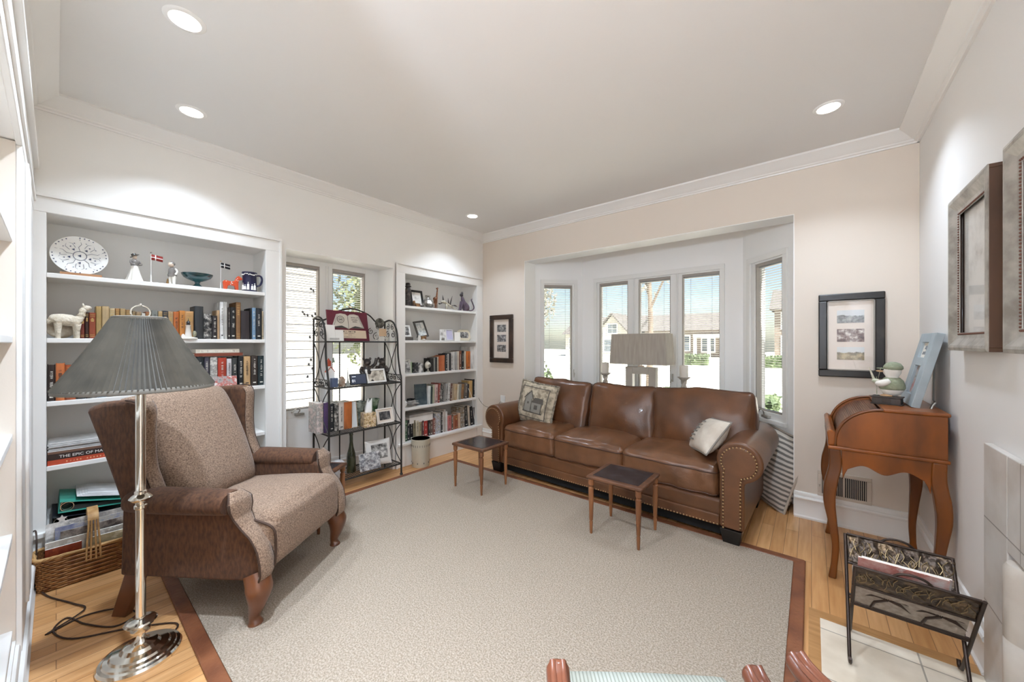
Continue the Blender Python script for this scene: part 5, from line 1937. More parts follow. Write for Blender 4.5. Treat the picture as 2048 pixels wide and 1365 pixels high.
ROW_BOTTOM = [
    (2.237, 2.273, 0.211, '4c6b50', 't'), (2.273, 2.304, 0.211, '2d2f33', 't'), (2.304, 2.347, 0.21, '151515', 't'), (2.347, 2.378, 0.199, '8b8268', 'd'),
    (2.378, 2.417, 0.188, 'cfc6ae', 'd'), (2.417, 2.455, 0.182, 'b7a98c', 'd'), (2.455, 2.482, 0.177, '5a3a38', 't'), (2.482, 2.541, 0.169, 'b83f38', 't'),
    (2.541, 2.568, 0.168, '3a3330', 't'), (2.568, 2.603, 0.163, '6b5a50', 't'), (2.603, 2.637, 0.179, '8a5a50', 't'), (2.637, 2.715, 0.226, 'b4b8c2', 'w'),
    (2.715, 2.744, 0.229, '3c3a3a', 't'), (2.744, 2.763, 0.231, 'e8e6e0', 'p'), (2.763, 2.785, 0.251, 'c3b8ae', 'p'), (2.785, 2.811, 0.225, 'e4e2de', 'p'),
    (2.811, 2.871, 0.173, 'c97a78', 'd'), (2.871, 2.901, 0.177, '6a5a4a', 't'), (2.901, 2.925, 0.162, 'b8785c', 'p'), (2.925, 2.98, 0.162, '9a5236', 'o'),
    (2.98, 3.011, 0.179, 'd9b89c', 'p'), (3.011, 3.084, 0.242, '7d6a50', 'w'), (3.084, 3.143, 0.251, '1f2022', 't'), (3.143, 3.176, 0.251, 'cdbfae', 'p'),
    (3.176, 3.228, 0.234, '1c1b1c', 't'), (3.228, 3.28, 0.214, '3c3a3c', 'p'),
]
ROW_RACK = [
    (1.329, 1.38, 0.248, 'cfbdb6', 'w'), (1.384, 1.422, 0.246, '574068', 'p'), (1.429, 1.466, 0.232, '2a2c30', 't'), (1.468, 1.504, 0.231, '33322f', 'w'),
    (1.506, 1.551, 0.234, 'd6ccc2', 'd'), (1.551, 1.622, 0.231, 'c06c34', 'p'),
]

NAMES = {'red brown': '7a3a28', 'dark brown': '3f2a22', 'rust': '9a4a2e', 'tan': 'b99a6c', 'cream': 'e0d8c8', 'ochre': 'a97f4d', 'grey': '8d8a86', 'charcoal': '3b3d40', 'orange': 'c86e38', 'black': '1b1b1c', 'white': 'e8e6e2', 'brown': '8a6242', 'light blue': '88a5bd', 'red': 'b63e30', 'dark green': '4c6b50', 'pink': 'c97a78', 'purple': '574068', 'pale grey': 'bcbab6', 'beige': 'cdb79c', 'dull plum': '4a4650', 'olive': '8b8268'}
ORD = ['first', 'second', 'third', 'fourth', 'fifth', 'sixth', 'seventh', 'eighth', 'ninth', 'tenth', 'eleventh', 'twelfth', 'thirteenth', 'fourteenth', 'fifteenth', 'sixteenth', 'seventeenth', 'eighteenth', 'nineteenth', 'twentieth', 'twenty-first', 'twenty-second', 'twenty-third', 'twenty-fourth', 'twenty-fifth', 'twenty-sixth', 'twenty-seventh', 'twenty-eighth', 'twenty-ninth', 'thirtieth', 'thirty-first', 'thirty-second', 'thirty-third', 'thirty-fourth', 'thirty-fifth']


def hexrgb(h):
    return tuple(int(h[i:i + 2], 16) for i in (0, 2, 4))


def cname(h):
    c = hexrgb(h)
    return min(NAMES, key=lambda k: sum((a - b) ** 2 for a, b in zip(c, hexrgb(NAMES[k]))))


GOLD = mat('gilt_print', '#b8975a', 0.4, metal=0.3)
INK_L = mat('pale_print', '#d9d4c8', 0.6)
INK_D = mat('dark_print', '#33302e', 0.6)
KINDW = {'o': 'old clothbound book', 'p': 'plain-spined book', 't': 'book with pale title', 'd': 'book with dark title', 'w': 'book with picture spine'}


def cover_mat(h, st):
    if st == 'w':
        return photo_mat('picture_spine_' + h, ['#' + h, '#' + h, '#8f8b85', '#d8d4cc'], 30, int(h, 16) % 17)
    return mat('cover_' + h, '#' + h, 0.5 if st != 'o' else 0.65, col2='#' + ''.join('%02x' % int(v * 0.78) for v in hexrgb(h)), nscale=18, stretch=(1, 1, 0.4))


def book_mesh(th, h, d, col, st, rnd):
    """spine on the +x face, standing on z=0, thickness along y"""
    b = MB()
    t = 0.0022
    y = th / 2 - 0.0004
    sp_ = [(-d, -y), (-0.004, -y), (0.0, -y * 0.7), (0.0015, 0), (0.0, y * 0.7), (-0.004, y), (-d, y), (-d, y - t), (-0.006, y - t), (-0.006, -y + t), (-d, -y + t)]
    b.prism(sp_, 0, h, 'z')
    ink = INK_L
    if st == 'o':
        ink = GOLD
        b.slot(1)
        for q in (0.08, 0.14, 0.86, 0.92):
            b.box(-0.001, 0.0021, -y * 0.72, y * 0.72, h * q - 0.0012, h * q + 0.0012)
        for q in (0.72, 0.77, 0.67):
            w = y * rnd.uniform(0.3, 0.62)
            b.box(-0.001, 0.0022, -w, w, h * q - 0.003, h * q + 0.003)
    elif st in 'td':
        ink = INK_L if st == 't' else INK_D
        b.slot(1)
        z = h * rnd.uniform(0.3, 0.42)
        z1 = h * rnd.uniform(0.8, 0.92)
        k = min(0.012, y * 0.75)
        while z < z1:
            lz = rnd.uniform(0.5, 1.0) * k * 0.8
            if rnd.random() > 0.18:
                a, c = -k * rnd.uniform(0.3, 0.55), k * rnd.uniform(0.3, 0.55)
                b.box(-0.001, 0.0022, a, c, z, z + lz * 0.35)
                b.box(-0.001, 0.0022, rnd.choice((a, c - k * 0.2)), c, z + lz * 0.5, z + lz * 0.75)
            z += lz + 0.002
        b.box(-0.001, 0.0022, -y * 0.45, y * 0.45, h * 0.09, h * 0.09 + 0.008)
    return b, ink


def book(y0, y1, h, col, st, x, z, label, group, d=None, lean=0.0, rnd=random):
    th = y1 - y0 - 0.0006
    d = d or max(0.115, min(0.20, h * 0.66))
    b, ink = book_mesh(th, h, d, col, st, rnd)
    o = b.build('book', [cover_mat(col, st), ink])
    o.location = (x, (y0 + y1) / 2, z)
    if lean:
        o.rotation_euler = (lean, 0, 0)
    tag(o, label, 'book', group)
    p = MB()
    p.box(-d + 0.004, -0.007, -th / 2 + 0.0029, th / 2 - 0.0029, 0.003, h - 0.003)
    p.build('pages', PAPER, o)
    return o


def book_row(rows, x, z, where, group, lean=None):
    rnd = random.Random(len(rows) * 7 + int(z * 100))
    for i, (y0, y1, h, col, st) in enumerate(rows):
        k = lean(i) if lean else 0.0
        lab = '%s %s, %s from left %s' % (cname(col), KINDW[st], ORD[i], where)
        xx = x - 0.012 * rnd.random()
        if k:
            h = h / math.cos(k) - 0.004
        book(y0, y1, h, col, st, xx, z, lab, group, lean=k, rnd=rnd)


book_row(ROW_OLD, -3.228, 1.2752, 'on second shelf, armchair bookcase', 'books on the second shelf of the left bookcase')
book_row(ROW_MODERN, -3.222, 0.9302, 'on third shelf, armchair bookcase', 'books on the third shelf of the left bookcase')
book_row(ROW_RISING, -3.222, 0.9302, 'on middle shelf, far bookcase', 'books on the middle shelf of the far bookcase')
book_row(ROW_LEANING, -3.222, 0.5802, 'on fourth shelf, far bookcase', 'books on the fourth shelf of the far bookcase', lambda i: 0 if i > 16 else math.radians(-5 if 3 < i else -2))
book_row(ROW_BOTTOM, -3.222, 0.2402, 'on lowest shelf, far bookcase', 'books on the lowest shelf of the far bookcase', lambda i: math.radians(4) if i in (22, 23, 24) else 0)
book_row(ROW_RACK, -3.10, 0.5085, 'on the metal rack shelf', 'books on the metal rack')


def flat_book(name, label, cat, c, sx, sy, sz, z, m, group=None, rz=0.0, pages=True):
    """a book lying flat: spine towards the room (+x)"""
    t = thing(name, label, cat, (c[0], c[1], z), rz, group)
    b = MB()
    b.box(-sx / 2, sx / 2, -sy / 2, sy / 2, 0, 0.0025).box(-sx / 2, sx / 2, -sy / 2, sy / 2, sz - 0.0025, sz).box(sx / 2 - 0.003, sx / 2, -sy / 2, sy / 2, 0.0025, sz - 0.0025)
    b.build('cover', m, t)
    if pages:
        b = MB()
        b.box(-sx / 2 + 0.004, sx / 2 - 0.0032, -sy / 2 + 0.004, sy / 2 - 0.004, 0.0027, sz - 0.0027)
        b.build('pages', PAPER, t)
    return t


flat_book('book', 'rust book lying flat under the cream one on the third-shelf books', 'book', (-3.295, 0.722, 0), 0.14, 0.272, 0.022, 1.1565, mat('rust_cover', '#7d3f2b', 0.5), 'books lying on the third-shelf row')
t = flat_book('book', 'cream book lying flat on top of the third-shelf books', 'book', (-3.295, 0.715, 0), 0.14, 0.245, 0.026, 1.179, mat('cream_cover', '#d8d0c0', 0.5), 'books lying on the third-shelf row')
b = MB()
b.box(0.07, 0.0706, -0.1, 0.1, 0.006, 0.020)
b.build('spine_label', mat('spine_label_tan', '#efe9dc', 0.5, col2='#a89d8e', nscale=60, stretch=(1, 1, 0.3), ramp=(0.5, 0.7)), t)
t = flat_book('book', 'orange art book at the bottom of the flat stack behind the armchair', 'book', (-3.325, 0.155, 0), 0.22, 0.37, 0.026, 0.5805, mat('orange_cover', '#b9482c', 0.5), 'flat stack on the fourth shelf')
LET_W = mat('white_lettering', '#e9e6e0', 0.6)
LET_T = mat('tan_lettering', '#d99a72', 0.6)
b = MB()
random.seed(8)
for k in range(21):
    if k not in (5, 13):
        y_ = -0.12 + k * 0.0125
        b.box(0.11, 0.1105, y_, y_ + 0.006, 0.008, 0.0095).box(0.11, 0.1105, y_ + random.choice((0, 0.003)), y_ + 0.005, 0.0095, 0.016)
b.build('spine_marks', LET_T, t)
t = flat_book('book', 'dark book titled THE EPIC OF MAN in the flat stack behind the armchair', 'book', (-3.328, 0.15, 0), 0.22, 0.36, 0.03, 0.607, mat('dark_brown_cover', '#33231e', 0.5), 'flat stack on the fourth shelf')
lettering_mesh = lettering('THE EPIC OF MAN', 0.021, LET_W, t, (0.1105, -0.05, 0.0145), (PI / 2, 0, PI / 2), sx=1.05)
t = flat_book('book', 'thin brown book above the dark titled one in the flat stack', 'book', (-3.33, 0.14, 0), 0.2, 0.34, 0.012, 0.6375, mat('mid_brown_cover', '#7a5a48', 0.5), 'flat stack on the fourth shelf')
t = thing('paper_stack', 'clear plastic sleeves and papers on top of the flat book stack', 'papers', (-3.33, 0.135, 0.650), 0.0)
b = MB()
for k in range(6):
    b.box(-0.1, 0.1 - 0.006 * (k % 3), -0.165 + 0.004 * (k % 2), 0.165 - 0.01 * (k % 3), 0.008 * k, 0.008 * k + 0.006)
b.build('papers', mat('clear_sleeve_paper', '#d7d6d4', 0.3, col2='#bdbbb8', nscale=30), t)

# ============================================================ ornaments, armchair bookcase, top shelf
CHINA = mat('white_china', '#f1f0ec', 0.18, spec=0.6)
BLUED = mat('blue_onion_decoration', '#4b5470', 0.25)
Z1 = 1.6302
pt = thing('plate', 'blue and white patterned plate leaning on a wooden stand on the top shelf', 'plate', (-3.33, 0.088, Z1 + 0.012), 0, ry=math.radians(-6))
R = 0.112
b = MB()
b.lathe([(0.001, 0.012), (0.06, 0.010), (0.07, 0.012), (0.085, 0.018), (R, 0.024), (R + 0.001, 0.022), (0.085, 0.014), (0.06, 0.005), (0.001, 0.005)], 48, (0, 0, R + 0.004), 'x')
o = b.build('dish', CHINA, pt, smooth=60)
b = MB()


def on_plate(r, a, off=0.0008):
    x = 0.012 if r < 0.07 else 0.012 + (r - 0.07) * 0.316
    return (x + off, r * math.cos(a), R + 0.004 + r * math.sin(a))


def plate_spot(r, a, s):
    c = on_plate(r, a)
    n = 6
    b.add([(c[0] + 0.0003, c[1] + s * math.cos(2 * PI * k / n) * (1 if k % 2 else 0.5), c[2] + s * math.sin(2 * PI * k / n) * (1 if k % 2 else 0.6)) for k in range(n)], [tuple(range(n))])


def plate_line(pts, w=0.0009):
    b.tube([on_plate(r, a, 0.0002) for r, a in pts], w, 5)


plate_line([(0.026, 2 * PI * k / 28) for k in range(29)], 0.0014)
random.seed(21)
for k in range(36):
    if k % 6 < 4:
        plate_spot(0.103, 2 * PI * k / 36, 0.0045)
for k in range(5):
    a0 = 2 * PI * k / 5 + 0.3
    plate_line([(0.028, a0), (0.05, a0 + 0.12), (0.07, a0 - 0.08), (0.098, a0 + 0.03)])
    plate_line([(0.05, a0 + 0.35), (0.075, a0 + 0.4), (0.088, a0 + 0.62), (0.075, a0 + 0.85), (0.05, a0 + 0.9)])
    plate_spot(0.042, a0 + 0.62, 0.0075)
    for q in (0.3, 0.62, 0.95):
        plate_spot(0.07 + 0.012 * math.sin(q * 9), a0 + q, 0.0045)
plate_spot(0.0, 0, 0.009)
b.build('blue_pattern', BLUED, o)
b = MB()
b.box(-0.03, 0.045, -0.075, 0.085, -0.012, -0.001).box(0.02, 0.03, -0.075, 0.085, -0.001, 0.012)
st_ = b.build('stand', mat('light_wood', '#b98a62', 0.5), pt)
st_.rotation_euler = (0, math.radians(6), 0)


def figurine(name, label, cat, loc, rz=0.0, group=None):
    return thing(name, label, cat, loc, rz, group)


GLAZE = mat('grey_glaze', '#6f6a66', 0.2, col2='#8d8782', nscale=20)
PORC = mat('pale_porcelain', '#e6e1d8', 0.2)
SKINP = mat('porcelain_skin', '#e2cdb9', 0.3)
f = figurine('lady_figurine', 'porcelain lady figurine in white skirt and dark hat on the top shelf', 'figurine', (-3.28, 0.308, Z1), 0.4)
b = MB()
n = 28


def skirt(u, v):
    a = 2 * PI * u
    r = (0.044 - 0.028 * v ** 0.8) * (1 + 0.08 * math.cos(a * 9) * (1 - v))
    return (r * math.cos(a), r * math.sin(a) * 0.95, 0.1 * v)


b.grid(skirt, 72, 10, cu=True)
b.lathe([(0.001, 0.0), (0.042, 0.0005)], 24)
b.build('skirt', PORC, f, smooth=70)
b = MB()
b.lathe([(0.016, 0.098), (0.02, 0.115), (0.021, 0.128), (0.012, 0.138), (0.008, 0.142)], 16)
for s in (-1, 1):
    b.tube(smooth_path([(0, s * 0.02, 0.13), (0.016, s * 0.026, 0.112), (0.024, s * 0.012, 0.105)], 4), 0.0055, 8)
b.build('bodice', GLAZE, f, smooth=70)
b = MB()
b.ball((0.002, 0, 0.153), (0.011, 0.0105, 0.0135), 14, 9)
b.ball((0.0125, 0, 0.151), (0.003, 0.002, 0.002), 6, 4)
b.build('head', SKINP, f, smooth=80)
b = MB().xf(Matrix.Translation((-0.002, 0, 0.164)) @ Matrix.Rotation(0.5, 4, 'X') @ Matrix.Rotation(-0.25, 4, 'Y'))
b.lathe([(0.001, -0.003), (0.024, -0.004), (0.025, -0.002), (0.013, 0.003), (0.011, 0.012), (0.001, 0.015)], 20)
b.build('hat', mat('dark_glaze', '#4a4541', 0.25), f, smooth=50)


def flag(label, y, cm, ball, zt=0.19, x=-3.28):
    f = figurine('table_flag', label, 'flag', (x, y, Z1), 0)
    b = MB()
    b.lathe([(0.012, 0), (0.012, 0.004), (0.004, 0.01), (0.003, 0.05), (0.001, 0.052)], 12)
    b.tube([(0, 0, 0), (0, 0, zt)], 0.0014, 8)
    b.build('pole', WHITE, f, smooth=40)
    b = MB()
    b.ball((0, 0, zt + 0.005), 0.005, 10, 7)
    b.build('finial', ball, f, smooth=60)

    def wav(y_, z_):
        return (0.004 * math.sin(y_ * 90), y_, z_)
    W_, H_ = 0.056, 0.036
    b = MB()
    b.grid(lambda u, v: wav(W_ * u, zt - 0.004 - H_ * v - 0.006 * u), 15, 3)
    c = b.build('cloth', cm, f, smooth=60, solid=0.0006)
    b = MB()
    b.grid(lambda u, v: wav(W_ * u, zt - 0.004 - H_ * (0.44 + 0.12 * v) - 0.006 * u), 15, 2)
    b.grid(lambda u, v: wav(W_ * (0.32 + 0.09 * u), zt - 0.004 - H_ * v - 0.006 * (0.32 + 0.09 * u)), 3, 3)
    b.build('white_cross', WHITE, c, smooth=60, solid=0.0016)
    return f


flag('small red flag with white cross between two porcelain figurines', 0.382, mat('red_flag_cloth', '#8f2f28', 0.8), GLAZE)
flag('small black flag with white cross behind the orange toy horse', 0.742, mat('black_flag_cloth', '#23242a', 0.8), mat('pale_wood_ball', '#cbb9a0', 0.5), 0.198, -3.285)
f = figurine('boy_figurine', 'porcelain boy figurine in grey jacket looking down on the top shelf', 'figurine', (-3.28, 0.483, Z1), -0.9)
b = MB()
for s in (-1, 1):
    b.tube([(0.0, s * 0.011, 0.0), (0.0, s * 0.011, 0.03), (0.0, s * 0.012, 0.062)], [0.008, 0.0095, 0.0125], 10)
    b.ball((0.006, s * 0.011, 0.005), (0.013, 0.007, 0.005), 10, 6)
b.build('legs', PORC, f, smooth=80)
b = MB()
b.lathe([(0.021, 0.055), (0.024, 0.065), (0.021, 0.085), (0.019, 0.105), (0.012, 0.116), (0.007, 0.12)], 18)
b.build('jacket', GLAZE, f, smooth=70)
b = MB()
for s in (-1, 1):
    b.tube(smooth_path([(-0.002, s * 0.018, 0.11), (-0.006, s * 0.027, 0.09), (0.004, s * 0.024, 0.068)], 4), 0.0065, 8)
b.build('sleeves', PORC, f, smooth=80)
b = MB()
b.ball((0.008, 0, 0.135), (0.0165, 0.0155, 0.0175), 14, 9)
b.ball((0.0245, 0, 0.131), (0.003, 0.003, 0.003), 6, 4)
b.build('head', SKINP, f, smooth=80)
b = MB()
b.ball((0.003, 0, 0.141), (0.0175, 0.017, 0.0155), 14, 9)
b.build('hair', GLAZE, f, smooth=80)
b = MB()
b.lathe([(0.001, 0.001), (0.012, 0.002), (0.014, 0.02), (0.011, 0.024), (0.001, 0.024)], 10, (-0.012, -0.034, 0))
b.prism([(-0.02, 0.02), (-0.006, 0.045), (0.0, 0.02)], -0.04, -0.03, 'y')
b.build('satchel', mat('ochre_glaze', '#a8875c', 0.3), f, smooth=50)
f = figurine('glass_bowl', 'teal glass pedestal bowl in the middle of the top shelf', 'bowl', (-3.29, 0.613, Z1))
b = MB()
b.lathe([(0.032, 0.0), (0.03, 0.006), (0.015, 0.022), (0.012, 0.03), (0.018, 0.04), (0.045, 0.05), (0.072, 0.066), (0.083, 0.083), (0.086, 0.093), (0.082, 0.092), (0.07, 0.072), (0.04, 0.056), (0.001, 0.052)], 40)
b.build('bowl', mat('teal_glass', '#2f5a5e', 0.08, col2='#173338', nscale=6, coat=0.5), f, smooth=60)
f = figurine('toy_horse', 'orange painted wooden horse by the navy mug on the top shelf', 'ornament', (-3.25, 0.792, Z1))
ORNG = mat('orange_horse_paint', '#d2502a', 0.35)
b = MB()
b.prism([(-0.045, 0.035), (-0.047, 0.058), (-0.036, 0.068), (0.0, 0.062), (0.02, 0.066), (0.036, 0.098), (0.045, 0.108), (0.05, 0.104), (0.07, 0.088), (0.066, 0.077), (0.048, 0.077), (0.044, 0.055), (0.044, 0.0), (0.026, 0.0), (0.023, 0.03), (0.0, 0.034), (-0.018, 0.03), (-0.024, 0.0), (-0.043, 0.0)], -0.014, 0.014, 'x')
h = b.build('body', ORNG, f, bevel=0.006, seg=3)
b = MB()
for (yy, zz) in ((0.0, 0.052), (0.006, 0.046), (-0.004, 0.04), (0.03, 0.075), (0.036, 0.085), (0.04, 0.07), (-0.03, 0.06), (0.002, 0.058)):
    b.ball((0.0142, yy, zz), (0.001, 0.0035, 0.0025), 8, 5)
b.build('white_harness', WHITE, h)
f = figurine('mug', 'navy mug with white relief figures at the right end of the top shelf', 'mug', (-3.27, 0.912, Z1), 0)
NAVY = mat('navy_stoneware', '#22224a', 0.35, col2='#161630', nscale=4)
b = MB()
b.lathe([(0.05, 0.0), (0.051, 0.004), (0.045, 0.012), (0.044, 0.13), (0.048, 0.136), (0.047, 0.146), (0.042, 0.146), (0.040, 0.13), (0.038, 0.02), (0.001, 0.015)], 36)
m_ = b.build('cup', NAVY, f, smooth=40)
b = MB()
b.tube(smooth_path([(0.012, 0.04, 0.125), (0.018, 0.066, 0.124), (0.02, 0.074, 0.095), (0.017, 0.064, 0.058), (0.012, 0.042, 0.045)], 5), 0.0065, 10)
b.build('handle', NAVY, f, smooth=60)
b = MB()
random.seed(4)
for k in range(22):
    a = -1.9 + k * 0.17
    zz = 0.128 + random.uniform(-0.006, 0.006)
    b.ball((0.0445 * math.cos(a), 0.0445 * math.sin(a), zz), (0.0025, 0.0045, 0.0045), 7, 5)
for a, hh in ((-1.3, 0.05), (-0.9, 0.035), (-0.45, 0.058), (0.1, 0.04), (0.5, 0.05)):
    c, s = math.cos(a) * 0.0448, math.sin(a) * 0.0448
    b.lathe([(0.009, 0.012), (0.007, 0.012 + hh * 0.7), (0.001, 0.012 + hh * 0.8)], 7, (c, s, 0))
    b.ball((c, s, 0.016 + hh * 0.85), 0.0045, 7, 5)
b.build('white_relief', CHINA, m_, smooth=60)

# ---- second shelf ornaments
Z2 = 1.2752
f = figurine('bowl', 'round ribbed brown bowl on edge behind the white alpaca', 'bowl', (-3.33, 0.018, Z2), 0)
b = MB()
b.lathe([(0.001, -0.02), (0.03, -0.02), (0.052, 0.0), (0.056, 0.006), (0.052, 0.006), (0.038, -0.006), (0.024, -0.012), (0.001, -0.013)], 36, (0.02, 0, 0.056), 'x')
b.build('bowl', mat('ribbed_brown_clay', '#8a7760', 0.5, col2='#cdbfa8', nscale=6, stretch=(0.2, 3, 3)), f, smooth=50)
f = figurine('toy_alpaca', 'white furry toy alpaca standing at the left end of the second shelf', 'ornament', (-3.235, 0.04, Z2), 0)
FUR = mat('white_fur', '#e9e0cf', 0.95, col2='#d8ccb6', nscale=30, bump=0.9, bscale=70, bdist=0.01)
b = MB()
b.tube(smooth_path([(0, -0.052, 0.092), (0, -0.045, 0.1), (0, -0.02, 0.104), (0, 0.015, 0.1), (0, 0.04, 0.11), (0, 0.052, 0.135), (0, 0.056, 0.16), (0.0, 0.06, 0.172)], 5),
       [0.012 + 0.02 * min(1, i / 5) for i in range(8)] + [0.032] * 8 + [0.031, 0.03, 0.028, 0.025, 0.022, 0.019, 0.017, 0.016, 0.015, 0.014, 0.013, 0.013, 0.014, 0.015, 0.015, 0.014, 0.013, 0.012, 0.011, 0.01], 16)
b.ball((0.0, 0.07, 0.175), (0.012, 0.02, 0.014), 12, 8)
b.tube([(0, -0.052, 0.1), (0, -0.065, 0.095), (0, -0.068, 0.08)], [0.014, 0.012, 0.005], 8)
for s in (-1, 1):
    b.tube([(s * 0.006, 0.058, 0.186), (s * 0.009, 0.056, 0.2)], [0.005, 0.002], 6)
for (x_, y_) in ((-0.014, -0.035), (0.016, -0.032), (-0.014, 0.03), (0.016, 0.036)):
    b.tube([(x_, y_, 0.0), (x_, y_, 0.04), (x_, y_, 0.085)], [0.0085, 0.0095, 0.016], 10)
b.build('body', FUR, f, smooth=80)
b = MB()
b.lathe([(0.0175, 0.0), (0.0185, 0.004), (0.0175, 0.009)], 16, (0, 0.05, 0.126))
b.build('collar', mat('woven_collar', '#8a7a66', 0.8, col2='#d8cdb8', nscale=80), f, smooth=60)
f = figurine('lighthouse_figurine', 'white lighthouse figurine with dark lantern before the second-shelf books', 'figurine', (-3.213, 0.552, Z2), 0)
b = MB()
b.lathe([(0.019, 0.01), (0.017, 0.03), (0.012, 0.085), (0.0145, 0.088), (0.0145, 0.092), (0.010, 0.092)], 20)
b.lathe([(0.011, 0.0), (0.009, 0.018), (0.001, 0.026)], 14, (0.003, -0.026, 0.008))
b.build('tower', PORC, f, smooth=50)
b = MB()
b.lathe([(0.0095, 0.092), (0.0095, 0.108), (0.012, 0.109), (0.006, 0.118), (0.002, 0.122), (0.001, 0.136)], 14)
b.build('lantern', mat('lantern_black', '#2b2a2a', 0.4), f, smooth=50)
b = MB()
b.lathe([(0.001, 0.0), (0.05, 0.0), (0.048, 0.008), (0.03, 0.013), (0.001, 0.014)], 20, sx=0.5)
b.build('rock_base', mat('pale_rock', '#ded8cc', 0.8, bump=0.6, bscale=30), f, smooth=50)
b = MB()
b.ball((0.0, 0.032, 0.035), (0.01, 0.012, 0.02), 10, 7)
b.build('rocks', mat('dark_bush_glaze', '#5a5848', 0.6, col2='#a8a58c', nscale=40), f, smooth=80)
# print leaning on the third-shelf books
f = figurine('photo_print', 'colour print of people leaning on the third-shelf books above the armchair back', 'photograph', (-3.205, 0.752, 0.9302), 0, None)
f.rotation_euler = (0, math.radians(-6), 0)
b = MB()
b.box(0, 0.0012, -0.066, 0.066, 0, 0.085)
b.build('print', photo_mat('print_people_red', ['#5d5a58', '#b8b4b0', '#c4574a', '#ece9e4'], 22, 5), f)

# ---- bottom shelf: ring binders, and the wicker basket before it
def binder(label, z, m, tilt, sy=0.27, y=0.11, x=-3.325):
    t = thing('ring_binder', label, 'binder', (x, y, z), 0, 'ring binders on the lowest shelf', rx=tilt)
    b = MB()
    h0 = 0.062
    # open wedge: spine on the -y side, covers meeting at the far side
    b.box(-0.14, 0.14, -sy / 2, -sy / 2 + 0.003, 0, h0)
    b.prism([(-sy / 2, 0), (sy / 2, 0), (sy / 2, 0.003), (-sy / 2, 0.003)], -0.14, 0.14, 'x')
    b.prism([(-sy / 2, h0 - 0.003), (sy / 2, 0.02), (sy / 2, 0.023), (-sy / 2, h0)], -0.14, 0.14, 'x')
    b.build('cover', m, t, bevel=0.001)
    b = MB()
    for x_ in (-0.09, 0.0, 0.09, 0.128):
        b.tube([(x_, -sy / 2 + 0.03 + 0.024 * math.cos(a), 0.028 + 0.024 * math.sin(a)) for a in [2 * PI * k / 20 for k in range(20)]], 0.0014, 6, closed=True)
    b.build('rings', CHROME, t, smooth=60)
    b = MB()
    b.prism([(-sy / 2 + 0.05, 0.004), (sy / 2 - 0.01, 0.004), (sy / 2 - 0.01, 0.016), (-sy / 2 + 0.05, 0.03)], -0.13, 0.12, 'x')
    b.build('papers', mat('binder_papers', '#3a3938', 0.7), t)
    return t


binder('black ring binder with a star sticker under the teal one on the lowest shelf', 0.2402, mat('black_binder', '#1c1d24', 0.4), 0.0, y=0.12)
binder('teal ring binder lying on the black one on the lowest shelf', 0.305, mat('teal_binder', '#3f9c88', 0.4), math.radians(-6), y=0.14)
t = thing('paper_stack', 'white papers and envelopes lying on the teal ring binder', 'papers', (-3.33, 0.155, 0.366), 0, None, rx=math.radians(-15))
b = MB()
for k in range(5):
    b.box(-0.12 + 0.004 * k, 0.135 - 0.005 * k, -0.085 + 0.01 * k, 0.15 - 0.008 * k, 0.003 * k, 0.003 * k + 0.0022)
b.build('papers', mat('white_papers', '#e8e7e6', 0.7, col2='#d2d1d0', nscale=12), t)
t = thing('star_sticker', 'pale star-shaped ornament on the open black ring binder', 'sticker', (-3.187, 0.02, 0.262), 0)
b = MB()
b.prism([(0.02 * (1 if k % 2 == 0 else 0.5) * math.cos(PI / 2 + k * PI / 5), 0.024 + 0.022 * (1 if k % 2 == 0 else 0.5) * math.sin(PI / 2 + k * PI / 5)) for k in range(10)], 0, 0.004, 'x')
b.build('star', mat('pale_star', '#d8cbc0', 0.7), t)

WICK = mat('honey_wicker', '#b07d45', 0.6, col2='#86562a', nscale=40, stretch=(1, 1, 0.5))
WICK_L = mat('pale_wicker', '#c9a06a', 0.6, col2='#a87c48', nscale=30)
bk = thing('wicker_basket', 'long honey wicker basket full of magazines on the floor by the armchair', 'basket', (-3.055, 0.125, 0.0), 0)
bxh, byh, bh = 0.088, 0.195, 0.165


def bask(u, z, out=0.0):
    """rounded rectangle, u 0..1 round, slightly wider at the top"""
    k = 1.0 - 0.07 * (1 - z / bh)
    a = 2 * PI * u
    c, s = math.cos(a), math.sin(a)
    e = 0.28
    x = math.copysign(abs(c) ** e, c) * bxh * k
    y = math.copysign(abs(s) ** e, s) * byh * k
    L = math.hypot(x / bxh, y / byh)
    return Vector((x, y, z)) + Vector((c, s, 0)) * out


b = MB()
b.grid(lambda u, v: bask(u, 0.002 + (bh - 0.004) * v, -0.004), 120, 6, cu=True)
b.add([tuple(bask(k / 60, 0.003)) for k in range(60)], [tuple(range(60))])
core = b.build('basket_wall', mat('wicker_dark', '#6b431f', 0.7), bk, solid=0.003)
b = MB()
NS = 40
for r_ in range(15):
    z = 0.008 + r_ * 0.0105
    pts = []
    for k in range(NS * 4):
        u = k / (NS * 4)
        pts.append(bask(u, z, 0.0035 * (1 if r_ % 2 else -1) * math.cos(u * NS * 2 * PI / 2) + 0.001))
    b.tube(pts, 0.0045, 5, closed=True)
b.build('weave', WICK, bk, smooth=70)
b = MB()
for q in range(3):
    b.tube([bask(k / 90, bh + 0.004 * math.sin(k * 0.8 + q * 2.1), 0.004 * math.cos(k * 0.8 + q * 2.1)) for k in range(90)], 0.0055, 6, closed=True)
b.build('rim', WICK_L, bk, smooth=70)
b = MB()
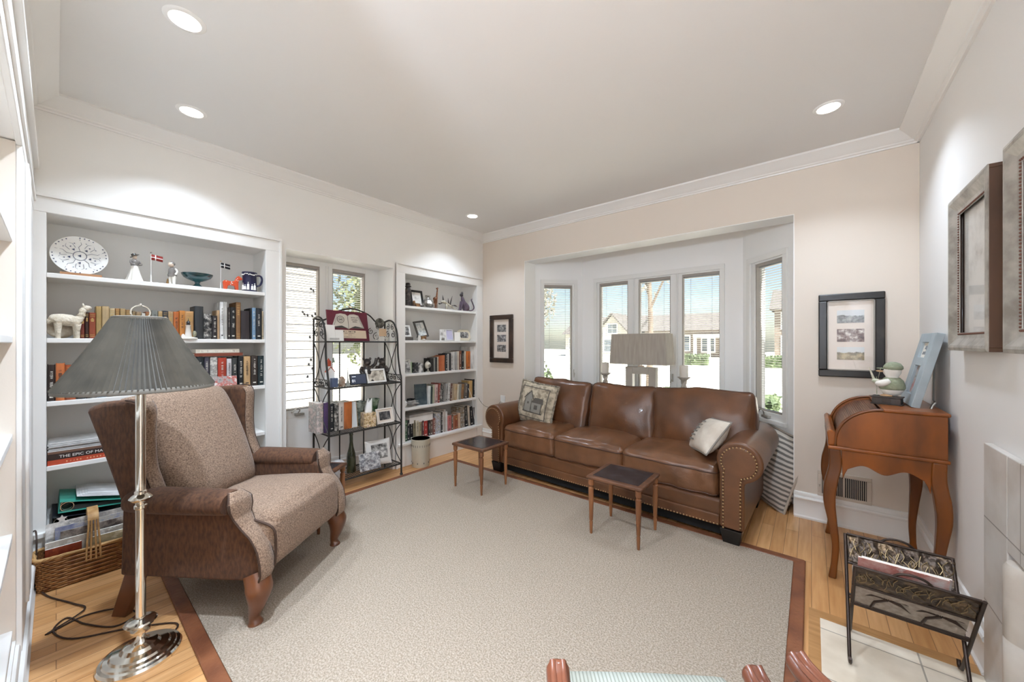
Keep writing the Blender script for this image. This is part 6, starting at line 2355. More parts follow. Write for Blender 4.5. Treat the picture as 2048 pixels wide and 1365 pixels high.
for q in (-0.016, -0.006, 0.006, 0.016):
    b.tube(smooth_path([(bxh + 0.004, q * 1.6, 0.10), (bxh + 0.006, q * 1.4, 0.19), (bxh - 0.006, q, 0.29), (bxh - 0.03, q, 0.33), (0.0, q, 0.345), (-bxh + 0.03, q, 0.33), (-bxh + 0.006, q, 0.29), (-bxh - 0.006, q * 1.4, 0.19), (-bxh - 0.004, q * 1.6, 0.10)], 6), 0.0042, 6, flat=1.3)
b.grid(lambda u, v: (0.083 * math.cos(PI * (0.04 + 0.92 * u)), -0.02 + 0.04 * v, 0.292 + 0.058 * math.sin(PI * (0.04 + 0.92 * u)) ** 0.7), 24, 3)
b.build('handle', WICK_L, bk, smooth=70)
MAGS = [(-0.045, 0.29, 0.16, 0, ['#d9d4cd', '#8f8b88', '#c7c1ba', '#efece8'], 'grey and white magazine', 0.0), (-0.025, 0.27, 0.16, 0, ['#6b7190', '#8f92a8', '#b9b3a8', '#85899f'], 'blue magazine', 0.08), (-0.005, 0.25, 0.15, 0, ['#2a2a33', '#4a3f3c', '#8a7d72', '#b5aca2'], 'dark magazine', 0.1), (0.015, 0.225, 0.14, 0, ['#e6e2dc', '#d2c9bd', '#b4aba0', '#f0eeea'], 'cream magazine', -0.05), (0.038, 0.20, 0.06, 0, ['#8f3a22', '#a4502f', '#7a2d1c', '#94432a'], 'rust red paperback', -0.25), (0.042, 0.205, 0.085, 0, ['#d8c9a4', '#c3b48e', '#a89a78', '#e2d8ba'], 'straw yellow magazine', 0.18)]
for i, (dx, zt, hw_, tl_, cols, nm, yo) in enumerate(MAGS):
    zb = 0.02
    m = thing('magazine', '%s standing in the wicker basket' % nm, 'magazine', (bk.location.x + dx, bk.location.y + yo * 0.4, zb), 0, 'magazines in the wicker basket', ry=math.radians(-7 if i < 3 else 3))
    hw_ = min(hw_, 0.165)
    b = MB()
    b.box(-0.005, 0.004, -hw_, hw_, 0, zt - zb)
    b.build('pages', PAPER, m)
    b = MB()
    b.box(0.0042, 0.0056, -hw_ - 0.001, hw_ + 0.001, 0, zt - zb + 0.001)
    b.build('cover', photo_mat('basket_cover_%d' % i, cols, 13, 3 + i * 2), m)
# ============================================================ ornaments, far bookcase
Z1, Z2, Z3, Z4, Z5 = 1.6302, 1.2752, 0.9302, 0.5802, 0.2402
CARV = mat('dark_carved_wood', '#2b2523', 0.45, col2='#5f544d', nscale=45, ramp=(0.48, 0.64), bump=0.8, bscale=40, bdist=0.006)


def stand_frame(label, loc, w, h, bw, fm, pm, lean=14, rz=0.0, d=0.014, matb=None):
    """picture frame standing on a shelf, facing +x, leaning back"""
    t = thing('framed_photo', label, 'picture frame', loc, rz, ry=math.radians(-lean))
    b = MB()
    b.box(0, d, -w / 2, w / 2, h - bw, h).box(0, d, -w / 2, w / 2, 0, bw).box(0, d, -w / 2, -w / 2 + bw, bw, h - bw).box(0, d, w / 2 - bw, w / 2, bw, h - bw)
    b.build('frame', fm, t, bevel=0.002, seg=1)
    if matb:
        b = MB()
        b.box(0.002, d * 0.4, -w / 2 + bw, w / 2 - bw, bw, h - bw)
        b.build('mat_board', MATB, t)
        bw = bw + matb
    b = MB()
    b.box(0.002, d * 0.55, -w / 2 + bw, w / 2 - bw, bw, h - bw)
    b.build('photograph', pm, t)
    b = MB()
    q = math.radians(lean * 2.2)
    L = h * 0.62
    b.prism([(0, L), (-0.002, L), (-L * math.tan(q) * 0.9 - 0.002, 0.0 + L * math.tan(q) * math.tan(math.radians(lean)) * 0.9), (-L * math.tan(q) * 0.9, 0.0 + L * math.tan(q) * math.tan(math.radians(lean)) * 0.9)], -0.015, 0.015, 'y')
    b.build('easel_back', BLACK_M, t)
    return t


BW1 = photo_mat('photo_mono_a', ['#1f1e1e', '#5a5858', '#a09e9b', '#dcdad6'], 30, 11)
BW2 = photo_mat('photo_mono_b', ['#2b2a2a', '#6d6b69', '#b1aeaa', '#e4e2de'], 26, 14)
PALE = photo_mat('photo_pale_street', ['#8c979b', '#b9c0c1', '#dcdedb', '#eceae4'], 24, 17)
LAVD = mat('lavender_glass', '#b9b4cf', 0.3, col2='#cfcbe0', nscale=6)

f = figurine('carved_totem', 'tall dark carved totem with round cap at the left end of the top shelf', 'ornament', (-3.29, 2.325, Z1))
b = MB()
b.lathe([(0.032, 0.0), (0.034, 0.02), (0.028, 0.05), (0.033, 0.08), (0.028, 0.115), (0.033, 0.15), (0.03, 0.18), (0.022, 0.2), (0.034, 0.208), (0.034, 0.214), (0.024, 0.22), (0.026, 0.235), (0.02, 0.248), (0.001, 0.25)], 18)
b.build('totem', CARV, f, smooth=60)
stand_frame('black frame with pale drawing behind the carved totem on the top shelf', (-3.30, 2.452, Z1), 0.165, 0.19, 0.024, BLACK_M, photo_mat('pale_drawing', ['#a9a59f', '#dcd9d3', '#eae8e3', '#efede9'], 12, 5), 12)
f = figurine('wooden_box', 'small two-tone wooden block before the black frame on the top shelf', 'ornament', (-3.225, 2.385, Z1))
b = MB()
b.box(-0.012, 0.012, -0.015, 0.042, 0, 0.035).prism([(-0.042, 0), (-0.018, 0), (-0.022, 0.05), (-0.032, 0.062), (-0.042, 0.05)], -0.01, 0.012, 'x')
b.build('block', mat('two_tone_wood', '#a97b4e', 0.5, col2='#4a3526', nscale=14), f, bevel=0.003)
f = figurine('silver_pot', 'round silver pot with patterned facets on the top shelf, left of the giraffe', 'vase', (-3.29, 2.582, Z1))
b = MB()
b.lathe([(0.06, 0.0), (0.078, 0.02), (0.074, 0.05), (0.05, 0.085), (0.028, 0.105), (0.022, 0.115), (0.028, 0.13), (0.03, 0.14), (0.024, 0.14), (0.018, 0.118), (0.001, 0.11)], 9)
b.build('pot', mat('etched_silver', '#cfcac2', 0.3, metal=0.6, col2='#6a655f', nscale=24, ramp=(0.42, 0.6)), f, smooth=20)
f = figurine('giraffe_figurine', 'brown wooden giraffe standing on the top shelf of the far bookcase', 'ornament', (-3.228, 2.637, Z1))
b = MB()
for (x_, y_) in ((-0.008, -0.012), (0.008, -0.01), (-0.008, 0.014), (0.008, 0.016)):
    b.tube([(x_, y_, 0), (x_, y_, 0.05), (x_ * 0.6, y_, 0.1)], [0.004, 0.0045, 0.009], 8)
b.tube(smooth_path([(0, -0.022, 0.095), (0, -0.005, 0.108), (0, 0.014, 0.112), (0, 0.02, 0.135), (0, 0.026, 0.18), (0, 0.03, 0.215)], 4), [0.01, 0.014, 0.017, 0.018, 0.018, 0.019, 0.019, 0.018, 0.017, 0.015, 0.013, 0.011, 0.01, 0.009, 0.0085, 0.008, 0.0075, 0.007, 0.007, 0.007, 0.007], 10)
b.ball((0, 0.024, 0.221), (0.007, 0.015, 0.008), 10, 6)
for s in (-1, 1):
    b.tube([(s * 0.004, 0.03, 0.225), (s * 0.006, 0.031, 0.237)], 0.0016, 6)
    b.ball((s * 0.011, 0.034, 0.224), (0.006, 0.002, 0.003), 8, 5)
b.build('giraffe', mat('giraffe_wood', '#8a5636', 0.4, col2='#5f371f', nscale=30, ramp=(0.45, 0.55)), f, smooth=70)
f = figurine('bone_carving', 'pale carved creature with dark fins lying on the top shelf beside the giraffe', 'ornament', (-3.25, 2.84, Z1))
b = MB()
b.tube(smooth_path([(0.02, 0.11, 0.006), (0.01, 0.06, 0.03), (0, 0.0, 0.06), (0, -0.06, 0.085), (0.0, -0.105, 0.08)], 5), [0.004 + 0.0009 * i for i in range(12)] + [0.0145, 0.016, 0.018, 0.02, 0.019, 0.016, 0.013, 0.011, 0.006], 10)
b.tube(smooth_path([(0, -0.02, 0.06), (0.01, -0.03, 0.03), (0.012, -0.03, 0.0)], 4), 0.012, 8)
b.build('body', mat('pale_horn', '#cfc7b4', 0.4, col2='#8f8674', nscale=26), f, smooth=70)
b = MB()
for (y_, z_, dy, dz) in ((-0.07, 0.10, -0.01, 0.06), (0.03, 0.06, 0.035, 0.105), (0.01, 0.06, -0.01, 0.075)):
    b.tube([(0, y_, z_), (0, y_ + dy * 0.5, z_ + dz * 0.5), (0, y_ + dy, z_ + dz)], [0.009, 0.006, 0.001], 7)
b.build('horns', mat('dark_horn', '#3f3a36', 0.35), f, smooth=60)
b = MB()
b.tube(smooth_path([(0, -0.09, 0.07), (0.01, -0.13, 0.058), (0.01, -0.155, 0.062)], 4), [0.006] * 4 + [0.008, 0.008, 0.006, 0.003, 0.001], 7)
b.build('fin', mat('dark_horn', '#3f3a36', 0.35), f, smooth=60)
b = MB()
b.tube(smooth_path([(0, 0.03, 0.04), (0.01, 0.09, 0.055), (0.01, 0.14, 0.04)], 4), [0.005] * 4 + [0.008, 0.008, 0.006, 0.003, 0.001], 7)
b.build('fin', mat('dark_horn', '#3f3a36', 0.35), f, smooth=60)
f = figurine('cat_figurine', 'purple-grey cat statue with curled tail at the right end of the top shelf', 'ornament', (-3.235, 3.07, Z1))
CATM = mat('purple_grey_stone', '#6b5a68', 0.35, col2='#4a3f4a', nscale=16)
b = MB()
b.tube(smooth_path([(0, 0.045, 0.0), (0, 0.035, 0.05), (0, 0.0, 0.1), (0, -0.02, 0.15), (0, -0.024, 0.17)], 5), [0.03, 0.036, 0.041, 0.044, 0.045, 0.044, 0.042, 0.039, 0.036, 0.033, 0.030, 0.027, 0.024, 0.022, 0.020, 0.018, 0.017, 0.016, 0.015, 0.015, 0.015], 14)
for x_ in (-0.014, 0.014):
    b.tube(smooth_path([(x_, -0.028, 0.11), (x_, -0.045, 0.05), (x_, -0.06, 0.004)], 4), [0.015] * 4 + [0.012, 0.011, 0.01, 0.009, 0.009], 8)
    b.ball((x_, -0.07, 0.007), (0.011, 0.017, 0.007), 8, 5)
b.build('body', CATM, f, smooth=80)
b = MB()
b.ball((0, -0.034, 0.187), (0.02, 0.024, 0.02), 12, 8)
for s in (-1, 1):
    b.lathe([(0.009, 0.0), (0.001, 0.03)], 8, (s * 0.011, -0.026, 0.2))
b.build('head', mat('dark_cat_head', '#3b363b', 0.35), f, smooth=60)
b = MB()
b.tube(smooth_path([(0, 0.06, 0.012), (0.005, 0.13, 0.014), (0.01, 0.165, 0.05), (0.008, 0.14, 0.11), (0.005, 0.125, 0.14), (0.0, 0.14, 0.155)], 5), 0.0075, 8)
b.build('tail', CATM, f, smooth=60)

# second shelf
stand_frame('white framed grey photo on a flat dark book, second shelf, far bookcase', (-3.265, 2.278, Z2 + 0.034), 0.13, 0.125, 0.016, WHITE, BW1, 16)
t = flat_book('book', 'dark book lying flat under the white frame on the second shelf, far bookcase', 'book', (-3.28, 2.285, 0), 0.11, 0.115, 0.032, Z2, mat('dark_box_cover', '#4d4743', 0.5))
stand_frame('dark grey frame tilted sideways with pale street photo on the second shelf, far bookcase', (-3.30, 2.53, Z2 + 0.032), 0.15, 0.19, 0.02, mat('dark_pewter_frame', '#4a4844', 0.4), PALE, 18).rotation_euler.rotate_axis('X', math.radians(9))
f = figurine('wooden_ornament', 'small glass and driftwood ornament before the tilted grey frame', 'ornament', (-3.225, 2.45, Z2))
b = MB()
b.box(-0.012, 0.012, 0.0, 0.055, 0.012, 0.045).tube([(0, 0.04, 0.0), (0.003, 0.06, 0.06)], 0.006, 6)
b.build('driftwood', mat('driftwood', '#b08a5c', 0.6, col2='#6b4a30', nscale=20), f, bevel=0.003)
b = MB()
b.lathe([(0.018, 0.0), (0.017, 0.035), (0.012, 0.045), (0.014, 0.055)], 14, (0, -0.03, 0))
b.ball((0.012, 0.022, 0.008), (0.012, 0.02, 0.01), 10, 6)
b.build('glass_cup', mat('pale_glass_cup', '#dedbd4', 0.15, spec=0.8), f, smooth=60)
f = figurine('greeting_card', 'folded cards with grey drawing standing on the second shelf of the far bookcase', 'card', (-3.26, 2.77, Z2))
b = MB()
b.prism([(0.0, -0.045), (0.001, -0.045), (0.025, 0.03), (0.024, 0.031)], 0, 0.125, 'z')
b.prism([(-0.03, 0.0), (-0.029, -0.002), (0.0, -0.045), (0.001, -0.044)], 0, 0.125, 'z')
b.build('card', photo_mat('card_drawing', ['#77736f', '#cfccc8', '#e3e1dd', '#efeeea'], 18, 6), f)
f = figurine('trinket', 'tiny grey figure of animals at the front edge of the second shelf', 'ornament', (-3.222, 2.742, Z2))
b = MB()
for q in (-0.014, 0.0, 0.014):
    b.ball((0, q, 0.012), (0.007, 0.007, 0.012), 8, 6).ball((0.003, q, 0.027), 0.0055, 8, 5)
b.build('figures', mat('grey_pewter_trinket', '#8a857e', 0.4, metal=0.5), f, smooth=60)
stand_frame('silver frame with lavender picture on the second shelf of the far bookcase', (-3.27, 2.88, Z2), 0.115, 0.13, 0.011, mat('silver_thin_frame', '#d6d4d6', 0.3, metal=0.3), LAVD, 10)
f = figurine('greeting_card', 'small white card leaning between lavender and cream frames on the second shelf', 'card', (-3.25, 2.985, Z2))
f.rotation_euler = (0, math.radians(-8), math.radians(-35))
b = MB()
b.box(0, 0.0015, -0.035, 0.035, 0, 0.1).prism([(-0.035, 0.0), (-0.034, 0.0), (-0.0, 0.1), (-0.001, 0.1)], -0.035, 0.035, 'y')
b.build('card', PAPER, f)
f = thing('framed_photo', 'cream octagonal frame with group photo at the right end of the second shelf', 'picture frame', (-3.30, 3.14, Z2), 0, ry=math.radians(-10))


def octagon(w, h, c):
    return [(-w + c, 0), (w - c, 0), (w, c), (w, h - c), (w - c, h), (-w + c, h), (-w, h - c), (-w, c)]


b = MB()
b.prism(octagon(0.105, 0.135, 0.032), 0, 0.014, 'x')
b.build('frame', mat('cream_frame', '#ddd3bb', 0.4), f, bevel=0.004)
b = MB()
b.prism([(y_, z_ + 0.032) for y_, z_ in octagon(0.07, 0.072, 0.015)], 0.0141, 0.0155, 'x')
b.build('photograph', BW1, f)
b = MB()
b.prism([(0, 0.09), (-0.002, 0.09), (-0.035, 0.006), (-0.033, 0.006)], -0.015, 0.015, 'y')
b.build('easel_back', BLACK_M, f)

# third shelf, left part
stand_frame('small silver frame with grey photo at the left of the middle shelf', (-3.27, 2.30, Z3), 0.09, 0.14, 0.009, CHROME, BW2, 10)
f = figurine('greeting_card', 'pale green card standing beside the silver frame on the middle shelf', 'card', (-3.285, 2.358, Z3))
b = MB()
b.box(0, 0.0015, -0.022, 0.022, 0, 0.115).prism([(-0.03, 0), (-0.029, 0), (0.0, 0.115), (-0.001, 0.115)], -0.022, 0.022, 'y')
b.build('card', mat('pale_green_card', '#b4cbaa', 0.6), f)
f = figurine('bookend', 'black and white patterned block bookend on the middle shelf of the far bookcase', 'ornament', (-3.27, 2.43, Z3))
b = MB()
b.box(-0.04, 0.02, -0.06, -0.005, 0, 0.11)
b.build('block', mat('black_block', '#2b2a2c', 0.4, col2='#7d7a76', nscale=30, ramp=(0.55, 0.6)), f, bevel=0.002)
b = MB()
b.prism([(-0.003, 0)] + [(-0.003, 0.06)] + arc(0.026, 0.07, 0.03, 180, 0, 10, 0.035) + [(0.056, 0)], 0.0, 0.03, 'x')
b.build('arch_face', mat('marbled_arch', '#cfccc8', 0.3, col2='#55524f', nscale=24, ramp=(0.45, 0.6)), f, bevel=0.003)
f = figurine('desk_globe', 'small cream and grey globe on a stand on the middle shelf', 'globe', (-3.26, 2.565, Z3))
b = MB()
b.ball((0, 0, 0.075), 0.036, 20, 12)
b.build('globe', mat('globe_map', '#d8d2c4', 0.4, col2='#8a857c', nscale=16, ramp=(0.46, 0.54)), f, smooth=80)
b = MB()
b.tube([(0, 0.043 * math.sin(math.radians(a)), 0.075 + 0.043 * math.cos(math.radians(a))) for a in range(-10, 351, 12)], 0.004, 8)
b.lathe([(0.03, 0), (0.03, 0.006), (0.012, 0.012), (0.008, 0.034)], 16)
b.box(-0.02, 0.02, 0.03, 0.075, 0, 0.016)
b.build('stand', mat('globe_stand', '#b9b3a8', 0.35, metal=0.3), f, smooth=40)

# fourth and lowest shelves, left part
f = figurine('notebook', 'dark teal ribbed notebook facing forward beside the leaning books', 'notebook', (-3.262, 2.478, Z4))
f.rotation_euler = (0, math.radians(-7), math.radians(-12))
b = MB()
b.box(-0.012, 0, -0.07, 0.07, 0, 0.225)
for k in range(20):
    b.tube([(0.001, -0.068, 0.008 + k * 0.011), (0.001, 0.068, 0.008 + k * 0.011)], 0.0022, 5)
b.build('cover', mat('dark_teal_cover', '#34454c', 0.4, col2='#56646a', nscale=20), f)
f = thing('paper_stack', 'heap of papers, cables and small black gadgets at the left of the fourth shelf', 'papers', (-3.30, 2.36, Z4), 0)
b = MB()
random.seed(9)
for k in range(14):
    a = random.uniform(-0.4, 0.4)
    b.xf(Matrix.Translation((random.uniform(-0.01, 0.02), random.uniform(-0.035, 0.02), 0.003 + k * 0.0042)) @ Matrix.Rotation(a, 4, 'Z'))
    b.box(-0.055, 0.055, -0.075 + 0.002 * k, 0.075 - 0.002 * k, 0, 0.0032)
b.xf(None)
b.build('papers', mat('grey_papers', '#cdc9c4', 0.7, col2='#8f8b86', nscale=20), f)
b = MB()
b.tube(smooth_path([(0.03, -0.07, 0.062), (0.04, -0.03, 0.075), (0.0, 0.01, 0.066), (0.03, 0.04, 0.074), (0.02, -0.03, 0.082), (-0.02, 0.02, 0.07)], 5), 0.005, 6)
b.box(-0.03, 0.03, -0.02, 0.03, 0.062, 0.078)
b.build('black_gadget', BLACK_M, f, smooth=50)
b = MB()
b.ball((0.025, -0.08, 0.035), (0.02, 0.022, 0.035), 12, 8)
b.build('white_gadget', WHITE, f, smooth=80)
t = thing('archive_box', 'white box lying on top of the lowest-shelf books, far bookcase', 'box', (-3.30, 2.46, 0.4085), 0)
b = MB()
b.box(-0.10, 0.075, -0.16, 0.14, 0, 0.085)
b.build('box', mat('white_box_board', '#e6e3de', 0.6, col2='#d7d3cd', nscale=5), t, bevel=0.002)
b = MB()
b.box(-0.102, 0.077, -0.162, 0.142, 0.062, 0.088)
b.build('lid', mat('grey_lid_board', '#b5b1ab', 0.6, col2='#8f8b86', nscale=9), t, bevel=0.002)
cdw = MB()
cdw.tube(smooth_path([(-3.215, 3.13, 0.70), (-3.20, 3.17, 0.60), (-3.19, 3.18, 0.52), (-3.19, 3.20, 0.36), (-3.17, 3.21, 0.255), (-3.12, 3.12, 0.244), (-3.10, 3.0, 0.243)], 5), 0.0025, 6)
tag(cdw.build('white_cord', WHITE, smooth=60), 'thin white cord hanging over the lower shelves of the far bookcase', 'cord')
cdw = MB()
cdw.tube(smooth_path([(-3.20, 3.255, 0.62), (-3.17, 3.30, 0.52), (-3.12, 3.345, 0.46), (-2.97, 3.345, 0.47), (-2.89, 3.34, 0.54), (-2.872, 3.336, 0.55)], 5), 0.0022, 6)
tag(cdw.build('black_cord', BLACK_M, smooth=60), 'thin black cord running from the bookcase to the wall outlet', 'cord')

# waste bin
wb = thing('waste_bin', 'cream round waste bin with green inside on the floor before the far bookcase', 'waste bin', (-3.088, 2.335, 0.0))
b = MB()
b.lathe([(0.001, 0.004), (0.084, 0.0), (0.087, 0.004), (0.093, 0.268), (0.096, 0.272), (0.096, 0.28), (0.092, 0.28)], 40)
b.build('bin_wall', mat('cream_enamel', '#d3cdbb', 0.4, col2='#c9c2af', nscale=4), wb, smooth=40)
b = MB()
b.lathe([(0.092, 0.28), (0.089, 0.27), (0.083, 0.01), (0.001, 0.008)], 40)
b.build('lining', mat('sage_green_lining', '#8b9a86', 0.5), wb, smooth=40)
b = MB()
for k in range(26):
    a = 2 * PI * k / 26
    b.tube([(0.0925 * math.cos(a), 0.0925 * math.sin(a), 0.205), (0.0935 * math.cos(a), 0.0935 * math.sin(a), 0.226)], 0.0022, 5)
for k in range(9):
    a = 2 * PI * k / 9 - 0.3
    b.ball((0.089 * math.cos(a), 0.089 * math.sin(a), 0.045), (0.004, 0.006, 0.009), 7, 5)
b.build('painted_pattern', mat('grey_bin_paint', '#77736a', 0.5), wb, smooth=60)

# ============================================================ metal rack
rk = thing('metal_rack', 'dark wrought iron four-tier rack with scrolled top before the recess window', 'rack', (-3.16, 1.722, 0))
xb, xf_ = -0.14, 0.14
ya, yb = -0.338, 0.338
TIERS = ((0.112, 0.14), (0.50, 0.14), (0.882, 0.14), (1.264, 0.08))
for y in (ya, yb):
    b = MB()
    b.tube(smooth_path([(xf_, y, 0.012), (xf_, y, 0.45), (xf_, y, 0.88), (xf_ - 0.02, y, 0.97), (xf_ - 0.052, y, 1.12), (xf_ - 0.06, y, 1.264), (xf_ - 0.075, y, 1.36), (xf_ - 0.125, y, 1.44), (xf_ - 0.2, y, 1.468), (xb, y, 1.455)], 5), 0.0085, 8)
    b.lathe([(0.014, 0.0), (0.014, 0.012), (0.009, 0.02)], 12, (xf_, y, 0))
    b.build('front_post', IRON, rk, smooth=60)
    b = MB()
    b.tube([(xb, y, 0.0), (xb, y, 1.458)], 0.0085, 8)
    b.build('back_post', IRON, rk, smooth=60)
for z, xx in TIERS:
    b = MB()
    b.tube([(xb, ya, z - 0.006), (xx, ya, z - 0.006), (xx, yb, z - 0.006), (xb, yb, z - 0.006)], 0.0075, 6, closed=True)
    b.build('shelf_rim', IRON, rk)
    b = MB()
    n = 28
    for k in range(n + 1):
        y = ya + (yb - ya) * k / n
        b.box(xb, xx, y - 0.0022, y + 0.0022, z - 0.002, z)
    m = int((xx - xb) / 0.024)
    for k in range(m + 1):
        x = xb + (xx - xb) * k / m
        b.box(x - 0.0022, x + 0.0022, ya, yb, z - 0.003, z - 0.001)
    b.build('mesh_shelf', IRON, rk)
for y in (-0.115, 0.115):
    b = MB()
    b.tube([(xb, y, 0.1), (xb, y, 1.26)], 0.006, 8)
    b.build('back_bar', IRON, rk, smooth=60)


def scroll(c, r, turns, a0, sgn, pl='y', n=22):
    out = []
    for k in range(n + 1):
        t = k / n
        rr = r * (1 - 0.8 * t)
        a = a0 + sgn * 2 * PI * turns * t
        out.append((c[0], c[1] + rr * math.cos(a), c[2] + rr * math.sin(a)) if pl == 'y' else (c[0] + rr * math.cos(a), c[1], c[2] + rr * math.sin(a)))
    return out


for y in (ya, yb):
    b = MB()
    for i in range(3):
        z0, z1 = TIERS[i][0] + 0.005, TIERS[i + 1][0] - 0.012
        xx1 = (TIERS[i][1] + TIERS[i + 1][1]) / 2 - (0.015 if i == 2 else 0)
        mid = (xb + xx1) / 2
        for sg in (-1, 1):
            e = xb + 0.006 if sg < 0 else TIERS[i][1] - 0.006
            e1 = xb + 0.006 if sg < 0 else TIERS[i + 1][1] - 0.004
            b.tube(smooth_path([(e, y, z0), (mid + sg * 0.045, y, z0 + (z1 - z0) * 0.25), (mid + sg * 0.006, y, (z0 + z1) / 2), (mid + sg * 0.045, y, z0 + (z1 - z0) * 0.75), (e1, y, z1)], 6), 0.0042, 6)
    for (cx, cz, r, s) in ((-0.085, 1.33, 0.035, 1), (0.0, 1.33, 0.035, -1), (-0.085, 1.405, 0.03, -1), (-0.01, 1.40, 0.028, 1), (-0.085, 0.915, 0.026, 1), (-0.03, 0.915, 0.026, -1), (0.03, 0.915, 0.026, 1), (0.09, 0.915, 0.026, -1)):
        b.tube(scroll((cx, y, cz), r, 1.3, PI / 2, s, 'x'), 0.0035, 6)
    b.tube([(xb, y, 0.945), (xf_ - 0.01, y, 0.945)], 0.004, 6)
    b.build('side_scrolls', IRON, rk, smooth=60)
b = MB()
b.tube(smooth_path([(xb, ya, 1.458), (xb, ya + 0.04, 1.45), (xb, ya + 0.10, 1.455), (xb, ya + 0.18, 1.52), (xb, 0, 1.565), (xb, yb - 0.18, 1.52), (xb, yb - 0.10, 1.455), (xb, yb - 0.04, 1.45), (xb, yb, 1.458)], 6), 0.007, 8)
for (y, z, r, s) in ((ya + 0.075, 1.41, 0.035, 1), (yb - 0.075, 1.41, 0.035, -1), (-0.09, 1.42, 0.045, -1), (0.09, 1.42, 0.045, 1), (ya + 0.09, 1.31, 0.04, -1), (yb - 0.09, 1.31, 0.04, 1), (yb - 0.15, 1.36, 0.03, 1)):
    b.tube(scroll((xb, y, z), r, 1.35, PI / 2, s), 0.0035, 6)
b.build('back_scroll', IRON, rk, smooth=60)

# ---- top tier
T1 = 1.2655
pq = thing('award_plaque', 'wine red award plaque with silver open book leaning on the rack top tier', 'plaque', (-3.135, 1.615, T1), 0, ry=math.radians(-13), rx=math.radians(-1))
b = MB()
b.box(-0.012, 0, -0.18, 0.19, 0, 0.272)
b.build('board', mat('wine_red_board', '#6d2536', 0.3, col2='#55192a', nscale=4), pq, bevel=0.004)
b = MB()
SILB = mat('brushed_book_silver', '#cfc8bc', 0.35, metal=0.25)
b.prism([(-0.145, 0.118), (-0.10, 0.235), (-0.06, 0.245), (-0.02, 0.24), (0.0, 0.225), (0.02, 0.24), (0.06, 0.245), (0.10, 0.235), (0.145, 0.118), (0.08, 0.115), (0.02, 0.115), (0.0, 0.105), (-0.02, 0.115), (-0.08, 0.115)], 0.0, 0.006, 'x')
bk_ = b.build('open_book_relief', SILB, pq, bevel=0.002)
b = MB()
INKP = mat('plaque_ink', '#3a3836', 0.5)
b.tube([(0.0065, 0.0, 0.225), (0.0065, 0.0, 0.108)], 0.0015, 5)
b.tube([(0.0065, -0.065 + 0.03 * math.cos(2 * PI * k / 24), 0.19 + 0.03 * math.sin(2 * PI * k / 24)) for k in range(24)], 0.0022, 5, closed=True)
b.tube([(0.0065, -0.065 + 0.018 * math.cos(2 * PI * k / 24), 0.19 + 0.018 * math.sin(2 * PI * k / 24)) for k in range(24)], 0.0015, 5, closed=True)
for q in (-0.006, 0.006):
    b.ball((0.0065, -0.065 + q, 0.19), (0.001, 0.005, 0.007), 8, 5)
b.prism([(0.0, 0.108), (0.02, 0.118), (0.06, 0.135), (0.09, 0.13), (0.14, 0.12), (0.08, 0.116), (0.02, 0.116)], 0.006, 0.0068, 'x')
b.prism([(0.0, 0.108), (-0.02, 0.118), (-0.06, 0.135), (-0.09, 0.13), (-0.14, 0.12), (-0.08, 0.116), (-0.02, 0.116)], 0.006, 0.0068, 'x')
for q in (0.0, 0.008):
    for s in (-1, 1):
        b.tube([(0.0064, s * (0.137 - q), 0.123), (0.0064, s * (0.097 - q), 0.228)], 0.0009, 4)
b.build('book_engraving', INKP, bk_, smooth=60)
for k, (tx_, zz) in enumerate((('BOOK OF', 0.212), ('GOLDEN', 0.192), ('DEEDS', 0.174))):
    lettering(tx_, 0.014, INKP, pq, (0.0066, 0.06, zz), (PI / 2, 0, PI / 2))
b = MB()
b.box(0.0, 0.002, -0.075, 0.16, 0.025, 0.098)
np_ = b.build('name_plate', mat('tan_name_plate', '#cdb9a0', 0.4), pq)
b = MB()
random.seed(13)
for zz, h_, y0_, y1_ in ((0.084, 0.011, -0.065, 0.06), (0.069, 0.006, -0.045, 0.05), (0.054, 0.004, -0.01, 0.025), (0.036, 0.005, -0.055, 0.055)):
    y_ = y0_
    while y_ < y1_:
        w_ = h_ * random.uniform(0.35, 0.7)
        if random.random() > 0.15:
            b.box(0.002, 0.0024, y_, y_ + w_ * 0.3, zz - h_ / 2, zz + h_ / 2).box(0.002, 0.0024, y_ + w_ * 0.3, y_ + w_, zz + random.choice((-h_ / 2, h_ * 0.3)), zz + h_ / 2)
        y_ += w_ + h_ * 0.22
b.build('engraved_lines', INKP, np_)
f = figurine('greeting_card', 'white folded card beside the wine red plaque on the rack top tier', 'card', (-3.10, 1.475, T1))
f.rotation_euler = (0, math.radians(-7), math.radians(6))
b = MB()
b.box(0, 0.0015, -0.085, 0.0, 0, 0.135).box(0, 0.0015, 0.001, 0.075, 0, 0.095).prism([(-0.04, 0), (-0.039, 0), (0.0, 0.13), (-0.001, 0.13)], -0.06, -0.01, 'y')
b.build('card', mat('white_card', '#ecebe7', 0.6), f)
b = MB()
for k in range(3):
    b.box(0.002, 0.003, -0.05, 0.035, 0.012 + k * 0.005, 0.0135 + k * 0.005)
b.build('printed_line', mat('grey_print', '#5d5b58', 0.6), f)
f = figurine('card_holder', 'scrolled wire card holder with round medallion at the right of the rack top tier', 'ornament', (-3.115, 1.915, T1))
f.scale = (1, 1, 1)
b = MB()
b.lathe([(0.001, -0.004), (0.045, -0.004), (0.048, 0.0), (0.045, 0.005), (0.001, 0.004)], 28, (-0.005, -0.02, 0.165), 'x')
b.build('medallion', mat('bronze_medallion', '#77746a', 0.45, metal=0.5, col2='#3f3d38', nscale=26, ramp=(0.45, 0.55)), f, smooth=40)
b = MB()
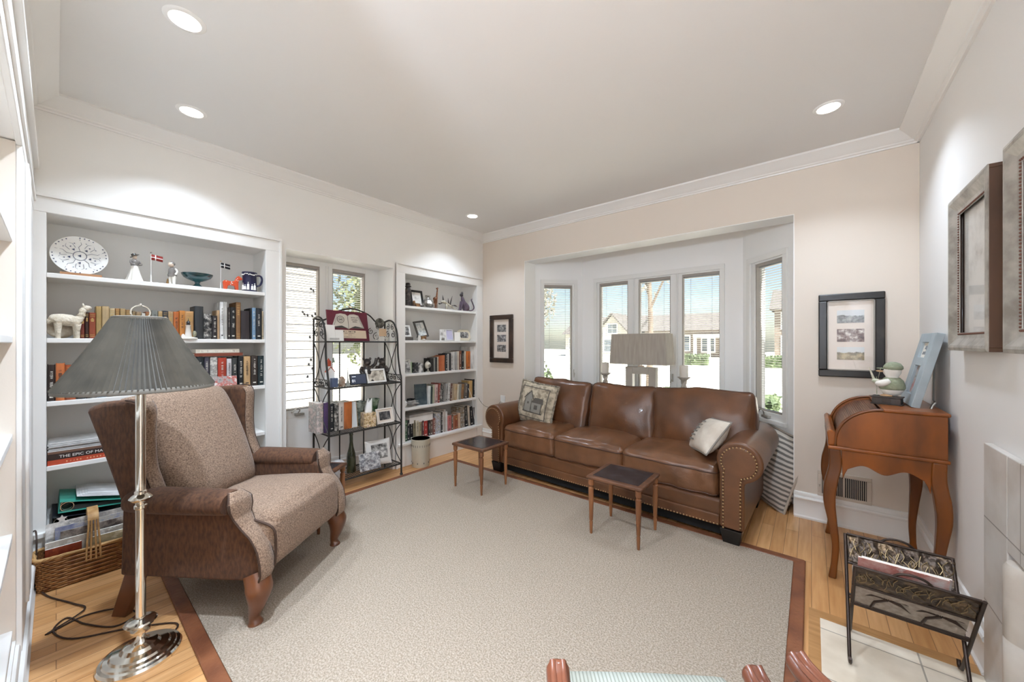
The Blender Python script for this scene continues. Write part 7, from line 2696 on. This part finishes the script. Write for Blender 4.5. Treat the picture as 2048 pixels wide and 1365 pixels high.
for s in (-1, 1):
    b.tube([(p[0], p[1], p[2]) for p in scroll((0.0, s * 0.055, 0.03), 0.028, 1.3, PI / 2, s)], 0.003, 6)
    b.tube([(0.0, s * 0.055, 0.058), (0.0, s * 0.01, 0.12)], 0.003, 6)
b.tube([(-0.004, -0.02, 0.0), (-0.006, -0.02, 0.125)], 0.003, 6)
b.box(-0.02, 0.02, -0.05, 0.05, 0.0, 0.004)
b.box(0.003, 0.006, -0.03, 0.025, 0.004, 0.04)
b.build('wire_stand', mat('white_wire', '#cfccc6', 0.4, metal=0.3), f, smooth=60)
b = MB()
b.box(0.008, 0.010, -0.035, 0.04, 0.045, 0.115)
b.build('tan_card', mat('tan_square_card', '#c9ad8e', 0.6, col2='#b99a7a', nscale=8), f)

# ---- second tier
T2 = 0.8835
f = figurine('ceramic_house', 'small white ceramic house with red roof and church tower on the rack second tier', 'ornament', (-3.10, 1.428, T2 + 0.0005))
b = MB()
b.box(-0.02, 0.02, -0.03, 0.03, 0.075, 0.125).prism([(-0.03, 0.125), (0.03, 0.125), (0.0, 0.16)], -0.02, 0.02, 'x')
b.box(-0.018, 0.018, -0.022, 0.0, 0.12, 0.19).box(-0.022, 0.022, -0.032, 0.034, 0.0, 0.076)
b.build('house_wall', WHITE, f, bevel=0.001)
b = MB()
b.prism([(-0.034, 0.122), (0.0, 0.165), (0.034, 0.122), (0.034, 0.127), (0.0, 0.171), (-0.034, 0.127)], -0.022, 0.023, 'x')
b.box(-0.019, 0.0185, -0.0235, 0.0015, 0.172, 0.215)
b.lathe([(0.016, 0.215), (0.001, 0.24)], 4, (0, -0.011, 0))
b.build('red_roof', mat('red_clay_roof', '#b4492f', 0.5), f, bevel=0.001)
b = MB()
b.lathe([(0.012, 0.2), (0.001, 0.25)], 6, (0.004, 0.028, 0))
b.build('green_tree', mat('green_glaze', '#6f7f6a', 0.5), f)
f = figurine('gift_box', 'small slate blue box at the front left of the rack second tier', 'box', (-3.058, 1.445, T2))
b = MB()
b.box(-0.022, 0.022, -0.025, 0.022, 0, 0.075)
b.build('box', mat('slate_blue_box', '#4f5d78', 0.5), f, bevel=0.002)
f = figurine('ceramic_house', 'tiny grey cottage with bare tree beside the slate blue box', 'ornament', (-3.065, 1.513, T2))
b = MB()
b.box(-0.015, 0.015, -0.022, 0.02, 0, 0.055).prism([(-0.026, 0.05), (0.024, 0.05), (0.0, 0.085)], -0.018, 0.018, 'x')
b.build('cottage', mat('grey_cottage', '#b3a596', 0.6, col2='#8a6a52', nscale=30), f, bevel=0.001)
b = MB()
b.lathe([(0.04, 0.0), (0.02, 0.006), (0.006, 0.05), (0.002, 0.16)], 8, (0, 0.05, 0), sx=0.5)
b.build('tree', mat('bare_grey_tree', '#8f8f86', 0.6), f, smooth=60)
f = figurine('smart_display', 'black tablet clock showing a blue screen on the rack second tier', 'clock', (-3.07, 1.668, T2))
f.rotation_euler = (0, math.radians(-14), 0)
b = MB()
b.box(-0.012, 0, -0.078, 0.078, 0, 0.098)
b.prism([(-0.012, 0.07), (-0.012, 0.0), (-0.06, 0.0155), (-0.055, 0.02)], -0.05, 0.05, 'y')
b.build('housing', BLACK_M, f, bevel=0.003)
b = MB()
b.box(0.0, 0.0008, -0.07, 0.07, 0.008, 0.09)
b.build('screen', mat('blue_screen', '#3f4658', 0.2, emit=0.12), f)
SCR = mat('screen_digits', '#e6eaf2', 0.4, emit=0.6)
lettering('01', 0.034, SCR, f, (0.0012, -0.045, 0.035), (PI / 2, 0, PI / 2))
b = MB()
for k in range(5):
    b.box(0.0, 0.0012, -0.058 + k * 0.007, -0.053 + k * 0.007, 0.07, 0.075)
b.build('screen_caption', SCR, f)


def bear(label, loc, rz, arm_up):
    f = figurine('bear_figurine', label, 'ornament', loc, rz)
    f.scale = (1.28, 1.28, 1.28)
    b = MB()
    b.tube(smooth_path([(0, 0, 0.0), (0, 0, 0.05), (0.004, 0, 0.10), (0.008, 0, 0.125)], 5), [0.03, 0.034, 0.037, 0.039, 0.04, 0.04, 0.039, 0.038, 0.036, 0.034, 0.031, 0.028, 0.025, 0.023, 0.021, 0.02], 12)
    for s in (-1, 1):
        b.tube([(0.01, s * 0.022, 0.01), (0.03, s * 0.028, 0.02), (0.045, s * 0.03, 0.012)], [0.018, 0.016, 0.013], 8)
        if arm_up and s > 0:
            b.tube(smooth_path([(0.0, s * 0.03, 0.11), (0.01, s * 0.055, 0.135), (0.01, s * 0.065, 0.175)], 4), 0.012, 8)
        else:
            b.tube(smooth_path([(0.0, s * 0.03, 0.11), (0.02, s * 0.042, 0.085), (0.035, s * 0.024, 0.07)], 4), 0.0125, 8)
    b.build('body', CARV, f, smooth=70)
    b = MB()
    b.ball((0.012, 0, 0.148), (0.026, 0.027, 0.026), 14, 9)
    b.ball((0.036, 0, 0.142), (0.013, 0.012, 0.01), 10, 6)
    for s in (-1, 1):
        b.ball((0.006, s * 0.022, 0.172), (0.006, 0.009, 0.01), 8, 6)
    b.build('head', CARV, f, smooth=70)


bear('dark carved bear with one raised paw on the rack second tier', (-3.155, 1.785, T2), -0.35, True)
bear('dark carved sitting bear, right one of the pair on the rack second tier', (-3.16, 1.935, T2), -0.2, False)
f = stand_frame('white frame with sepia landscape leaning before the carved bears', (-3.085, 1.845, T2), 0.19, 0.13, 0.016, mat('white_frame_paint', '#e9e7e2', 0.4), photo_mat('photo_sepia', ['#6f675c', '#a89f90', '#cfc7b8', '#ddd8cc'], 22, 9), 20)

# ---- third tier
T3 = 0.5015
stand_frame('tall silver-edged frame beside the orange book on the metal rack', (-3.12, 1.645, T3), 0.07, 0.235, 0.007, CHROME, mat('pale_grey_photo', '#cdd3d6', 0.3, col2='#e4e8ea', nscale=5), 8)
f = figurine('tissue_box', 'cube tissue box printed with flowers on the rack third tier', 'tissue box', (-3.09, 1.763, T3), -0.18)
b = MB()
b.box(-0.052, 0.052, -0.052, 0.052, 0, 0.125)
b.build('box', photo_mat('floral_print', ['#4d6b52', '#8a6a4a', '#c9ad7e', '#e4d6bd', '#9a4a3a'], 34, 3), f, bevel=0.002)
b = MB()
b.grid(lambda u, v: (0.028 * math.cos(2 * PI * u) * (1.0 - 0.5 * v) * (1 + 0.25 * math.sin(6 * PI * u)), 0.034 * math.sin(2 * PI * u) * (1.15 - 0.55 * v) * (1 + 0.2 * math.cos(4 * PI * u)) + 0.015 * v, 0.12 + 0.115 * v + 0.02 * math.sin(4 * PI * u) * v), 40, 8, cu=True)
b.build('tissue', WHITE, f, smooth=70, solid=0.0008)
for (lab, x_, y_, m, hh) in (('clear glass vase with leaf pattern behind the tissue box', -3.215, 1.745, mat('frosted_leaf_glass', '#a9b2a9', 0.15, col2='#59655c', nscale=22, ramp=(0.42, 0.6)), 0.21), ('green leaf-patterned glass vase behind the white frame on the rack', -3.215, 1.885, mat('green_leaf_glass', '#8fa08c', 0.15, col2='#3c5a3c', nscale=18, ramp=(0.4, 0.6)), 0.22)):
    f = figurine('glass_vase', lab, 'vase', (x_, y_, T3))
    b = MB()
    b.lathe([(0.035, 0.0), (0.038, 0.004), (0.03, 0.06), (0.038, 0.12), (0.052, hh - 0.02), (0.058, hh), (0.055, hh), (0.034, 0.12), (0.026, 0.06), (0.001, 0.012)], 24)
    b.build('vase', m, f, smooth=50)
f = stand_frame('white box frame with dark group photo at the right of the rack third tier', (-3.08, 1.93, T3), 0.175, 0.14, 0.012, mat('cream_white_frame', '#ece6de', 0.4), photo_mat('photo_dark_group', ['#1e1d1f', '#3a393c', '#6b6868', '#a9a5a1'], 30, 2), 14, matb=0.02)

# ---- lowest tier
T4 = 0.1135
f = figurine('wine_bottle', 'dark green glass bottle standing on the lowest rack tier', 'bottle', (-3.15, 1.637, T4))
b = MB()
b.lathe([(0.001, 0.006), (0.036, 0.0), (0.038, 0.005), (0.038, 0.13), (0.034, 0.165), (0.02, 0.215), (0.0145, 0.26), (0.0135, 0.32), (0.016, 0.322), (0.016, 0.338), (0.013, 0.342), (0.001, 0.342)], 28)
b.build('bottle', mat('dark_green_glass', '#23271a', 0.06, col2='#3a3d28', nscale=10, coat=0.6), f, smooth=40)
f = thing('photo_pillow', 'small white pillow printed with a grey photo on the lowest rack tier', 'pillow', (-3.135, 1.89, T4 + 0.115), math.radians(82), rx=math.radians(-14))
b = MB()
eg = throw_pillow(b, 0.24, 0.235, 0.07, n=18, wr=0.004, seed=3.0)
b.build('cover', mat('white_cotton', '#eeebe6', 0.85), f, fix=True, smooth=60)
b = MB()
pillow_patch(b, [(-0.075, -0.055), (0.075, -0.055), (0.075, 0.075), (-0.075, 0.075)], 0.24, 0.235, 0.07, 0.004)
b.build('printed_photo', BW2, f, smooth=60)
f = figurine('photo_print', 'grey photo of a building at the front of the lowest rack tier', 'photograph', (-3.06, 1.772, T4))
f.rotation_euler = (0, math.radians(-16), math.radians(-6))
b = MB()
b.box(-0.002, 0, -0.095, 0.095, 0, 0.15)
b.build('print', photo_mat('photo_building', ['#2b2a2b', '#77757a', '#b9b7b7', '#e6e4e2'], 34, 4), f)
b = MB()
b.box(0.0005, 0.0015, -0.1, 0.1, 0, 0.155)
b.build('clear_stand', glass_mat('acrylic_stand', '#ffffff', 0.06), f)
f = figurine('plastic_bag', 'crumpled clear plastic bag behind the side table on the lowest rack tier', 'bag', (-3.11, 1.49, T4))
b = MB()


def crumple(u, v):
    a, t = 2 * PI * u, PI * v
    k = 1 + 0.28 * noise.noise(Vector((math.cos(a) * 2.2, math.sin(a) * 2.2, v * 4)))
    return (0.05 * math.sin(t) * math.cos(a) * k, 0.075 * math.sin(t) * math.sin(a) * k, 0.075 - 0.075 * math.cos(t) * (1 if v > 0.5 else k))


b.grid(crumple, 30, 16, cu=True)
b.build('bag', mat('clear_plastic', '#d9d8d8', 0.15, col2='#b4b3b3', nscale=14), f, smooth=30)

# bits in the near bookcase at the left edge
f = thing('wicker_basket', 'dark wicker basket with papers in the near bookcase at the left edge', 'basket', (-2.02, -0.235, 0.2402))
b = MB()
b.lathe([(0.001, 0.0), (0.07, 0.0), (0.095, 0.1), (0.098, 0.105), (0.09, 0.105), (0.065, 0.01), (0.001, 0.008)], 24)
b.build('basket_wall', WICK, f, smooth=40)
b = MB()
b.box(-0.06, 0.06, -0.02, 0.03, 0.03, 0.15)
b.build('papers', PAPER, f)
